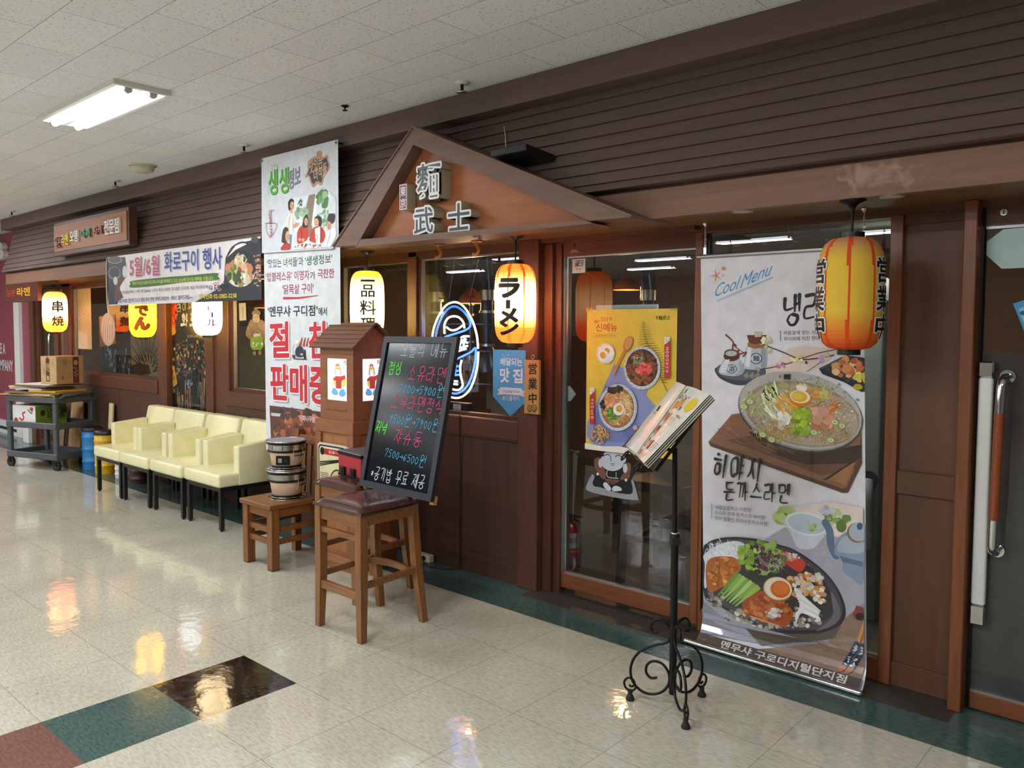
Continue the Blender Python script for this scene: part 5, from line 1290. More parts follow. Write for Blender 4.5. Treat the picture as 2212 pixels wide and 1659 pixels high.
ART_NIGHT=[
('R','#1f2226',[(-372,3294),(1615,3175),(1519,138),(-104,16),(-318,1075)]),
('R','#b8322c',[(-170,3136),(236,3114),(176,1963),(88,1701),(-260,1714)]),
('B',['#d8443a','#3a1a1a','#e06a50'],(-24,2037,188,-2,12,291),24,33,92),
('E','#c9952c',(-53,1700,188,1,-3,-88)),
('H','#b9bcc0','라이브',(196,2064,830,2128,159),3,0),
('H','#e6e8ea','화로구이',(339,1789,1722,1818,230),4,0),
('T','#a9adb0','꼬꼬나무 전문점',(603,1575,1413,1591,52),1,0),
('R','#8a3a4a',[(1272,1590),(1538,1599),(1540,1229),(1288,1208)]),
('B',['#d9a06a','#c95a5a'],(1407,1405,111,2,5,165),14,25,62),
('B',['#6a3a2c','#8a6a3c','#3c5a50','#8a342c','#a8905a','#2c403c','#2a2220','#4a4030','#1f2226'],(677,1135,805,24,15,413),260,18,53),
('R','#c9953c',[(-224,1004),(30,998),(157,652),(13,571),(-124,697)]),
('T','#2a2018','ホ',(-96,846,49,852,68),1,0),
('T','#2a2018','ル',(-80,770,65,776,68),1,0),
('T','#2a2018','モ',(-64,694,81,701,68),1,0),
('T','#2a2018','ン',(-48,618,97,625,68),1,0),
('N',['#a89c70','#6a7a5a','#7a3c2c','#34504a','#8a5c3c','#1c1c1c','#2a2a2a'],(681,420,779,47,11,315),130,436,31,90,6),
('R','#121416',[(241,422),(269,745),(324,805),(434,810),(492,740),(468,436)]),
('R','#121416',[(738,352),(772,896),(824,955),(930,959),(986,890),(956,365)]),
('R','#121416',[(-130,148),(-105,387),(-48,450),(65,456),(125,386),(104,164)]),
('R','#121416',[(836,187),(856,345),(908,405),(1013,411),(1068,344),(1052,202)]),
('B',['#2f5f96','#4a7aa8','#8a9aa0'],(675,677,90,5,4,86),14,18,44),
]
ART_TAG=[
('T','#e6e3ea','배달되는',(128,625,480,629,95),1.6,0),
('T','#e6e3ea','맛',(125,418,273,425,171),3.2,0),
('T','#e6e3ea','집',(339,418,485,425,168),3.2,0),
('E','#e6e3ea',(166,755,8,0,0,-6)),
('E','#e6e3ea',(259,755,9,0,1,-6)),
('E','#6a7a88',(301,785,15,1,0,-11)),
('R','#d3d2da',[(74,330),(148,338),(148,261),(72,257),(105,295)]),
('R','#d3d2da',[(468,333),(532,337),(509,296),(533,258),(469,258)]),
('R','#e6e3ea',[(123,357),(482,356),(480,272),(124,269)]),
('T','#4a86b8','맛집배달의프로',(166,287,451,297,36),1,0),
('T','#e6e3ea','푸드플라이',(161,185,440,199,68),1.6,0),
]
ART_PLAQUE=[
('T','#1c1612','営',(71,474,200,484,131),1.6,0),
('T','#1c1612','業',(67,296,207,303,135),1.6,0),
('T','#1c1612','中',(79,126,198,139,122),1.6,0),
('E','#1c1612',(97,71,41,3,0,-38)),
('E','#a9763c',(97,71,33,2,0,-32)),
('T','#1c1612','王',(80,54,114,57,28),0,0),
('S','#1c1612',8,[(83,35),(86,22)],0),
('S','#1c1612',8,[(111,37),(108,24)],0),
('E','#1c1612',(162,76,41,2,1,-39)),
('E','#a9763c',(162,76,33,2,1,-33)),
('T','#1c1612','王',(146,59,179,61,28),0,0),
('S','#1c1612',8,[(149,40),(151,27)],0),
('S','#1c1612',8,[(176,42),(174,29)],0),
]
ART_NEON=[
('S','#fff0c8',30,[(-501,859),(-466,991),(-371,1153),(-246,1281),(-123,1331),(-1,1331),(118,1276),(222,1170),(310,1034),(368,879),(390,713)],0),
('S','#3a6aff',35,[(-434,860),(-387,1002),(-292,1153),(-169,1254),(-46,1278),(74,1234),(178,1160),(244,1066),(237,1003),(149,956),(-1,918),(-246,862)],0),
('S','#fff0c8',24,[(-253,905),(-253,1034),(-184,1120),(-77,1146),(29,1129),(111,1066),(134,982)],0),
('S','#fff0c8',18,[(-215,997),(-122,957),(-16,965),(97,1018)],0),
('S','#3a6aff',31,[(-45,550),(109,609),(259,666),(340,721),(347,625),(328,499),(274,341),(192,210),(82,126),(-30,89),(-158,97)],0),
('S','#fff0c8',25,[(394,674),(381,500),(328,324),(247,174),(138,79),(-2,31),(-172,41)],0),
('S','#fff0c8',22,[(81,554),(54,450),(68,332),(96,254),(96,195),(12,141),(-144,153)],0),
('S','#e8ecff',24,[(-3,744),(108,864),(245,875)],0),
('S','#e8ecff',24,[(39,804),(191,835)],0),
('S','#e8ecff',24,[(-3,665),(108,795),(218,787)],0),
('S','#e8ecff',24,[(53,716),(218,748)],0),
('S','#e8ecff',24,[(-31,645),(53,676),(191,709)],0),
('S','#e8ecff',24,[(163,864),(136,717)],0),
('S','#3a6aff',22,[(-87,455),(19,468)],0),
('S','#3a6aff',22,[(-87,395),(19,404)],0),
('S','#3a6aff',22,[(-108,339),(40,351)],0),
('S','#3a6aff',22,[(-31,506),(-44,347)],0),
('S','#e8ecff',24,[(-122,264),(26,261)],0),
('S','#e8ecff',24,[(-122,224),(26,221)],0),
]
ART_STICK=[
('C','#9b9ea4',[(-15,78),(56,224),(99,233),(157,125),(572,101),(603,231),(643,234),(705,52),(699,31),(546,18),(272,18),(29,36)]),
('C','#16171b',[(78,150),(127,263),(89,435),(265,479),(472,467),(627,417),(635,304),(609,244),(631,144),(605,86),(464,75),(354,82),(186,106),(108,107)]),
('C','#7a5238',[(104,425),(196,447),(239,335),(268,269),(241,207),(170,245),(112,320)]),
('C','#7a5238',[(462,236),(515,323),(540,429),(600,425),(595,322),(569,250)]),
('R','#7a5238',[(241,219),(462,224),(408,182),(353,152),(298,168)]),
('R','#0f1013',[(268,316),(447,315),(441,233),(276,235)]),
('S','#d9dde2',8,[(284,312),(290,242),(434,241)],0),
('S','#d9dde2',7,[(406,309),(404,246)],0),
('E','#c3c9d2',(356,419,153,18,2,-102)),
('C','#c3c9d2',[(223,497),(348,557),(512,529),(506,425),(224,404)]),
('E','#c3c9d2',(189,388,31,4,1,-52)),
('E','#c3c9d2',(527,370,30,4,1,-54)),
('S','#16171b',9,[(237,481),(286,502),(328,480),(329,428)],0),
('S','#16171b',9,[(390,487),(444,510),(499,470)],0),
('S','#16171b',6,[(329,399),(384,403)],0),
('S','#16171b',7,[(343,383),(371,384)],0),
('R','#16171b',[(181,463),(194,541),(236,545),(231,469)]),
('C','#d6d9de',[(228,147),(269,176),(340,115),(313,82),(256,104)]),
('C','#d6d9de',[(354,117),(395,152),(463,144),(484,112),(409,90),(361,89)]),
('E','#eeeeee',(150,256,17,2,0,-16)),
('E','#eeeeee',(540,237,16,2,0,-16)),
('S','#16171b',6,[(311,199),(337,152)],0),
('S','#16171b',6,[(341,203),(348,153)],0),
('S','#16171b',5,[(372,207),(359,155)],0),
('S','#16171b',5,[(402,211),(370,156)],0),
]
ART_BOY=[
('C','#6b5138',[(317,464),(458,696),(604,722),(888,708),(1025,594),(1044,419),(880,367),(498,362)]),
('B',['#8a6a48','#5a4430','#a5845a'],(672,556,283,1,3,127),40,26,63),
('C','#7fa02c',[(472,258),(524,401),(788,442),(881,380),(901,253),(806,188),(687,192),(567,183)]),
('B',['#e6eedc'],(593,273,86,2,1,47),9,17,26),
('B',['#e6eedc'],(796,290,80,1,1,43),9,16,26),
('E','#4a3a2a',(678,829,142,-1,-1,-61)),
('E','#e6cfa8',(672,747,118,-1,-2,-79)),
('E','#4a3a2a',(668,912,67,-1,0,-25)),
('S','#3a2c20',10,[(605,760),(653,760)],0),
('S','#3a2c20',9,[(700,759),(748,759)],0),
('S','#3a2c20',8,[(651,702),(699,702)],0),
('R','#e9e2dc',[(574,466),(789,480),(799,429),(584,414)]),
('E','#8a6a48',(602,126,57,1,-1,-38)),
('E','#8a6a48',(786,134,56,2,-1,-38)),
('R','#dcdcd8',[(927,355),(986,393),(1017,243),(958,191)]),
('R','#e9dfc0',[(95,1018),(331,1020),(348,710),(111,700)]),
('S','#7a6a3a',15,[(230,944),(233,749)],0),
]

# ================================================================== hanging from the ceiling
MAIN_FIT = None
for i, (x, y) in enumerate(FITTINGS):
    if i == 0:
        t = thing('ceiling_light', 'white recessed ceiling light with two lit fluorescent tubes over the left floor', 'ceiling light', (x, y, CEIL), group='fluorescent ceiling lights')
        b = MB()
        for a0, a1, c0, c1 in ((-.60, .60, -.165, -.135), (-.60, .60, .135, .165), (-.60, -.575, -.135, .135), (.575, .60, -.135, .135)): b.box(a0, a1, c0, c1, -.03, .02, 'white_plastic', .002)
        b.box(-.575, .575, -.012, .012, -.028, -.012, 'white_plastic'); b.build('frame', t, True)
        b = MB(); b.add([(-.575, -.135, -.004), (.575, -.135, -.004), (.575, .135, -.004), (-.575, .135, -.004)], [(0, 3, 2, 1)], 'opal'); b.build('reflector', t, True)
        for s in (-1, 1): MB().cyl((-.555, s*.07, -.034), (.555, s*.07, -.034), .021, 'tube').cyl((-.572, s*.07, -.034), (-.555, s*.07, -.034), .022, 'steel').cyl((.555, s*.07, -.034), (.572, s*.07, -.034), .022, 'steel').build('fluorescent_tube', t, True)
        MAIN_FIT = t
    else:
        o = copy_thing(MAIN_FIT, (x, y, CEIL), None, 'fluorescent ceiling light of the hall behind the viewer')
for i, (x, y, lab) in enumerate(((-.615, -.143, 'white sprinkler head on the ceiling nearest the gable peak'), (-1.48, -.291, 'small dark sprinkler head on the ceiling left of the gable'), (-2.912, -.144, 'sprinkler head on the ceiling above the tall white banner'),
                               (-5.145, -.171, 'sprinkler head on the ceiling just left of the smoke detector'), (-8.116, -.156, 'sprinkler head on the ceiling at the far left end of the crown beam'))):
    t = thing('sprinkler_head', lab, 'sprinkler', (x, y, CEIL), group='ceiling sprinklers')
    s = .55 if i == 1 else 1
    MB().lathe([(.04*s, 0), (.042*s, -.006), (.022*s, -.012), (.016*s, -.012)], (0, 0, 0), 'white_plastic' if i != 1 else 'black_metal', 24, cap=True).build('escutcheon', t, True)
    MB().cyl((0, 0, -.01), (0, 0, -.045*s), .009*s, 'black_metal').lathe([(.004, -.05*s), (.03*s, -.052*s), (.032*s, -.056*s), (.004, -.056*s)], (0, 0, 0), 'steel' if i != 1 else 'black_metal', 16).build('deflector', t, True)
t = thing('smoke_detector', 'beige dome smoke detector on the ceiling left of the white banner', 'smoke detector', (-4.243, -.313, CEIL))
MB().lathe([(.0, -.062), (.06, -.06), (.085, -.048), (.095, -.025), (.095, 0)], (0, 0, 0), 'cream_plastic', 28).build('housing', t, True)
MB().lathe([(.1, -.012), (.112, -.008), (.112, 0)], (0, 0, 0), 'cream_plastic', 28).build('base', t, True)
for x, y, lab in ((.942, .075, 'round unlit downlight in the soffit over the hanging poster'), (1.575, .075, 'round unlit downlight in the soffit right of the unlit lantern')):
    t = thing('downlight', lab, 'downlight', (x, y, 2.12), group='soffit downlights')
    MB().lathe([(.036, -.001), (.047, -.005), (.049, 0)], (0, 0, 0), 'alu', 28).build('trim_ring', t, True)
    MB().lathe([(0, -.0015), (.038, -.002)], (0, 0, 0), 'cream_plastic', 28).build('lens', t, True)

# ================================================================== gable with the shop's name
t = thing('gable', 'brown wooden gable roof carrying the black and white shop characters', 'gable', (-.9, -.1, 2.1))
apx, apz = -1.013, 2.765
def xz(y0, y1): return (lambda a, c: (a, y0, c)), (lambda a, c: (a, y1, c))
f0, f1 = xz(-.06, -.03)
MB().prism([(-1.60, 2.125), (.30, 2.125), (-1.013, 2.70)], f0, f1, 'gable_wood').build('panel', t)
f0, f1 = xz(-.15, .2)
MB().prism([(apx, apz), (-1.013, 2.668), (-1.555, 2.115), (-1.80, 2.125)][::-1], f0, f1, 'barge_wood').build('barge_board', t)
MB().prism([(apx, apz), (.50, 2.112), (.265, 2.115), (-1.013, 2.668)][::-1], f0, f1, 'barge_wood').build('barge_board', t)
f0, f1 = xz(-.148, .02)
MB().prism([(-1.57, 2.106), (.285, 2.100), (.24, 2.118), (-1.53, 2.152)], f0, f1, 'barge_wood').build('base_beam', t)
f0, f1 = xz(-.158, .22)
MB().prism([(apx, apz), (apx, apz+.012), (.512, 2.119), (.50, 2.110)], f0, f1, 'barge_wood').prism([(-1.80, 2.123), (-1.812, 2.126), (apx, apz+.012), (apx, apz)], f0, f1, 'barge_wood').build('roof_edge', t)
# cut-out letters: pale block, white face, slate character
def block_letter(ch, x0, x1, z0, z1, lab, y=-.06, depth=.075, rim=.012, ink=1.2):
    w, h = x1-x0-2*rim, z1-z0-2*rim; off = [(rim*math.cos(2*PI*i/30), rim*math.sin(2*PI*i/30)) for i in range(30)]
    b = MB(); vs, fs = fitted(ch, ink, .5)
    for ox, oz in off: b.add([(x0+rim+ox+w*v[0], y if v[2] < 0 else y-depth, z0+rim+oz+h*v[1]) for v in vs], fs, 'letter_side')
    o = b.build('sign_letter', t); o['label'] = lab
    b = MB(); vs, fs = fitted(ch, ink)
    for i, (ox, oz) in enumerate(off): b.add([(x0+rim+ox+w*v[0], y-depth-.001-i*2e-5, z0+rim+oz+h*v[1]) for v in vs], fs, 'letter_white')
    b.build('face', o)
    MB().add([(x0+rim+w*v[0], y-depth-.0025, z0+rim+h*v[1]) for v in vs], fs, 'letter_slate').build('character', o)
block_letter('麵', -1.01, -.785, 2.335, 2.56, 'largest black character with white outline at the top of the gable')
block_letter('武', -1.035, -.845, 2.135, 2.31, 'black character with white outline at the lower left of the gable')
block_letter('士', -.745, -.55, 2.13, 2.305, 'black plus-shaped character with white outline at the lower right of the gable')
o = MB().box(-1.157, -1.087, -.135, -.06, 2.30, 2.455, 'letter_side', .006).build('name_tablet', t); o['label'] = 'small red upright tablet with two white characters'
s = Sheet(lambda u, v, h: (-1.157+u, -.1352-h, 2.30+v), 'vinyl'); s.rect(.002, .068, .002, .153, '#e6e4e2'); s.rect(.008, .062, .008, .147, '#8c2a46')
s.text('東', .012, .082, .058, .082, .058, '#efece8', 1.4); s.text('京', .012, .014, .058, .014, .055, '#efece8', 1.4); s.build('face', o)
MB().box(-.975, -.955, -.075, -.06, 2.315, 2.328, 'hook_yellow').tube([(-.965, -.075, 2.32), (-.965, -.095, 2.325), (-.965, -.1, 2.31)], .004, 'hook_yellow').build('bracket', t)
# flat black box on brackets above the gable
t = thing('speaker', 'flat black speaker box fixed to the siding right of the gable peak', 'speaker', (-.15, -.02, 2.48))
def tp(x, y, z): return (x, y, z-(y+.2)*-.0-(.02 if y > -.1 else 0))
MB().box(-.345, -.10, -.2, .04, 2.497, 2.532, 'black_plastic', .004, taper=tp).build('cabinet', t)
for x in (-.29, -.15): MB().box(x-.01, x+.01, .0, .06, 2.478, 2.50, 'black_metal').build('bracket', t)
MB().tube([(-.345, .02, 2.5), (-.41, .03, 2.53), (-.47, .06, 2.6), (-.50, .09, 2.68), (-.52, .10, 2.74)], .003, 'cable_white').build('wire', t)
# wooden name board on the siding, left
t = thing('sign_board', 'orange wood shop sign with a row of coloured letters at left on the siding', 'sign', (-6.0, -.05, 2.35))
MB().box(-6.945, -5.04, -.1, -.02, 2.355, 2.71, 'brown_trim_x', .004).box(-6.8, -6.6, -.02, .1, 2.45, 2.6, 'brown_trim').box(-5.4, -5.2, -.02, .1, 2.45, 2.6, 'brown_trim').build('frame', t)
MB().box(-6.92, -5.075, -.108, -.099, 2.40, 2.675, 'gable_wood').build('panel', t)
for k, (tx, x0, x1, z0, h, c) in enumerate((('일본', -6.84, -6.68, 2.44, .11, '#8a5a50'), ('라멘', -6.66, -6.47, 2.45, .12, '#e3c53a'), ('오뎅', -6.42, -6.21, 2.465, .12, '#e8e6e0'), ('마끼', -6.12, -5.90, 2.49, .085, '#3f8a66'), ('사케', -5.80, -5.60, 2.50, .08, '#8a4a4c'), ('전문점', -5.54, -5.20, 2.48, .14, '#e8e6e0'))):
    m = flat('sign_ink_%d' % k, c, 0.45, var=.03); vs, fs = fitted(tx, 1.2, .5)
    MB().add([(x0+(x1-x0)*v[0], -.108 if v[2] < 0 else -.128, z0+h*v[1]) for v in vs], fs, 'sign_ink_%d' % k).build('lettering', t)
# small dark red sign under the soffit at the far left
t = thing('hanging_sign', 'small dark red hanging sign with red and yellow letters at far left', 'sign', (-8.3, .0, 1.9))
MB().box(-8.98, -7.75, -.02, .03, 1.89, 2.119, 'brown_trim_x', .004).build('board', t)
s = Sheet(lambda u, v, h: (-8.98+u, -.0202-h, 1.89+v), 'ink_gloss'); s.rect(.01, 1.22, .008, .22, '#5c2820'); s.text('일본', .12, .075, .46, .075, .085, '#b03022', 2.2); s.text('라멘', .52, .07, .98, .07, .10, '#e0a424', 3); s.build('face', t)

# ================================================================== paper lanterns
def lantern(lab, x, y, z0, z1, r, colf, texts, bulb=None, inkcol='#2a2018', outline=None, cap=.045, sq=5):
    t = thing('paper_lantern', lab, 'lantern', (x, y, 2.12), group='paper lanterns along the shop front')
    n, m = 96, 75; H = z1-z0; rc = cap*1.05
    def R(q):
        q = min(1, max(0, q)); return rc+(r-rc)*max(0, 1-abs(2*q-1)**sq)**.5
    vs = []
    for k in range(m+1):
        q = k/m; rr = R(q)-(.0022 if k % 3 == 0 else 0)
        for i in range(n):
            a = 2*PI*i/n; vs.append((x+rr*math.sin(a), y-rr*math.cos(a), z0+H*q))
    b = MB()
    for k in range(m):
        for i in range(n):
            b.add([], [], 'lantern_paper'); c = hx(colf((i+.5)/n*360, (k+.5)/m))
            b.f.append([k*n+i, k*n+(i+1) % n, (k+1)*n+(i+1) % n, (k+1)*n+i]); b.m.append('lantern_paper'); b.s.append(True); b.c.append(c)
    b.v = vs; 
    if not bulb: b.m = ['lantern_paper_unlit']*len(b.m)
    b.build('paper_shade', t)
    MB().lathe([(cap*.75, z1-.012), (cap*1.08, z1-.012), (cap*1.08, z1+.02), (cap*.75, z1+.02), (cap*.75, z1-.012)], (x, y, 0), 'black_plastic', 32, False).build('top_ring', t)
    MB().lathe([(cap*.7, z0-.022), (cap, z0-.022), (cap, z0+.01), (cap*.7, z0+.01), (cap*.7, z0-.022)], (x, y, 0), 'black_plastic', 32, False).build('bottom_ring', t)
    h = MB().lathe([(.052, 2.119), (.05, 2.112), (.02, 2.098), (.008, 2.08), (.006, 2.06)], (x, y, 0), 'black_metal', 24).cyl((x, y, 2.07), (x, y, z1+.012), .005, 'black_metal')
    h.box(x-cap*.9, x+cap*.9, y-.004, y+.004, z1+.008, z1+.014, 'black_metal'); h.build('hanger', t)
    if bulb:
        MB().ball((x, y, z0+H*bulb[3]), .028, 'bulb').cyl((x, y, z0+H*bulb[3]+.02), (x, y, z1+.01), .012, 'white_plastic').build('bulb', t)
        L = bpy.data.lights.new('lantern_light', 'POINT'); L.energy = bulb[0]; L.color = bulb[1]; L.shadow_soft_size = .03; L.use_shadow = True
        o = bpy.data.objects.new('lantern_light', L); o.location = (x, y, z0+H*bulb[3]-.035); COL.objects.link(o)
    for phi, chars in texts:
        th0 = math.radians(phi)
        s = Sheet(lambda u, v, hh: (x+(R((v-z0)/H)+.0022+hh)*math.sin(th0+u/r), y-(R((v-z0)/H)+.0022+hh)*math.cos(th0+u/r), v), 'ink'); s.sub = .012
        for ch, w, v, hgt, bo in chars:
            if outline: s.text(ch, -w/2, v, w/2, v, hgt, outline, bo+5.5); s.h += .0008
            s.text(ch, -w/2, v, w/2, v, hgt, inkcol, bo)
        s.build('character', t)
    return t
def stripes(phi0, n, w0):  # tapering vertical stripes from both ends
    def f(a, q):
        d = abs(((a-phi0+180/n) % (360/n))-180/n); e = abs(2*q-1)
        return d < w0*(max(0, e-.1)*1.0+.18)
    return f
st = stripes(16, 8, 5.2)
def mixh(a, b, t):
    a, b = [int(a[i:i+2], 16) for i in (1, 3, 5)], [int(b[i:i+2], 16) for i in (1, 3, 5)]; t = min(1, max(0, t))
    return '#%02x%02x%02x' % tuple(int(a[i]+(b[i]-a[i])*t) for i in range(3))
def col_big(a, q):
    if st(a, q): return '#ec5a30'
    c = '#f3c94e'
    c = mixh(c, '#ee6c34', (.34-q)/.28); return mixh(c, '#d8986c', (q-.80)/.16)
st2 = stripes(66, 8, 4.6)
def col_ramen(a, q):
    if st2(a, q): return '#d8401e'
    c = '#fbe9c8'; c = mixh(c, '#dc5020', (.44-q)/.26); return mixh(c, '#e08038', (q-.70)/.22)
KAN = lambda s_, w, h, top, gap, bo: [(c, w, top-h-i*(h+gap), h, bo) for i, c in enumerate(s_)]
lantern('big unlit orange and yellow paper lantern hanging before the right window', 1.426, .065, 1.511, 1.968, .128, col_big, [(-50, KAN('営業中', .10, .10, 1.88, .012, 2)), (88, KAN('営業中', .10, .10, 1.88, .012, 2))], None, '#1c1a18', '#efece4')
lantern('lit orange lantern with thick black lettering beside the wooden post', -.42, .09, 1.508, 1.955, .118, col_ramen, [(22, [('ラ', .12, 1.765, .10, 7), ('ー', .022, 1.70, .05, 4), ('メ', .105, 1.62, .08, 7), ('ン', .11, 1.558, .07, 7)])], (21, (1, .78, .5), 0, .56))
lantern('lit pale yellow lantern with four black characters above the lamp house', -1.856, .17, 1.535, 1.985, .118, lambda a, q: '#f4eaa8' if abs(2*q-1) < .8 else '#e6cf4a', [(54, [('一', .10, 1.905, .014, 0), ('品', .09, 1.80, .085, 2.2), ('料', .11, 1.68, .1, 2.4), ('理', .1, 1.565, .095, 2.4)])], (28, (1, .9, .62), 0, .5))
lantern('lit orange lantern with two red-brown characters at the far left end', -7.53, .09, 1.528, 1.995, .132, lambda a, q: mixh(mixh('#f8e0a8', '#e8702a', (.46-q)/.3), '#ee9a44', (q-.78)/.2), [(84, [('串', .11, 1.76, .125, 3), ('焼', .125, 1.60, .115, 2.6)])], (30, (1, .78, .48), 0, .56), '#3a120a')
lantern('lit bright yellow lantern with orange lettering below the wide banner', -5.24, .10, 1.492, 1.97, .124, lambda a, q: '#f4cf1c', [(62, [('お', .1, 1.83, .09, 4), ('で', .11, 1.70, .09, 5), ('ん', .13, 1.57, .11, 7)])], (34, (1, .88, .5), 0, .55), '#d8641e', '#7a3a10')
lantern('lit white lantern with violet lettering below the wide banner', -3.97, .10, 1.522, 1.98, .124, lambda a, q: '#f6ead2', [(80, [('ビ', .07, 1.73, .05, 2), ('ー', .016, 1.675, .045, 2), ('ル', .09, 1.60, .06, 2.5)])], (40, (1, .88, .68), 0, .5), '#7a48b8')

# ================================================================== banners, posters, stickers
def panel_sheet(o, art, X0, Y, Z0, x0, x1, z0, z1, bg, mat='ink', name='printed_sheet', parent=None, thick=.0012):
    s = Sheet(lambda u, v, h: (X0+u, Y-h, Z0+v), mat); s.clip = (x0-X0, x1-X0, z0-Z0, z1-Z0)
    s.h = thick; s.rect(x0-X0, x1-X0, z0-Z0, z1-Z0, bg); s.h = 0; s.rect(x0-X0, x1-X0, z0-Z0, z1-Z0, '#d8d8d8')
    s.h = thick+2e-4; s.ops(art); return s.build(name, parent)
# wide banner over the left windows
t = thing('banner', 'wide white event banner with red and blue lettering tied below the siding', 'banner', (-4.3, -.01, 1.8), group='shop banners')
panel_sheet(t, ART_HORZ, -5.69, -.045, 1.8, -5.685, -2.86, 1.80, 2.278, '#d9d3d6', 'ink', 'printed_sheet', t)
b = MB().tube([(-5.68, -.05, 2.27), (-5.695, -.052, 2.1), (-5.69, -.054, 1.85), (-5.66, -.054, 1.72), (-5.64, -.052, 1.62)], .006, 'string').tube([(-5.68, -.05, 2.27), (-5.66, -.01, 2.285), (-5.64, .02, 2.29)], .005, 'string'); b.build('tie_cord', t)
# tall banner in two sheets
t = thing('banner', 'tall white hanging banner in two sheets beside the gable', 'banner', (-2.3, -.05, .66), group='shop banners')
s = Sheet(lambda u, v, h: (-2.82+u, -.06-h, .7+v), 'ink'); up = [(0, 1.448), (.885, 1.425), (.955, 1.50), (.955, 2.145), (.01, 2.148)]
s.h = .0012; s.poly(up, '#d2d6da'); s.h = 0; s.poly(up, '#d0d0d0'); s.h = .0013
art_v = ART_VERT; k_ = next(i for i, o in enumerate(art_v) if o[0] == 'T' and '맛있는 녀석들' in o[2] and '과' in o[2])
s.ops(art_v[:k_]); s.build('upper_sheet', t)
s = Sheet(lambda u, v, h: (-2.82+u, -.045-h, .7+v), 'ink'); s.h = .0012; lo = [(.005, -.04), (.852, -.04), (.852, .905), (.95, .915), (.95, 1.452), (.005, 1.452)]; s.poly(lo, '#d9dcde'); s.h = 0; s.poly(lo, '#d8d8d8'); s.h = .0013; s.ops(art_v[k_:]); s.build('lower_sheet', t)
for x, z in ((-2.80, 2.83), (-1.885, 2.827)): MB().cyl((x, -.0625, z), (x, -.064, z), .013, 'steel', n=16).cyl((x, -.01, z), (x, -.0645, z), .006, 'black_metal', n=10).build('grommet', t)
# long hanging poster with metal bars
t = thing('hanging_poster', 'tall hanging food poster with a blue script heading before the right window', 'poster', (1.01, .33, 0), group='food posters')
ZB = .15
def curl(u, v, h):
    xs = .60+u+(.02*(1.95-v) if False else 0)
    if v >= ZB: return (xs, .34-h, v)
    q = (ZB-v)/.212; return (xs, .34-.085*q*q-h*.7, ZB-.212*q+.074*q*q+h*.5)
s = Sheet(curl, 'ink_gloss'); s.cut = [.15, .115, .08, .045, .01, -.025]
def edge(v): return .0+(1.95-v)*.028
def outl(lift): return [(edge(-.06), -.058), (edge(-.06)+.80, -.058), (edge(.15)+.795, .15), (edge(1.95)+.785, 1.948), (edge(1.95), 1.948), (edge(.15), .15)]
s.h = .0008; s.poly(outl(0), '#e2dfe4'); s.h = 0; s.poly(outl(0), '#d8d8d8'); s.h = .001
# keep the print within the sheet's right and left edges
def clipx(pts, x, sg):
    r = []
    for i in range(len(pts)):
        a, b = pts[i], pts[(i+1) % len(pts)]; da, db = (a[0]-edge(a[1])-x)*sg, (b[0]-edge(b[1])-x)*sg
        if da >= 0: r.append(a)
        if da*db < 0:
            q = da/(da-db); r.append((a[0]+(b[0]-a[0])*q, a[1]+(b[1]-a[1])*q))
    return r
_sp = s.split
def split_clip(pts):
    q = clipx(clipx(pts, 0, 1), .79, -1)
    return _sp(q) if len(q) > 2 else []
s.split = split_clip
s.ops(ART_ROLL)
strip = [(edge(-.05), -.058), (edge(-.05)+.8, -.058), (edge(.0)+.795, .016), (edge(.0), .022)]
s.poly(strip, '#5c5350'); s.h += 4e-5
s.ell((.075+.05, -.014), (.042, 0), (0, .026), '#b5aca0', 20); s.h += 2e-5; s.ell((.075+.05, -.014), (.038, 0), (0, .022), '#6a5f58', 20); s.h += 2e-5
s.cut = None; s.h += .0025
s.text('멘무샤 구로디지털단지점', .185, -.045, .785, -.045, .056, '#dedbd8', 2.2)
s.build('printed_sheet', t)
MB().cyl((.585, .335, 1.955), (1.41, .335, 1.955), .011, 'alu').build('top_bar', t)
MB().cyl((.60, .25, .014), (1.455, .238, .014), .013, 'chrome').ball((.60, .25, .014), .013, 'chrome').ball((1.455, .238, .014), .013, 'chrome').build('bottom_bar', t)
for x in (.625, 1.385):
    b = MB().lathe([(.014, 2.119), (.012, 2.11), (.004, 2.10)], (x, .335, 0), 'steel', 16).box(x-.008, x+.008, .333, .337, 1.955, 2.0, 'steel')
    for i in range(6): b.tube([(x+.0035*math.cos(a) if i % 2 else x, .335+(0 if i % 2 else .0035*math.cos(a)), 2.092-i*.017+.010*math.sin(a)) for a in [2*PI*j/10 for j in range(10)]], .0016, 'chrome', 6, True)
    b.build('chain', t)
# yellow poster on the door
t = thing('poster', 'yellow menu poster with two noodle bowls taped inside the door glass', 'poster', (.1, .46, .885), group='food posters')
panel_sheet(t, ART_POSTER, -.19, .466, .89, -.192, .40, .889, 1.702, '#ecca48', 'ink', 'printed_sheet', t)
MB().box(-.20, -.15, .4628, .4634, 1.69, 1.715, 'clear_sleeve').build('tape', t); MB().box(.36, .41, .4628, .4634, 1.69, 1.715, 'clear_sleeve').build('tape', t)
tag(MB().box(-.135, .272, .474, .486, 1.64, 1.727, 'white_plastic').build('paper_sign'), 'plain white board edge showing above the yellow poster on the door', 'sign')
# seated figure sticker on the door glass
t = thing('sticker', 'brown and white sticker of a kneeling kimono figure low on the door', 'sticker', (0, .463, .62), group='window stickers')
s = Sheet(lambda u, v, h: (-.18+u, .4655-h*.3, .62+v), 'vinyl'); s.ops(ART_STICK); s.build('decal', t)
s = Sheet(lambda u, v, h: (-4.1+u, .447-h*.3, 1.3+v), 'vinyl'); s.ops(ART_BOY); tag(s.build('sticker'), 'sticker of a boy in green trousers on the glass beside the tall banner', 'sticker', 'window stickers')
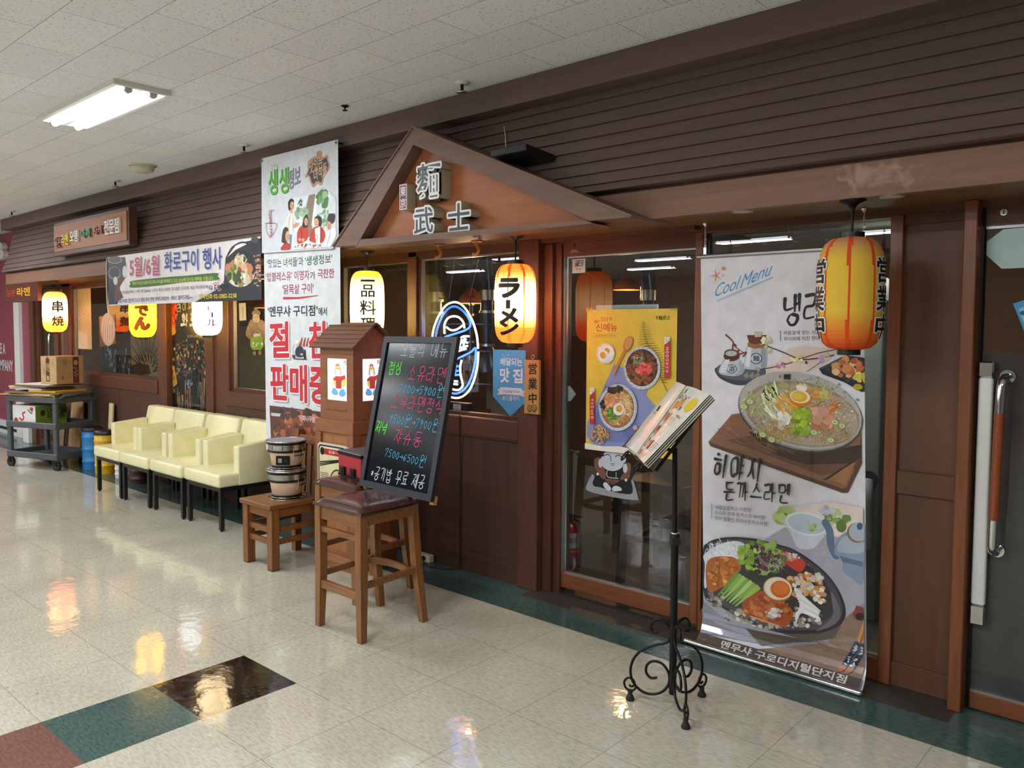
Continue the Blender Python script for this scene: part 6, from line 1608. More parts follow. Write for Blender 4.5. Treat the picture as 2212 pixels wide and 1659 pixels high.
# card-payment sticker
s = Sheet(lambda u, v, h: (-.305+u, .468-h*.3, 1.918+v), 'vinyl'); s.rect(0, .095, 0, .082, '#c3cfc8'); s.poly([(.018, .04), (.046, .04), (.052, .074), (.024, .074)], '#b02a3a'); s.h += 3e-5; s.poly([(.034, .04), (.064, .04), (.07, .074), (.04, .074)], '#23406a'); s.h += 3e-5; s.poly([(.05, .04), (.078, .04), (.084, .074), (.056, .074)], '#1c7a70')
s.h += 3e-5; s.text('UnionPay', .022, .058, .078, .058, .012, '#f0f0f0', 1, .2); s.text('银联', .044, .044, .072, .044, .012, '#f0f0f0', 1); s.text('银联联网商户', .026, .018, .072, .018, .008, '#39443f', 1); s.text('Credit Card', .03, .007, .068, .007, .006, '#39443f')
tag(s.build('sticker'), 'small card payment sticker with red blue and green bars at the door corner', 'sticker', 'window stickers')
def arc_tag(x, z, lab):
    s = Sheet(lambda u, v, h: (x+u, .4445-h*.3, z+v), 'vinyl'); pts = []
    for i in range(9): a = math.radians(150-i*15); pts.append((.035*math.cos(a), .028*math.sin(a)-.02))
    for i in range(9): a = math.radians(30+i*15); pts.append((.022*math.cos(a), .016*math.sin(a)-.02))
    s.poly(pts, '#c9c9c5'); s.h += 3e-5
    for i in range(6): a = math.radians(140-i*20); s.rect(.0285*math.cos(a)-.004, .0285*math.cos(a)+.003, .022*math.sin(a)-.024, .022*math.sin(a)-.016, '#4a4a4a')
    tag(s.build('label_sticker'), lab, 'sticker', 'door frame labels')
arc_tag(-.275, 2.045, 'curved grey label on the frame of the door with the yellow poster'); arc_tag(1.892, 2.03, 'curved grey label under the lock on the right-hand door frame')
t = thing('door_lock', 'round keyed lock on the top rail of the right-hand door', 'lock', (1.892, .43, 2.066)); MB().cyl((1.892, .43, 2.066), (1.892, .424, 2.066), .013, 'steel').build('cylinder', t); MB().box(1.89, 1.894, .4225, .425, 2.058, 2.074, 'black_plastic').build('keyhole', t)
t = thing('door_lock', 'round keyed lock on the frame above the yellow poster', 'lock', (-.275, .445, 2.075)); MB().cyl((-.275, .445, 2.075), (-.275, .441, 2.075), .011, 'brown_trim').build('cylinder', t); MB().box(-.277, -.273, .4395, .442, 2.068, 2.082, 'black_plastic').build('keyhole', t)
# frosted octagon and blue leaflet on the right-hand door
oc = [(1.812, 1.90), (1.812, 1.955), (1.868, 2.0), (1.945, 2.003), (2.0, 1.955), (2.0, 1.89), (1.945, 1.842), (1.868, 1.842)]
tag(Sheet(lambda u, v, h: (u+.02, .4475-h, v), 'vinyl').__class__(lambda u, v, h: (u+.02, .4485-h, v), 'vinyl').build('x') if False else (lambda s: (s.poly(oc, '#b6cfca'), s.build('sticker'))[1])(Sheet(lambda u, v, h: (u+.02, .4485-h, v), 'vinyl')), 'pale blank octagon sticker at the top of the right-hand door glass', 'sticker', 'window stickers')
s = Sheet(lambda u, v, h: (1.932+u, .4485-h, 1.54+v), 'vinyl'); s.poly([(0, .16), (.06, 0), (.2, .06), (.14, .21)], '#3f9ad0'); s.h += 3e-5; s.poly([(.02, .14), (.05, .05), (.12, .08), (.09, .17)], '#8fc6e3'); s.h += 3e-5
for a_, c_ in ((.03, '#2c5a6a'), (.045, '#3f8a7a'), (.06, '#d9d9c0')): s.ell((a_+.01, .155-a_*1.1), (.016, 0), (0, .01), c_, 8)
tag(s.build('sticker'), 'tilted blue leaflet stuck on the right-hand door glass', 'sticker', 'window stickers')
s = Sheet(lambda u, v, h: (-.325+u, .469-h, 1.16+v), 'vinyl'); s.poly([(0, 0), (.015, 0), (.055, .045), (.012, .09), (0, .09)], '#7f9aa0'); tag(s.build('sticker'), 'small pale arrow-shaped sticker at the left edge of the door glass', 'sticker', 'window stickers')
# night street poster between the left windows
t = thing('poster', 'dark night street poster behind the cream armchairs', 'poster', (-4.97, .42, .7), group='food posters')
panel_sheet(t, ART_NIGHT, -5.31, .432, .7, -5.33, -4.575, .55, 2.08, '#202428', 'ink_gloss', 'printed_sheet', t)
# blue delivery tag, plaque, card
t = thing('tag_sign', 'blue pointed tag sign with white lettering hung beside the wooden plaque', 'sign', (-.68, .335, 1.05))
s = Sheet(lambda u, v, h: (-.818+u, .338-h, 1.05+v), 'ink'); pg = [(0, .41), (0, .117), (.146, .003), (.268, .095), (.268, .41)]
s.h = .002; s.poly(pg, '#4f9bd2'); s.h = 0; s.poly(pg, '#cccccc'); s.h = .0023; s.ops(ART_TAG); s.build('printed_sheet', t)
t = thing('plaque', 'small upright wooden plaque with three black characters on the post', 'plaque', (-.49, .33, 1.08))
MB().box(-.548, -.432, .320, .34, 1.08, 1.405, 'plaque_wood', .003).build('board', t)
s = Sheet(lambda u, v, h: (-.548+u, .3195-h, 1.08+v), 'ink'); s.ops(ART_PLAQUE); s.build('lettering', t)
MB().tube([(-.49+.012*math.cos(a), .332, 1.422+.012*math.sin(a)) for a in [2*PI*j/16 for j in range(16)]], .0025, 'steel', 6, True).build('ring', t)
s = Sheet(lambda u, v, h: (-.645+u, .43-h, 1.035+v), 'ink_gloss'); s.rect(0, .072, 0, .09, '#d9d8d2'); s.rect(.004, .068, .058, .074, '#d6c84a'); s.text('영업', .02, .078, .05, .078, .008, '#555555', 1)
for z in (.045, .033, .012): s.rect(.008, .05, z, z+.004, '#8a8a88')
tag(s.build('notice_card'), 'small white notice card in the window corner below the blue tag', 'card')
# price labels stuck on the siding patch: dried white paint

# ================================================================== cream armchairs
def make_armchair(lab):
    t = thing('armchair', lab, 'armchair', (0, 0, 0), 0, 'row of cream armchairs')
    MB().box(-.285, .285, -.30, .20, .345, .45, 'leather_cream', .022).build('seat', t, True)
    def lean(x, y, z): return (x, y+.10*max(0, z-.40)/.42, z+(.012*math.cos(x*5) if z > .7 else 0))
    MB().box(-.283, .283, .14, .25, .35, .80, 'leather_cream', .02, taper=lean).build('backrest', t, True)
    for s in (-1, 1):
        x0, x1 = (s*.288, s*.208) if s < 0 else (.208, .288)
        MB().box(x0, x1, -.13, .2, .345, .655, 'leather_cream', .013, taper=lambda x, y, z: (x, y, z+(.03*(y+.13)/.33 if z > .5 else 0))).build('armrest', t, True)
    b = MB().box(-.27, .27, -.275, -.245, .312, .345, 'leg_black').box(-.27, .27, .22, .25, .312, .345, 'leg_black').box(-.27, -.24, -.245, .22, .312, .345, 'leg_black').box(.24, .27, -.245, .22, .312, .345, 'leg_black'); b.build('frame', t, True)
    for x, y in ((-.255, -.26), (.255, -.26), (-.255, .235), (.255, .235)): MB().box(x-.016, x+.016, y-.016, y+.016, .012, .313, 'leg_black').cyl((x, y, 0), (x, y, .014), .012, 'rubber', n=12).build('leg', t, True)
    return t
ch = make_armchair('cream leather armchair at the left end of the row beside the yellow bin')
ch.location = (-5.215, .01, 0)
for x, y, lab in ((-4.63, .012, 'cream leather armchair second from the left end of the row'), (-4.03, .022, 'cream leather armchair in front of the right half of the night street poster'), (-3.43, .035, 'cream leather armchair nearest the viewer beside the stacked charcoal grills')):
    copy_thing(ch, (x, y, 0), None, lab)

# ================================================================== wooden chair with stacked table grills
t = thing('dining_chair', 'low brown wooden chair carrying two stacked charcoal grills', 'chair', (-2.15, -.31, 0))
b = MB().box(-2.345, -1.965, -.545, -.10, .405, .437, 'chair_wood', .004); b.build('seat', t)
for x, y, z1 in ((-2.30, -.50, .405), (-2.0, -.50, .405)): MB().box(x-.03, x+.03, y-.03, y+.03, .004, z1, 'chair_wood_z', .003).box(x-.028, x+.028, y-.028, y+.028, 0, .006, 'rubber').build('leg', t)
for x in (-2.31, -2.02): MB().beam((x, -.12, .0), (x, -.12, .44), .05, .05, 'chair_wood_z').beam((x, -.12, .42), (x, -.085, .87), .05, .045, 'chair_wood_z').build('leg', t)
b = MB()
for x0, x1, y0, y1 in ((-2.29, -2.01, -.515, -.487), (-2.29, -2.01, -.13, -.105), (-2.315, -2.29, -.48, -.13), (-2.01, -1.985, -.48, -.13)): b.box(x0, x1, y0, y1, .345, .405, 'chair_wood')
b.build('apron', t)
for z in (.165, .245):
    for x0, x1, y0, y1 in ((-2.29, -2.01, -.512, -.49), (-2.312, -2.29, -.48, -.13), (-2.01, -1.988, -.48, -.13)): MB().box(x0, x1, y0, y1, z, z+.035, 'chair_wood').build('stretcher', t)
MB().box(-2.30, -2.03, -.104, -.082, .775, .835, 'chair_wood', .004).build('top_rail', t)
for x in (-2.235, -2.165, -2.095): MB().beam((x, -.112, .437), (x, -.094, .78), .045, .012, 'chair_wood_z').build('slat', t)
def grill(lab, z, vent=False):
    c = (-2.13, -.31, z)
    t = thing('charcoal_grill', lab, 'charcoal grill', c, 0, 'stacked charcoal grills')
    MB().lathe([(.09, .02), (.097, .022), (.112, .12), (.112, .125)], (0, 0, 0), 'ceramic_cream', 40).lathe([(.086, .012), (.098, .012), (.1, .03), (.086, .03)], (0, 0, 0), 'black_metal', 40).build('bowl', t, True)
    MB().lathe([(.112, .118), (.124, .12), (.126, .132), (.122, .134)], (0, 0, 0), 'black_metal', 40).lathe([(.122, .134), (.1225, .172)], (0, 0, 0), 'steel', 40).lathe([(.1225, .170), (.13, .172), (.132, .186), (.128, .19), (.118, .19)], (0, 0, 0), 'black_metal', 40).build('band', t, True)
    b = MB().lathe([(.132, .186), (.136, .19), (.136, .195), (.128, .198), (.118, .196), (.118, .190)], (0, 0, 0), 'steel', 40); b.build('rim', t, True)
    b = MB()
    for i in range(-10, 11):
        x = i*.0112; l = math.sqrt(max(0, .118**2-x*x)); b.tube([(x, -l, .195), (x, l, .195)], .0012, 'mesh_grey', 5, cap=False); b.tube([(-l, x, .195), (l, x, .195)], .0012, 'mesh_grey', 5, cap=False)
    b.lathe([(0, .16), (.118, .17)], (0, 0, 0), 'rubber', 24); b.build('grate', t, True)
    b = MB()
    for r, zz in ((.125, .004), (.105, .014)): b.tube([(r*math.cos(2*PI*i/28), r*math.sin(2*PI*i/28), zz) for i in range(28)], .0028, 'chrome', 6, True)
    for i in range(6):
        q = 2*PI*i/6+.4; b.tube([(.125*math.cos(q), .125*math.sin(q), .004), (.103*math.cos(q), .103*math.sin(q), .015), (.092*math.cos(q), .092*math.sin(q), .018)], .0025, 'chrome', 6)
    b.build('wire_base', t, True)
    b = MB()
    for s in (-.3, .3): q = .35+s; b.tube([(.126*math.cos(q), .126*math.sin(q), .15), (.13*math.cos(q), .13*math.sin(q), .10), (.105*math.cos(q), .105*math.sin(q), .05)], .0026, 'chrome', 6)
    b.tube([(.13*math.cos(.35+s), .13*math.sin(.35+s), .10) for s in (-.3, -.15, 0, .15, .3)], .0035, 'black_metal', 6); b.build('carry_handle', t, True)
    return t
g1 = grill('lower cream charcoal grill standing on the wooden chair', .437)
b = MB(); M = Matrix.Rotation(math.radians(-52)+PI/2+.35, 4, 'Z')
g2 = copy_thing(g1, (-2.13, -.31, .437+.200), math.radians(-14), 'upper cream charcoal grill with a black name plate on its steel band')
b.box(-.045, .045, -.112, -.09, .038, .1, 'black_metal', .002, M).box(-.03, -.004, -.118, -.110, .055, .085, 'steel', 0, M).box(.012, .03, -.118, -.108, .06, .08, 'rubber', 0, M).build('vent_door', g2, True)
s = Sheet(lambda u, v, h: ((.1232+h)*math.sin(.72+u/.123), -(.1232+h)*math.cos(.72+u/.123), .140+v), 'ink'); s.rect(-.04, .04, 0, .027, '#121212'); s.text('卓上コンロ', -.034, .005, .034, .005, .017, '#e6e6e6', 1.2); s.build('name_plate', g2, True)

# ================================================================== lamp house
t = thing('lamp_house', 'brown wooden lamp house with a shingled roof and lit picture panels', 'lamp house', (-1.742, -.02, 0))
X0, X1, Y0, Y1 = -1.935, -1.55, -.19, .15
b = MB().box(X0-.012, X1+.012, Y0-.012, Y1+.012, 0, .03, 'lamphouse_wood').box(X0, X1, Y0, Y1, .03, .98, 'lamphouse_panel')
for z0, z1 in ((.03, .12), (.90, .985)): b.box(X0-.014, X1+.014, Y0-.014, Y1+.014, z0, z1, 'lamphouse_wood', .003)
for x in (X0-.014, X1-.05): b.box(x, x+.064, Y0-.0138, Y0, .12, .9, 'lamphouse_wood')
for y in (Y0, Y1-.05): b.box(X1, X1+.0138, y, y+.05, .12, .9, 'lamphouse_wood')
b.build('cabinet', t)
u0, u1, v0, v1 = X0+.015, X1-.012, Y0+.012, Y1-.012
b = MB()
for a0, a1, c0, c1 in ((u0, u0+.065, .985, 1.47), (u1-.07, u1, .985, 1.47), (u0+.065, u1-.07, .985, 1.115), (u0+.065, u1-.07, 1.39, 1.47)): b.box(a0, a1, v0, v0+.02, c0, c1, 'lamphouse_wood')
b.box(u0+.065, u1-.07, v0-.004, v0, 1.05, 1.058, 'shingle_wood')
for a0, a1, c0, c1 in ((v0+.02, v0+.075, .985, 1.47), (v1-.06, v1, .985, 1.47), (v0+.075, v1-.06, .985, 1.115), (v0+.075, v1-.06, 1.39, 1.47)): b.box(u1-.02, u1, a0, a1, c0, c1, 'lamphouse_wood')
b.box(u0, u0+.02, v0+.02, v1, .985, 1.47, 'lamphouse_wood').box(u0+.02, u1-.02, v1-.02, v1, .985, 1.47, 'lamphouse_wood'); b.build('lantern_box', t)
ym = (Y0+Y1)/2
MB().prism([(v0, 1.47), (v1, 1.47), (ym, 1.612)], lambda a, c: (u1-.018, a, c), lambda a, c: (u1, a, c), 'lamphouse_wood').build('gable_end', t)
MB().prism([(v0, 1.47), (v1, 1.47), (ym, 1.612)], lambda a, c: (u0, a, c), lambda a, c: (u0+.018, a, c), 'lamphouse_wood').build('gable_end', t)
b = MB()
for sgn in (-1, 1):
    for i in range(6):
        q0, q1 = i/6, (i+1.18)/6; f = lambda q: (ym+sgn*(.195*(1-q)), 1.452+.168*q)
        (ya, za), (yb, zb) = f(q0), f(min(1, q1)); b.beam(((X0+X1)/2-.012, ya, za+.010), ((X0+X1)/2-.012, yb, zb+.002), .475, .012, 'shingle_wood', up=(0, 0, 1))
rf = b.build('roof', t)
def samurai(s, W, H):
    k = '#2a2624'
    s.ell((W*.5, H*.83), (W*.10, 0), (0, H*.05), '#b8763c'); s.h += 3e-5
    s.poly([(W*.36, H*.62), (W*.40, H*.78), (W*.5, H*.84), (W*.62, H*.78), (W*.68, H*.62), (W*.52, H*.55)], '#cfd3d6'); s.h += 3e-5
    for i in range(4): s.stroke([(W*.37, H*(.63+i*.04)), (W*.45, H*(.61+i*.045))], H*.01, '#3a4a5a'); s.stroke([(W*.58, H*(.61+i*.045)), (W*.67, H*(.63+i*.04))], H*.01, '#3a4a5a')
    s.ell((W*.52, H*.67), (W*.09, 0), (0, H*.06), '#f0dcc4'); s.h += 3e-5; s.poly([(W*.44, H*.64), (W*.6, H*.64), (W*.52, H*.54)], '#f6f6f2'); s.h += 3e-5
    s.poly([(W*.40, H*.77), (W*.5, H*.81), (W*.64, H*.77), (W*.62, H*.735), (W*.42, H*.735)], '#d0a83a'); s.h += 3e-5
    s.poly([(W*.28, H*.52), (W*.42, H*.58), (W*.66, H*.58), (W*.86, H*.62), (W*.88, H*.52), (W*.70, H*.47), (W*.68, H*.28), (W*.40, H*.28), (W*.40, H*.47), (W*.28, H*.46)], '#b03a3a'); s.h += 3e-5
    for i in range(6): s.stroke([(W*.41, H*(.31+i*.035)), (W*.67, H*(.31+i*.035))], H*.006, k)
    s.poly([(W*.28, H*.46), (W*.40, H*.46), (W*.42, H*.34), (W*.30, H*.34)], '#c8b83c'); s.poly([(W*.74, H*.50), (W*.90, H*.52), (W*.90, H*.36), (W*.72, H*.32)], '#c8b83c'); s.h += 3e-5
    s.poly([(W*.20, H*.20), (W*.28, H*.30), (W*.42, H*.27), (W*.52, H*.20), (W*.52, H*.14), (W*.36, H*.13), (W*.24, H*.15)], '#5a92c4'); s.poly([(W*.88, H*.20), (W*.80, H*.29), (W*.66, H*.27), (W*.56, H*.20), (W*.56, H*.14), (W*.7, H*.10), (W*.84, H*.13)], '#5a92c4'); s.h += 3e-5
    for q in ([(.2, .2), (.24, .15), (.36, .13), (.52, .14)], [(.56, .14), (.7, .1), (.84, .13), (.88, .2)], [(.36, .62), (.4, .78), (.5, .84), (.62, .78), (.68, .62)]): s.stroke([(W*a, H*c) for a, c in q], H*.01, k)
    s.text('麵', W*.78, H*.86, W*.95, H*.86, H*.11, '#5a5a58', .5); s.stroke([(W*.8, H*.76), (W*.9, H*.78)], H*.01, '#5a5a58'); s.stroke([(W*.82, H*.72), (W*.92, H*.70)], H*.01, '#5a5a58')
W_, H_ = u1-.07-u0-.065, .275
s = Sheet(lambda u, v, h: (u0+.065+u, v0+.012-h, 1.115+v), 'ink_back'); s.rect(0, W_, 0, H_, '#f6efe2'); samurai(s, W_, H_); pf = s.build('lit_panel', t)
W2 = v1-.06-v0-.075
s = Sheet(lambda u, v, h: (u1-.012+h, v0+.075+u, 1.115+v), 'ink_back'); s.rect(0, W2, 0, H_, '#fbf6fb'); samurai(s, W2*.9, H_); s.build('lit_panel', t)
# illustrated board hung on the lamp house front
t = thing('picture_board', 'beige board with black outline and red band hung on the lamp house front', 'picture board', (-1.73, -.215, .43))
def rr(x0, x1, z0, z1, r): return [(x0+r, z0), (x1-r, z0), (x1, z0+r), (x1, z1-r*.2), (x1-r*.8, z1), (x0+r*.4, z1), (x0, z1-r*.4), (x0, z0+r)]
MB().prism(rr(-1.90, -1.57, .43, .83, .05), lambda a, c: (a, -.22, c), lambda a, c: (a, -.2055, c), 'cream_plastic').build('board', t)
s = Sheet(lambda u, v, h: (-1.90+u, -.2202-h, .43+v), 'vinyl'); s.poly(rr(.012, .318, .012, .388, .045), '#1a1a18'); s.h += 3e-5; s.poly(rr(.022, .308, .022, .378, .04), '#ddd3a6'); s.h += 3e-5
s.poly([(.06, .325), (.28, .325), (.28, .365), (.06, .365)], '#b0242c'); s.h += 3e-5; s.ell((.055, .345), (.024, 0), (0, .026), '#1a1a18'); s.h += 3e-5; s.text('日本一品', .13, .335, .27, .335, .022, '#e8d8c0', 1.5)
for i in range(3): s.stroke([(.03+i*.0, .27-i*.012), (.29, .31-i*.004)], .008, '#1a1a18')
for i in range(14): s.stroke([(.035, .20-i*.011), (.12+.02*math.sin(i*.3), .20-i*.011)], .004, '#1a1a18')
s.ell((.22, .13), (.09, 0), (0, .11), '#1a1a18'); s.h += 3e-5; s.ell((.22, .13), (.08, 0), (0, .10), '#d8b890'); s.h += 3e-5; s.poly([(.03, .025), (.29, .025), (.29, .06), (.03, .06)], '#b0242c'); s.build('illustration', t)

# ================================================================== bar stools, red grill, chalkboard
def make_stool(lab):
    t = thing('bar_stool', lab, 'bar stool', (0, 0, 0), 0, 'bar stools')
    b = MB(); n = 14; vs = []
    for j in range(n+1):
        for i in range(n+1):
            x, y = -1+2*i/n, -1+2*j/n; k = 1-.06*(abs(x)**6*abs(y)**6); e = max(abs(x), abs(y))
            vs.append((.21*x*k*(1.0-.10*(y > 0)*y), .215*y*k, (.668+.032*(1-e**5)**.5*(1-.15*(x*x+y*y))) if e < 1 else .668))
    b.add(vs, [(j*(n+1)+i, j*(n+1)+i+1, (j+1)*(n+1)+i+1, (j+1)*(n+1)+i) for j in range(n) for i in range(n)], 'leather_brown', True)
    b.box(-.208, .208, -.213, .205, .655, .669, 'leather_brown', taper=lambda x, y, z: (x*(1-.1*max(0, y/.2)), y, z)); b.build('seat', t, True)
    for x, y, x2, y2 in ((-.172, -.185, -.18, -.19), (.172, -.185, .18, -.19)):
        MB().beam((x2, y2, .0), (x, y, .30), .034, .036, 'stool_wood', w1=.046, d1=.046).beam((x, y, .30), (x, y, .655), .046, .046, 'stool_wood', w1=.046, d1=.046).build('leg', t, True)
    for s in (-1, 1): MB().beam((s*.182, .225, 0), (s*.172, .185, .32), .036, .036, 'stool_wood', w1=.044, d1=.044).beam((s*.172, .185, .32), (s*.16, .165, .655), .044, .044, 'stool_wood').build('leg', t, True)
    b = MB().box(-.15, .15, -.20, -.178, .585, .65, 'stool_wood_x').box(-.14, .14, .150, .172, .585, .65, 'stool_wood_x'); b.box(-.188, -.166, -.17, .16, .595, .65, 'stool_wood_x').box(.166, .188, -.17, .16, .595, .65, 'stool_wood_x'); b.build('apron', t, True)
    MB().box(-.15, .15, -.198, -.178, .515, .545, 'stool_wood_x').build('stretcher', t, True); MB().box(-.152, .152, -.202, -.174, .212, .255, 'stool_wood_x', .002).build('foot_rail', t, True)
    for s in (-1, 1): MB().beam((s*.172, -.17, .285), (s*.174, .17, .295), .020, .032, 'stool_wood_x').build('stretcher', t, True)
    pts = [(.165*math.cos(a), .13+.055*math.sin(a), .285) for a in [PI-PI*i/10 for i in range(11)]]
    b = MB()
    for p, q in zip(pts, pts[1:]): b.beam(p, q, .018, .034, 'stool_wood_x')
    b.build('curved_stretcher', t, True)
    return t
st1 = make_stool('front brown wooden bar stool with a dark leather seat nearest the viewer'); st1.location = (-.782, -.675, 0)
copy_thing(st1, (-1.255, -.345, 0), None, 'rear bar stool partly hidden behind the chalkboard carrying the red grill')
t = thing('box_grill', 'red box charcoal grill with a grey mesh top standing on the rear stool', 'charcoal grill', (-1.25, -.35, .70), math.radians(-8))
MB().box(-.135, .135, -.09, .09, .012, .13, 'red_paint', .004).box(-.137, .137, -.092, .092, .0, .014, 'black_metal').box(-.138, .138, -.093, .093, .13, .148, 'black_metal').build('body', t, True)
b = MB().box(-.136, .136, -.091, .091, .148, .151, 'mesh_grey')
for i in range(19): b.box(-.135+i*.015-.0012, -.135+i*.015+.0012, -.09, .09, .151, .153, 'steel')
b.build('grate', t, True)
for x in (-.07, .05): MB().box(x-.028, x+.028, -.105, -.088, .012, .06, 'black_metal', .003).box(x-.012, x+.006, -.108, -.104, .02, .05, 'rubber').build('vent', t, True)
# chalkboard leaning on the stools
O_ = Vector((-1.075, -.512, .69)); U_ = Vector((.999, -.043, .005)).normalized(); V_ = Vector((.005, .217, .976)).normalized(); N_ = U_.cross(V_).normalized()
CW, CH = .634, .873
t = thing('chalkboard', 'leaning black chalkboard with a handwritten coloured menu on the bar stools', 'chalkboard', O_+U_*CW/2)
P3 = lambda u, v, h: O_+U_*u+V_*v+N_*(h)
def slab(mb, u0, u1, v0, v1, h0, h1, mat):
    vs = [P3(u, v, h) for h in (h0, h1) for v in (v0, v1) for u in (u0, u1)]
    mb.add(vs, [(0, 2, 3, 1), (4, 5, 7, 6), (0, 1, 5, 4), (2, 6, 7, 3), (0, 4, 6, 2), (1, 3, 7, 5)], mat)
b = MB(); slab(b, .02, CW-.02, .02, CH-.02, -.016, -.006, 'blackboard'); b.build('slate', t)
b = MB(); f = .036
for a in ((0, CW, 0, f), (0, CW, CH-f, CH), (0, f, f, CH-f), (CW-f, CW, f, CH-f)): slab(b, *a, -.022, .004, 'board_frame')
b.build('frame', t)
b = MB(); slab(b, CW-.035, CW-.005, -.016, .03, -.046, -.022, 'plaque_wood'); slab(b, .005, .035, -.016, .03, -.046, -.022, 'plaque_wood'); b.build('easel_foot', t)
s = Sheet(lambda u, v, h: P3(u, v, -.0058+h), 'chalk_glow', base=2e-4)
pk_, gn_, bl_, wh_ = '#c83c78', '#4fc832', '#4a9ac0', '#a4b0ba'
# sizes measured on the board: rows from the top
rows = [('오늘의 메뉴', .135, .757, .53, .765, .085, wh_, .0045), ('점심', .048, .655, .165, .66, .075, gn_, .0075), ('소유라멘', .225, .628, .545, .622, .09, pk_, .005), ('7000→5900원', .175, .548, .555, .545, .075, bl_, .0045),
        ('소유라멘정식', .125, .463, .57, .455, .085, pk_, .005), ('9500원→7900원', .135, .375, .56, .36, .075, bl_, .0042), ('저녁', .02, .315, .125, .31, .07, gn_, .0075), ('챠슈동', .20, .275, .44, .268, .085, pk_, .005), ('7500→6500원', .145, .185, .50, .165, .07, bl_, .0042), ('*공기밥 무료 제공', .05, .052, .52, .056, .075, '#aeb8be', .0055)]
for tx, a, c, a2, c2, h, col, w in rows: s.hand(tx, a+.03, c, a2+.03, c2, h*.92, col, w*.85)
s.build('chalk_writing', t)
t = thing('paper_bill', 'small white paper tucked under the front edge of the rear stool seat', 'paper', (-1.4, -.56, .62)) if False else None

# ================================================================== menu stand
t = thing('menu_stand', 'black wrought iron menu stand with scrolled legs before the glass door', 'menu stand', (.907, -.408, 0))
C_ = Vector((.907, -.408, 0))
MB().cyl((.907, -.408, .06), (.907, -.408, .735), .0155, 'black_metal').build('lower_pole', t)
MB().cyl((.907, -.408, .70), (.895, -.40, 1.10), .0105, 'black_metal').build('upper_pole', t)
MB().cyl((.907, -.408, .70), (.907, -.408, .742), .021, 'black_plastic').cyl((.93, -.43, .715), (.915, -.415, .715), .017, 'black_plastic').lathe([(.017, .742), (.019, .746), (.011, .748)], (.907, -.408, 0), 'chrome').build('clamp_collar', t)
def sm(pts, m=6):
    out = []; k = len(pts)
    for i in range(k-1):
        p0, p1, p2, p3 = pts[max(0, i-1)], pts[i], pts[i+1], pts[min(k-1, i+2)]
        for j in range(m):
            q = j/m; out.append(tuple(.5*(2*p1[a]+(p2[a]-p0[a])*q+(2*p0[a]-5*p1[a]+4*p2[a]-p3[a])*q*q+(3*p1[a]-p0[a]-3*p2[a]+p3[a])*q**3) for a in (0, 1)))
    return out+[pts[-1]]
for fx, fy in ((.738, -.47), (1.036, -.526), (.948, -.229)):
    d = (Vector((fx, fy, 0))-C_); R_ = d.length; d.normalize(); k = R_/.185
    W = lambda q: [C_+d*(a*k)+Vector((0, 0, z)) for a, z in sm(q)]
    b = MB()
    b.tube(W([(.062, .318), (.088, .312), (.098, .338), (.078, .366), (.044, .366), (.016, .34), (.012, .305), (.028, .275), (.075, .258), (.13, .23), (.17, .185), (.185, .13), (.172, .08), (.135, .048), (.09, .042), (.045, .06), (.017, .098), (.018, .145), (.045, .18), (.085, .186), (.112, .165), (.115, .132), (.094, .112), (.068, .118)]), .0058, 'black_metal', 8)
    b.tube(W([(.158, .062), (.168, .048), (.185, .04), (.206, .052), (.212, .076), (.195, .096), (.172, .09), (.166, .07), (.18, .06), (.19, .066)]), .005, 'black_metal', 8)
    lg = b.build('scroll_leg', t)
    f_ = C_+d*(R_+.0)
    MB().lathe([(.017, 0), (.019, .006), (.013, .02), (.009, .028), (.011, .036), (.008, .046)], (f_.x, f_.y, 0), 'rubber', 18, cap=True).build('rubber_foot', lg)
O2 = Vector((.60, -.285, 1.052)); U2 = Vector((.696, -.718, -.02)).normalized(); V2 = Vector((.438, .402, .804)).normalized(); N2 = U2.cross(V2).normalized()
PM = lambda u, v, h: O2+U2*u+V2*v+N2*h
def slabm(mb, u0, u1, v0, v1, h0, h1, mat):
    vs = [PM(u, v, h) for h in (h0, h1) for v in (v0, v1) for u in (u0, u1)]
    mb.add(vs, [(0, 2, 3, 1), (4, 5, 7, 6), (0, 1, 5, 4), (2, 6, 7, 3), (0, 4, 6, 2), (1, 3, 7, 5)], mat)
b = MB(); slabm(b, .03, .39, -.014, -.008, -.03, .012, 'black_metal'); slabm(b, .03, .045, 0, .33, -.045, -.035, 'black_metal'); slabm(b, .375, .39, 0, .33, -.045, -.035, 'black_metal'); slabm(b, .045, .375, .31, .325, -.045, -.035, 'black_metal'); slabm(b, .2, .22, 0, .31, -.045, -.035, 'black_metal')
b.tube([PM(.21, .12, -.045), PM(.21, .1, -.08), Vector((.895, -.40, 1.08))], .008, 'black_metal')
for u in (.08, .34): b.tube([PM(u+.03*math.cos(a)*(1-a/14), -.02+.03*math.sin(a)*(1-a/14)-.02, .02) for a in [i*.6 for i in range(16)]], .004, 'black_metal', 8)
b.build('menu_rest', t)
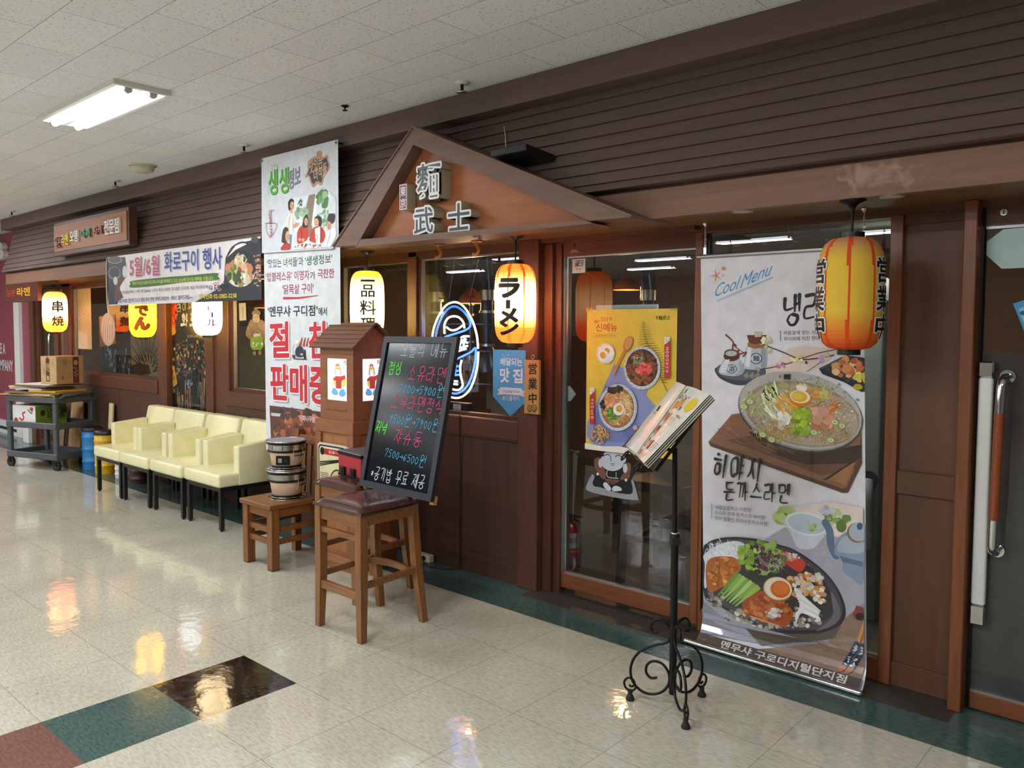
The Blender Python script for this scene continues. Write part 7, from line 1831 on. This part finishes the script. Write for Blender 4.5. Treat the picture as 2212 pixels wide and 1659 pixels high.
# menus: an open booklet on top, others under it; each page is a gently twisted sheet
def booklet(lab, h0, du, dv, op):
    t = thing('menu_booklet', lab, 'menu', PM(.21+du, .005+dv, h0), 0, 'menus on the iron stand')
    def patch(c):
        def f(a, q, h):
            e = 4*a*(1-a)*.014
            u, v, w = [c[0][i]*(1-a)*(1-q)+c[1][i]*a*(1-q)+c[2][i]*a*q+c[3][i]*(1-a)*q for i in (0, 1, 2)]
            return PM(u+du, v+dv, h0+w+e+h)
        return f
    LP = patch(((-.02, .0, .0), (.215, .005, .0), (.19, .362, .0), (.0, .36, .0)))
    RP = patch(((.222, .005, .0), (.43, -.003, .010), (.39, .374, -.045), (.197, .362, .0)))
    for name, f in (('left_page', LP), ('right_page', RP)):
        s = Sheet(f, 'ink_gloss'); n = 8
        for i in range(n):
            for j in range(4): s.poly([(i/n, j/4), ((i+1)/n, j/4), ((i+1)/n, (j+1)/4), (i/n, (j+1)/4)], '#dcd8ca' if op else '#b0aa9a')
        s.h = -.004
        for i in range(n): s.poly([(i/n, 0), ((i+1)/n, 0), ((i+1)/n, 1), (i/n, 1)], '#17171a')
        s.h = -.002; k = .0
        for i in range(n):   # page edges along the foot and the fore-edge
            s.add([f(i/n, 0, -.004), f((i+1)/n, 0, -.004), f((i+1)/n, 0, .0004), f(i/n, 0, .0004)], [(0, 1, 2, 3)], 'ink_gloss', False, hx('#8c867a'))
        x = 1 if name == 'right_page' else 0
        for j in range(4): s.add([f(x, j/4, -.004), f(x, (j+1)/4, -.004), f(x, (j+1)/4, .0004), f(x, j/4, .0004)], [(0, 1, 2, 3)], 'ink_gloss', False, hx('#2a2824'))
        s.h = .0008
        if op and name == 'left_page':
            s.text('麵', .47, .56, .62, .56, .085, '#2a2a2a', 1.5); s.text('東京', .40, .52, .47, .52, .03, '#7a3a3a', 1); s.text('武士', .54, .515, .62, .515, .03, '#3a3a3a', 1)
        if op and name == 'right_page':
            rnd = random.Random(3)
            def foods(x0, x1, y0, y1, bg, cols, m, r0=.02, r1=.05):
                s.poly([(x0, y0), (x1, y0), (x1, y1), (x0, y1)], bg); s.h += 3e-5
                for i in range(m): c = (x0+r1+rnd.random()*(x1-x0-2*r1), y0+r1*.6+rnd.random()*(y1-y0-1.2*r1)); r = rnd.uniform(r0, r1); s.ell(c, (r, 0), (0, r*.6), rnd.choice(cols), 9, i*2e-6)
                s.h += 1.1e-4
            foods(.02, .62, .66, .98, '#d3dad8', ['#e0e4e2', '#c8d0cc', '#8aa080', '#5f7a58', '#c95a5a', '#e6e2dc'], 40)
            for i in range(7): s.ell((.14+i*.06, .70+i*.012), (.05, .02), (-.02, .045), ['#d9a050', '#e3b468', '#c98a3c'][i % 3], 12); s.h += 2e-5
            foods(.03, .42, .47, .63, '#a86a3c', ['#b9763f', '#c98a50', '#8f5428', '#d9a878'], 36); foods(.03, .42, .29, .45, '#7a5a40', ['#9a7048', '#6a4a30', '#b89060', '#4a3424'], 40); s.ell((.36, .33), (.05, 0), (0, .035), '#e8e0d0', 14); s.h += 3e-5; s.ell((.36, .33), (.022, 0), (0, .016), '#d98a2c', 10); s.h += 3e-5
            foods(.30, .66, .13, .26, '#6a5a48', ['#c99a70', '#e0d8cc', '#a87850'], 24); foods(.02, .5, .01, .11, '#cfc2ac', ['#b98f60', '#d9c0a0', '#9a7450'], 30)
            s.ell((.80, .80), (.13, 0), (0, .10), '#e0c23a', 22); s.h += 3e-5; s.text('메뉴', .66, .60, .84, .60, .035, '#8a6a2c', 1)
            for (x, y, m) in ((.04, .25, 6), (.5, .44, 6), (.5, .58, 5), (.7, .24, 6), (.04, .13, 0), (.58, .08, 4)):
                for i in range(m): s.rect(x, x+rnd.uniform(.16, .26), y-i*.022, y-i*.022+.007, '#8d939c')
        s.build(name, t)
    MB().add([PM(.214+du, .005+dv, h0+.001), PM(.223+du, .005+dv, h0+.001), PM(.198+du, .362+dv, h0+.001), PM(.189+du, .362+dv, h0+.001)], [(0, 1, 2, 3)], 'black_plastic').build('spine', t)
    return t
booklet('open menu booklet with food photos lying uppermost on the iron stand', .020, 0, 0, True)
for i, lab in enumerate(('second menu booklet directly under the open one on the iron stand', 'third menu booklet down on the iron stand', 'lowest menu booklet slipping askew on the iron stand')): booklet(lab, .0135-i*.0065, .006+.008*i, -.003*i, False)

# ================================================================== cart with cardboard, bins
yaw = math.atan2(.227, .672)
t = thing('utility_cart', 'grey three-shelf utility cart loaded with cardboard at far left', 'cart', (-7.361, -.04, 0), yaw)
for z in (.115, .455, .745):
    b = MB().box(-.40, .40, -.245, .245, z, z+.012, 'dark_grey_plastic'); h = .07
    b.box(-.41, .41, -.255, -.235, z, z+h, 'dark_grey_plastic', .008).box(-.41, .41, .235, .255, z, z+h, 'dark_grey_plastic', .008).box(-.41, -.39, -.235, .235, z, z+h, 'dark_grey_plastic', .008).box(.39, .41, -.235, .235, z, z+h, 'dark_grey_plastic', .008); b.build('shelf', t, True)
for x in (-.375, .375):
    for y in (-.225, .225):
        MB().box(x-.03, x+.03, y-.022, y+.022, .10, .75, 'dark_grey_plastic', .008).build('upright', t, True)
        c = MB().cyl((x-.0, y-.014, .055), (x, y+.014, .055), .055, 'rubber', n=24).cyl((x, y-.016, .055), (x, y+.016, .055), .02, 'dark_grey_plastic', n=16).box(x-.02, x+.02, y-.022, y-.016, .05, .115, 'black_metal').box(x-.02, x+.02, y+.016, y+.022, .05, .115, 'black_metal').box(x-.025, x+.025, y-.024, y+.024, .108, .118, 'black_metal'); c.build('caster', t, True)
MB().tube([(.39, -.2, .79), (.46, -.19, .83), (.47, 0, .84), (.46, .19, .83), (.39, .2, .79)], .013, 'dark_grey_plastic').build('push_handle', t, True)
Mc = Matrix.Translation((-7.361, -.04, 0)) @ Matrix.Rotation(yaw, 4, 'Z')
rnd = random.Random(5)
labs = ['lowest flattened cardboard sheet on top of the grey cart', 'second flattened cardboard sheet from the bottom on the cart', 'black-edged cardboard sheet in the middle of the cart stack', 'yellow-edged folded carton in the cart stack', 'white folded carton near the top of the cart stack', 'pale cardboard sheet jutting left on the cart stack', 'dark cardboard sheet jutting toward the viewer on the cart', 'topmost thin white paper sheet under the brown box']
zc = .818
for i, (c_, w_, d_, h_, ox, oy, ra) in enumerate((('cardboard', .86, .46, .012, -.06, -.03, .04), ('cardboard_pale', .78, .5, .012, -.03, .0, -.05), ('cardboard_dark', .8, .44, .016, .02, -.04, .08), ('yellow_plastic', .42, .40, .02, .16, -.03, .02), ('white_paint', .55, .42, .018, -.12, .0, -.04), ('cardboard_pale', .5, .4, .02, -.16, .0, .1), ('cardboard_dark', .6, .46, .012, .0, -.01, -.08), ('white_paint', .5, .4, .008, -.06, .02, .05))):
    M = Mc @ Matrix.Translation((ox, oy, zc)) @ Matrix.Rotation(ra, 4, 'Z')
    tag(MB().box(-w_/2, w_/2, -d_/2, d_/2, 0, h_, c_, .002, M).build('cardboard_sheet'), labs[i], 'cardboard', 'flattened cardboard on the cart'); zc += h_+.0008
M = Mc @ Matrix.Translation((.13, .06, zc)) @ Matrix.Rotation(-.1, 4, 'Z')
t = thing('cardboard_box', 'brown printed cardboard box standing on top of the grey cart', 'box', M @ Vector((0, 0, 0)))
MB().box(-.15, .15, -.16, .16, 0, .315, 'cardboard', .003, M).build('carton', t)
def side(o, Mx, q, txt, bg, ink):
    s = Sheet(lambda u, v, h: Mx @ (Vector((u, -.1605-h, v)) if q == 0 else Vector((.1505+h, u, v))), 'vinyl'); a = .15 if q == 0 else .16
    if q == 0:
        s.rect(-.145, .145, .005, .31, '#bfa070'); s.rect(-.05, .02, .03, .29, ink); s.text(txt[0], -.045, .14, .015, .14, .10, '#c9a878', 1); s.ell((-.015, .07), (.022, 0), (0, .03), '#bfa070', 16); s.rect(-.03, .0, .29, .31, '#b0302c'); s.text('면', .06, .2, .09, .2, .05, '#8a6a40'); s.text('식품', -.11, .1, -.07, .1, .1, '#8a6a40')
    else:
        s.rect(.03, .10, .01, .305, ink); s.ell((.065, .24), (.026, 0), (0, .032), '#b08a5c', 16); s.h += 3e-5; s.text(txt[1], .04, .05, .09, .05, .14, '#b98f5c', 1); s.text('취급주의', -.08, .2, -.04, .2, .08, '#7a5a38'); s.text('(', -.10, .05, -.08, .05, .05, '#4a3424', 2)
    s.build('printing', o)
side(t, M, 0, ('라멘', '국수'), None, '#5a2c28'); side(t, M, 1, ('라멘', '국수'), None, '#5a2c28')
t = thing('cardboard_box', 'white and green printed box on the middle shelf of the cart', 'box', Mc @ Vector((-.1, -.02, .467)))
M = Mc @ Matrix.Translation((-.10, -.02, .467))
MB().box(-.24, .14, -.2, .19, 0, .235, 'white_paint', .003, M).build('carton', t)
s = Sheet(lambda u, v, h: M @ Vector((u, -.2005-h, v)), 'vinyl'); s.ell((-.18, .06), (.035, 0), (0, .035), '#c8402c', 18); s.stroke([(-.12, .09), (-.08, .07), (-.05, .1), (-.07, .14), (-.03, .16)], .02, '#b83038'); s.ell((.08, .2), (.03, 0), (0, .022), '#c83c3c', 14); s.stroke([(.02, .19), (.08, .15), (.09, .19)], .012, '#3a3a3a'); s.build('printing', t)
s = Sheet(lambda u, v, h: M @ Vector((.1405+h, u, v)), 'vinyl'); s.rect(-.198, .188, .003, .232, '#8a9a34'); s.ell((-.11, .15), (.03, 0), (0, .035), '#3a4424', 14); s.text('녹차', -.06, .06, .02, .06, .14, '#3a4a28', 1)
for i in range(8): s.ell((.08+rnd.random()*.09, .03+rnd.random()*.16), (.03, 0), (0, .02), rnd.choice(['#5a7a2c', '#6f8f34', '#48662a']), 8)
s.build('printing', t)
for k, (x, y, w, h, lean, c_, lab) in enumerate(((-7.62, .33, .36, .72, .10, 'cardboard', 'tall flattened carton leaning on the wall behind the cart'), (-8.08, .33, .26, .62, .10, 'cardboard_dark', 'dark flattened carton leaning behind the left of the cart'), (-6.63, .35, .10, .74, .06, 'cardboard_pale', 'narrow pale cardboard strip leaning behind the blue and yellow bins'))):
    M = Matrix.Translation((x, y-.05, 0)) @ Matrix.Rotation(-lean, 4, 'X')
    tag(MB().box(-w/2, w/2, -.008, .008, 0, h, c_, 0, M).build('cardboard_sheet'), lab, 'cardboard', 'cardboard leaning on the wall')
def bin_(lab, x, y, r, h, m, lid, cat='bin'):
    t = thing('bin' if lid else 'pail', lab, cat, (x, y, 0), 0, 'bins beside the armchairs')
    pr = [(r*.94, 0), (r*.96, .01)]
    for q in (.2, .5, .8): pr += [(r*(.96+.04*q)-.001, h*q-.012), (r*(.96+.04*q)+.004, h*q-.006), (r*(.96+.04*q)+.004, h*q+.006), (r*(.96+.04*q)-.001, h*q+.012)]
    pr += [(r, h), (r-.006, h), (r-.01, h-.02)]
    MB().lathe(pr, (0, 0, 0), m, 32, cap=True).build('drum', t, True)
    if lid: MB().lathe([(r+.006, h-.025), (r+.008, h+.006), (r*.97, h+.022), (r*.6, h+.026), (0, h+.024)], (0, 0, 0), 'black_plastic', 32).build('lid', t, True)
    else: MB().tube([(r*math.cos(a), r*.25*math.sin(a)-r*.8, h-.03-.04*math.sin(a)) for a in [PI*i/10 for i in range(11)]], .003, 'steel', 6).build('bail_handle', t, True)
bin_('tall blue bin with a black lid left of the yellow one', -6.83, .2, .105, .45, 'blue_plastic', True); bin_('tall yellow bin with a black lid by the left armchair', -6.43, .185, .108, .45, 'yellow_plastic', True)
bin_('small white pail on the floor behind the left armchair leg', -6.04, .21, .08, .19, 'white_plastic', False, 'pail'); bin_('dark red tub under the left armchairs against the wall', -5.605, .2, .10, .26, 'maroon_plastic', False, 'tub')

# ================================================================== wall end, power strip, cords
t = thing('power_strip', 'pale multi-socket power strip on the floor behind the front stool', 'power strip', (-1.5, .325, 0))
MB().box(-1.62, -1.365, .30, .345, 0, .05, 'cream_plastic', .005).build('housing', t)
for x in (-1.58, -1.50, -1.42): MB().cyl((x, .3005, .026), (x, .296, .026), .018, 'rubber', n=18).build('socket', t)
tag(MB().tube(sm3 := [(-1.42, .29, .026), (-1.38, .26, .012), (-1.3, .24, .005), (-1.2, .27, .005), (-1.13, .33, .006), (-1.118, .345, .05), (-1.12, .345, .4), (-1.115, .346, .7), (-1.11, .332, .92), (-1.108, .332, 1.03)], .0035, 'cable_black', 6).build('extension_cable'), 'thin black cord running from the power strip up to the neon sign', 'cord')
tag(MB().tube([(-2.2, .22, .005), (-2.1, .1, .005), (-1.96, .0, .006), (-2.02, -.04, .005), (-2.13, .05, .005), (-2.2, .0, .005)], .004, 'cable_white', 6).build('floor_cable'), 'white cord lying on the floor behind the wooden chair', 'cord')

# ================================================================== neon sign in the window
t = thing('neon_sign', 'glowing white and blue oval neon sign hanging inside the window', 'neon sign', (-1.28, .5, 1.03))
k5 = .0005
for i, o in enumerate(ART_NEON):
    pts = [(-1.3+a*k5, .5-(.012 if o[1] == '#e8ecff' else 0), 1.1+c*k5) for a, c in o[3]]
    pp = sm([(p[0], p[2]) for p in pts], 5) if len(pts) > 2 else [(p[0], p[2]) for p in pts]
    m_ = {'#fff0c8': 'neon_warm', '#3a6aff': 'neon_blue', '#e8ecff': 'neon_white'}[o[1]]
    MB().tube([(a, pts[0][1], c) for a, c in pp], .0072 if o[2] > 10 else .005, m_, 8).build('neon_tube', t)
b = MB()
for z in (1.22, 1.44, 1.62): b.tube([(-1.60, .515, z), (-1.0, .515, z)], .005, 'black_metal', 6)
for x in (-1.42, -1.19): b.tube([(x, .515, 1.12), (x, .515, 1.805)], .005, 'black_metal', 6)
b.tube([(-1.50, .515, 1.80), (-1.39, .515, 1.79)], .004, 'black_metal', 6).tube([(-1.25, .515, 1.81), (-1.15, .515, 1.80)], .004, 'black_metal', 6); b.build('support_grid', t)
tb = MB().box(-1.43, -1.19, .49, .55, 1.022, 1.085, 'black_plastic', .004).build('transformer', t)
s = Sheet(lambda u, v, h: (-1.33+u, .4895-h, 1.03+v), 'vinyl'); s.rect(0, .075, 0, .045, '#c9c9c4')
for i in range(4): s.rect(.006, .055, .006+i*.009, .009+i*.009, '#8a8a88')
s.build('rating_label', tb)
for x0, z0, x1, z1 in ((-1.118, 2.03, -1.39, 1.80), (-.79, 2.03, -1.19, 1.805)): MB().tube([(x0, .19, z0), (x0+.0, .2, z0-.005), (x1, .505, z1)], .0018, 'steel', 6).build('hanging_wire', t) if False else MB().tube([(x0+(x1-x0)*.78, .50, 2.05), (x1, .51, z1)], .0018, 'steel', 6).build('hanging_wire', t)
L = bpy.data.lights.new('neon_glow', 'AREA'); L.shape = 'RECTANGLE'; L.size = .4; L.size_y = .55; L.energy = 3.5; L.color = (.35, .45, 1.0)
o = bpy.data.objects.new('neon_glow', L); o.location = (-1.28, .49, 1.42); o.rotation_euler = (PI/2, 0, 0); COL.objects.link(o)
for x, lab in ((-1.133, 'yellow plastic hook under the soffit left above the neon sign'), (-.804, 'yellow plastic hook under the soffit right above the neon sign')):
    t = thing('hook', lab, 'hook', (x, .176, 2.12), 0, 'soffit hooks')
    MB().box(x-.035, x+.035, .155, .197, 2.112, 2.12, 'hook_yellow', .003).build('plate', t)
    MB().tube([(x-.005, .176, 2.113), (x+.0, .174, 2.09), (x+.016, .172, 2.07), (x+.014, .170, 2.048), (x-.004, .168, 2.035), (x-.022, .166, 2.042)], [.014, .011, .010, .010, .011, .013], 'hook_yellow', 10).build('hook_arm', t)

# ================================================================== seen through the glass
def pend(x, y, z, lab, w, m='lamp_orange', col=(1, .62, .3)):
    t = thing('pendant_lamp', lab, 'pendant lamp', (x, y, z), 0, 'pendant lamps inside')
    MB().lathe([(.015, .13), (.03, .125), (.09, .06), (.12, .0), (.115, .0), (.085, .055)], (0, 0, 0), m, 24).build('shade', t, True)
    MB().cyl((0, 0, .13), (0, 0, 2.62-z), .004, 'cable_black', n=8).build('cord', t, True); MB().ball((0, 0, .04), .03, 'bulb').build('bulb', t, True)
    L = bpy.data.lights.new('pendant_light', 'POINT'); L.energy = w; L.color = col; L.shadow_soft_size = .05
    o = bpy.data.objects.new('pendant_light', L); o.location = (x, y, z-.03); COL.objects.link(o)
pend(-2.15, 1.5, 1.80, 'orange pendant lamp seen through the neon window', 22); pend(-4.6, 2.5, 1.85, 'orange pendant lamp far inside the left window', 26, col=(1, .72, .35)); pend(-1.33, 2.6, 1.93, 'orange pendant lamp far inside beyond the glass door', 22); pend(-7.0, 2.5, 1.85, 'orange pendant lamp inside the leftmost window', 26, col=(1, .75, .4)); pend(1.0, 3.2, 1.9, 'orange pendant lamp inside behind the hanging poster', 14)
def exhaust(x, y, lab):
    t = thing('exhaust_pipe', lab, 'exhaust pipe', (x, y, 1.25), 0, 'exhaust pipes over the tables')
    pts = [(.03, 0, 1.36), (.035, 0, 1.2), (.0, 0, 1.05), (-.03, 0, .9), (-.015, 0, .75), (0, 0, .62)]
    pr = sm([(p[0], p[2]) for p in pts], 6); MB().tube([(a, 0, c) for a, c in pr], [.058+(.004 if i % 2 else 0) for i in range(len(pr))], 'duct_black', 16).build('flexible_hose', t, True)
    MB().cyl((0, 0, .2), (0, 0, .62), .05, 'duct_black', n=24).cyl((0, 0, .56), (0, 0, .64), .064, 'duct_silver', n=24).cyl((0, 0, .46), (0, 0, .48), .062, 'duct_silver', n=24).cyl((0, 0, .2), (0, 0, .22), .062, 'duct_silver', n=24).build('telescopic_tube', t, True)
    MB().lathe([(.05, .2), (.11, .06), (.115, .0)], (0, 0, 0), 'duct_black', 24).build('hood', t, True)
exhaust(-1.73, 1.25, 'black exhaust pipe hanging inside behind the lit orange lantern'); exhaust(-2.31, 1.25, 'black exhaust pipe hanging inside left of the neon sign'); exhaust(-.73, 2.0, 'black exhaust pipe hanging inside beyond the door glass'); exhaust(-2.85, 2.2, 'black exhaust pipe hanging far inside behind the neon sign')
b = MB().cyl((-9.0, 1.74, 2.28), (3.0, 1.74, 2.28), .13, 'duct_silver', n=28)
for i in range(60): b.cyl((-8.9+i*.2, 1.74, 2.28), (-8.89+i*.2, 1.74, 2.28), .134, 'duct_silver', n=28)
tag(b.build('ventilation_duct'), 'big silver ventilation duct running under the shop ceiling inside', 'duct')
def table(x, y, lab):
    t = thing('dining_table', lab, 'table', (x, y, 0), 0, 'tables inside the shop')
    MB().box(-.55, .55, -.35, .35, .70, .735, 'table_top', .004).build('tabletop', t, True)
    for a in (-.48, .48):
        for c in (-.29, .29): MB().box(a-.025, a+.025, c-.025, c+.025, 0, .70, 'leg_black').build('leg', t, True)
for x, y, lab in ((-1.73, 1.25, 'dark table inside the window under the exhaust pipe'), (-2.95, 1.2, 'dark table inside the window behind the lamp house'), (-.6, 2.4, 'dark table deep inside beyond the glass door')): table(x, y, lab)
# bar chair silhouetted behind the door glass
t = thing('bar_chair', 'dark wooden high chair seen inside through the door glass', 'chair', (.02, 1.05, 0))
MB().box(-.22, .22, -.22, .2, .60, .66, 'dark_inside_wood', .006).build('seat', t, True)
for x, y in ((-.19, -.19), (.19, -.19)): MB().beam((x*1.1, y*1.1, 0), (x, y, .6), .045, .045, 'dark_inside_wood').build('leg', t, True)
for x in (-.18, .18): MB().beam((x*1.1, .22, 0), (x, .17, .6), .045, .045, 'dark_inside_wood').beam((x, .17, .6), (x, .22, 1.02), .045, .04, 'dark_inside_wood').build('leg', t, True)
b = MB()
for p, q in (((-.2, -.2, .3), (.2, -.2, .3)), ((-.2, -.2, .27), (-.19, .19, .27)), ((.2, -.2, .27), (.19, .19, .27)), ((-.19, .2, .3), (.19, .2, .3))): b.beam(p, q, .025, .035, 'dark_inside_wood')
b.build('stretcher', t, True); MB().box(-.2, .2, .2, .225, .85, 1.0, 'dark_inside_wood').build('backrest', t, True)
# fire extinguisher
t = thing('fire_extinguisher', 'red fire extinguisher standing inside the lower left corner of the door', 'fire extinguisher', (-.405, .60, 0))
MB().lathe([(.055, 0), (.06, .01), (.06, .33), (.045, .375), (.02, .395)], (0, 0, 0), 'extinguisher_red', 28, cap=True).build('cylinder', t, True)
s = Sheet(lambda u, v, h: ((.0605+h)*math.sin(.75+u/.06), -(.0605+h)*math.cos(.75+u/.06), v), 'vinyl')
for i in range(8): a = -.055+i*.01375; s.poly([(a, .24), (a+.01375, .24), (a+.01375, .335), (a, .335)], '#c9c9c8'); s.poly([(a, .215), (a+.01375, .215), (a+.01375, .228), (a, .228)], '#c98a2c')
s.h += 1e-4; s.ell((0, .15), (.035, 0), (0, .045), '#c9c9c8', 18); s.h += 1e-4; s.ell((0, .15), (.012, 0), (0, .014), '#2f6a4a', 12); s.text('소화기', -.035, .27, .035, .27, .035, '#3a4a7a', 1.2); s.build('label_band', t, True)
MB().cyl((0, 0, .39), (0, 0, .43), .018, 'black_metal').box(-.015, .09, -.01, .01, .43, .445, 'black_metal').tube([(.02, 0, .42), (.08, 0, .40), (.085, 0, .25), (.075, 0, .12)], .009, 'rubber').build('valve', t, True)
# tall appliance and hose behind the right-hand window
t = thing('air_conditioner', 'tall grey-green floor appliance behind the glass right of the hanging poster', 'air conditioner', (1.0, 1.3, 0))
MB().box(.72, 1.215, 1.20, 1.5, .0, 1.75, 'curtain_grey', .012).build('cabinet', t); MB().lathe([(.0, .13), (.05, .125), (.09, .09), (.105, .04), (.107, 0)], (1.14, 1.33, 1.75), 'white_plastic', 24).build('cap', t)
MB().cyl((1.165, 1.199, .78), (1.165, 1.18, .78), .05, 'rubber', n=20).build('hose_port', t)
hz = sm([(.86, .0), (.80, .02), (.66, .03), (.5, .045)], 6); MB().tube([(1.165+q*.5, 1.17-.04*math.sin(min(1, (.86-z)/.1)*PI/2), z-.08) for z, q in hz], [.03+(.003 if i % 2 else 0) for i in range(len(hz))], 'mesh_grey', 12).build('drain_hose', t)
# things on the sill of the leftmost window
t = thing('menu_board', 'dark printed board standing on the left window sill beside the fan poster', 'menu board', (-6.95, .56, 1.035))
MB().box(-7.45, -6.55, .55, .565, 1.035, 1.36, 'black_plastic').build('board', t)
s = Sheet(lambda u, v, h: (-7.45+u, .5495-h, 1.035+v), 'vinyl'); s.rect(0, .9, 0, .325, '#2c3440')
for i in range(60): s.rect(*(lambda a, c, w, h: (a, a+w, c, c+h))(rnd.random()*.85, rnd.random()*.28, rnd.uniform(.015, .04), rnd.uniform(.02, .06)), rnd.choice(['#8a949c', '#5a6670', '#c9cdd0', '#7a5a4a', '#3f4a58']))
s.build('printing', t)
t = thing('poster', 'beige poster with black brush rays standing in the left window', 'poster', (-6.1, .53, 1.035), 0, 'food posters')
s = Sheet(lambda u, v, h: (-6.55+u, .535-h, 1.035+v), 'vinyl'); s.h = .001; s.rect(0, .95, .0, .62, '#a8885a'); s.h = 0; s.rect(0, .95, 0, .62, '#a8885a'); s.h = .0012
for i in range(22): a = math.radians(8+i*8); r0 = .12+.05*(i % 3); s.stroke([(.42+r0*math.cos(a), .06+r0*math.sin(a)), (.42+(.36+.14*(i % 2))*math.cos(a), .06+(.36+.14*(i % 2))*math.sin(a))], .03, '#221c18', 1)
s.poly([(.0, .12), (.2, .16), (.45, .14), (.5, .05), (.25, .02), (0, .03)], '#221c18'); s.build('printed_sheet', t)
t = thing('vase', 'tall white vase standing inside the left window', 'vase', (-6.55, .72, 1.0)); MB().lathe([(.1, 0), (.13, .1), (.14, .5), (.12, .62), (.10, .72), (.12, .78)], (0, 0, 0), 'white_plastic', 28, cap=True).build('body', t, True); MB().box(-.2, .2, -.2, .2, -1.0, 0, 'table_top').build('pedestal', t, True)
s = Sheet(lambda u, v, h: (-7.3+u, .452-h*.3, 1.35+v), 'vinyl'); s.poly([(.1, .0), (.55, .05), (.55, .38), (.1, .36)], '#6a5340'); s.h += 3e-5; s.ell((.34, .21), (.2, 0), (0, .19), '#b9a58c', 28); s.h += 3e-5
for i in range(9): s.stroke([(.2+i*.03, .1), (.22+i*.03, .22), (.26+i*.025, .33)], .018, ['#a58a70', '#d0bfa8'][i % 2])
tag(s.build('photo_sticker'), 'round food photo stuck inside the left window', 'sticker', 'window stickers')
s = Sheet(lambda u, v, h: (-7.85+u, .452-h*.3, 1.32+v), 'vinyl'); s.rect(0, .42, 0, .75, '#b9ad84'); [s.ell((rnd.uniform(.05, .36), rnd.uniform(.05, .7)), (.008, 0), (0, .008), '#4a4436', 6) for i in range(9)]
tag(s.build('paper_sheet'), 'plain beige paper sheet on the glass behind the far left lantern', 'paper')
# neighbour's letters
s = Sheet(lambda u, v, h: (-11.27+u, .519-h, .98+v), 'vinyl'); s.text('PEOPLE A', -.25, .2, .42, .2, .16, '#d9d4da', 2.2); s.text('COMPANY', -.12, -.05, .74, -.05, .16, '#d9d4da', 2.2); tag(s.build('wall_lettering'), 'white capital lettering on the maroon neighbouring wall', 'lettering')
t = thing('channel_letter', 'white three-dimensional letter on the maroon wall at the left edge', 'sign letter', (-10.77, .5, 2.56))
vs, fs = fitted('B', 4, .5); MB().add([(-10.98+.42*v[0], .519 if v[2] < 0 else .45, 2.56+.26*v[1]) for v in vs], fs, 'white_plastic').build('letter', t)
tag(MB().box(-9.66, -9.44, .36, .49, .0, .36, 'white_paint', .004).build('plinth'), 'small white plinth at the foot of the maroon wall behind the cart', 'plinth')

# added lamp, put in to brighten the appliance behind the right-hand window
t = thing('ceiling_light', 'small added ceiling light brightening the grey-green appliance inside the shop', 'ceiling light', (1.0, .92, 2.62))
MB().box(-.3, .3, -.06, .06, -.03, 0, 'white_plastic').build('housing', t, True); MB().box(-.28, .28, -.045, .045, -.036, -.03, 'tube').build('diffuser', t, True)
L = bpy.data.lights.new('added_fill_light', 'AREA'); L.shape = 'RECTANGLE'; L.size = .56; L.size_y = .09; L.energy = 20; L.color = (.95, 1, .95)
o = bpy.data.objects.new('added_fill_light', L); o.location = (1.0, .92, 2.58); COL.objects.link(o)
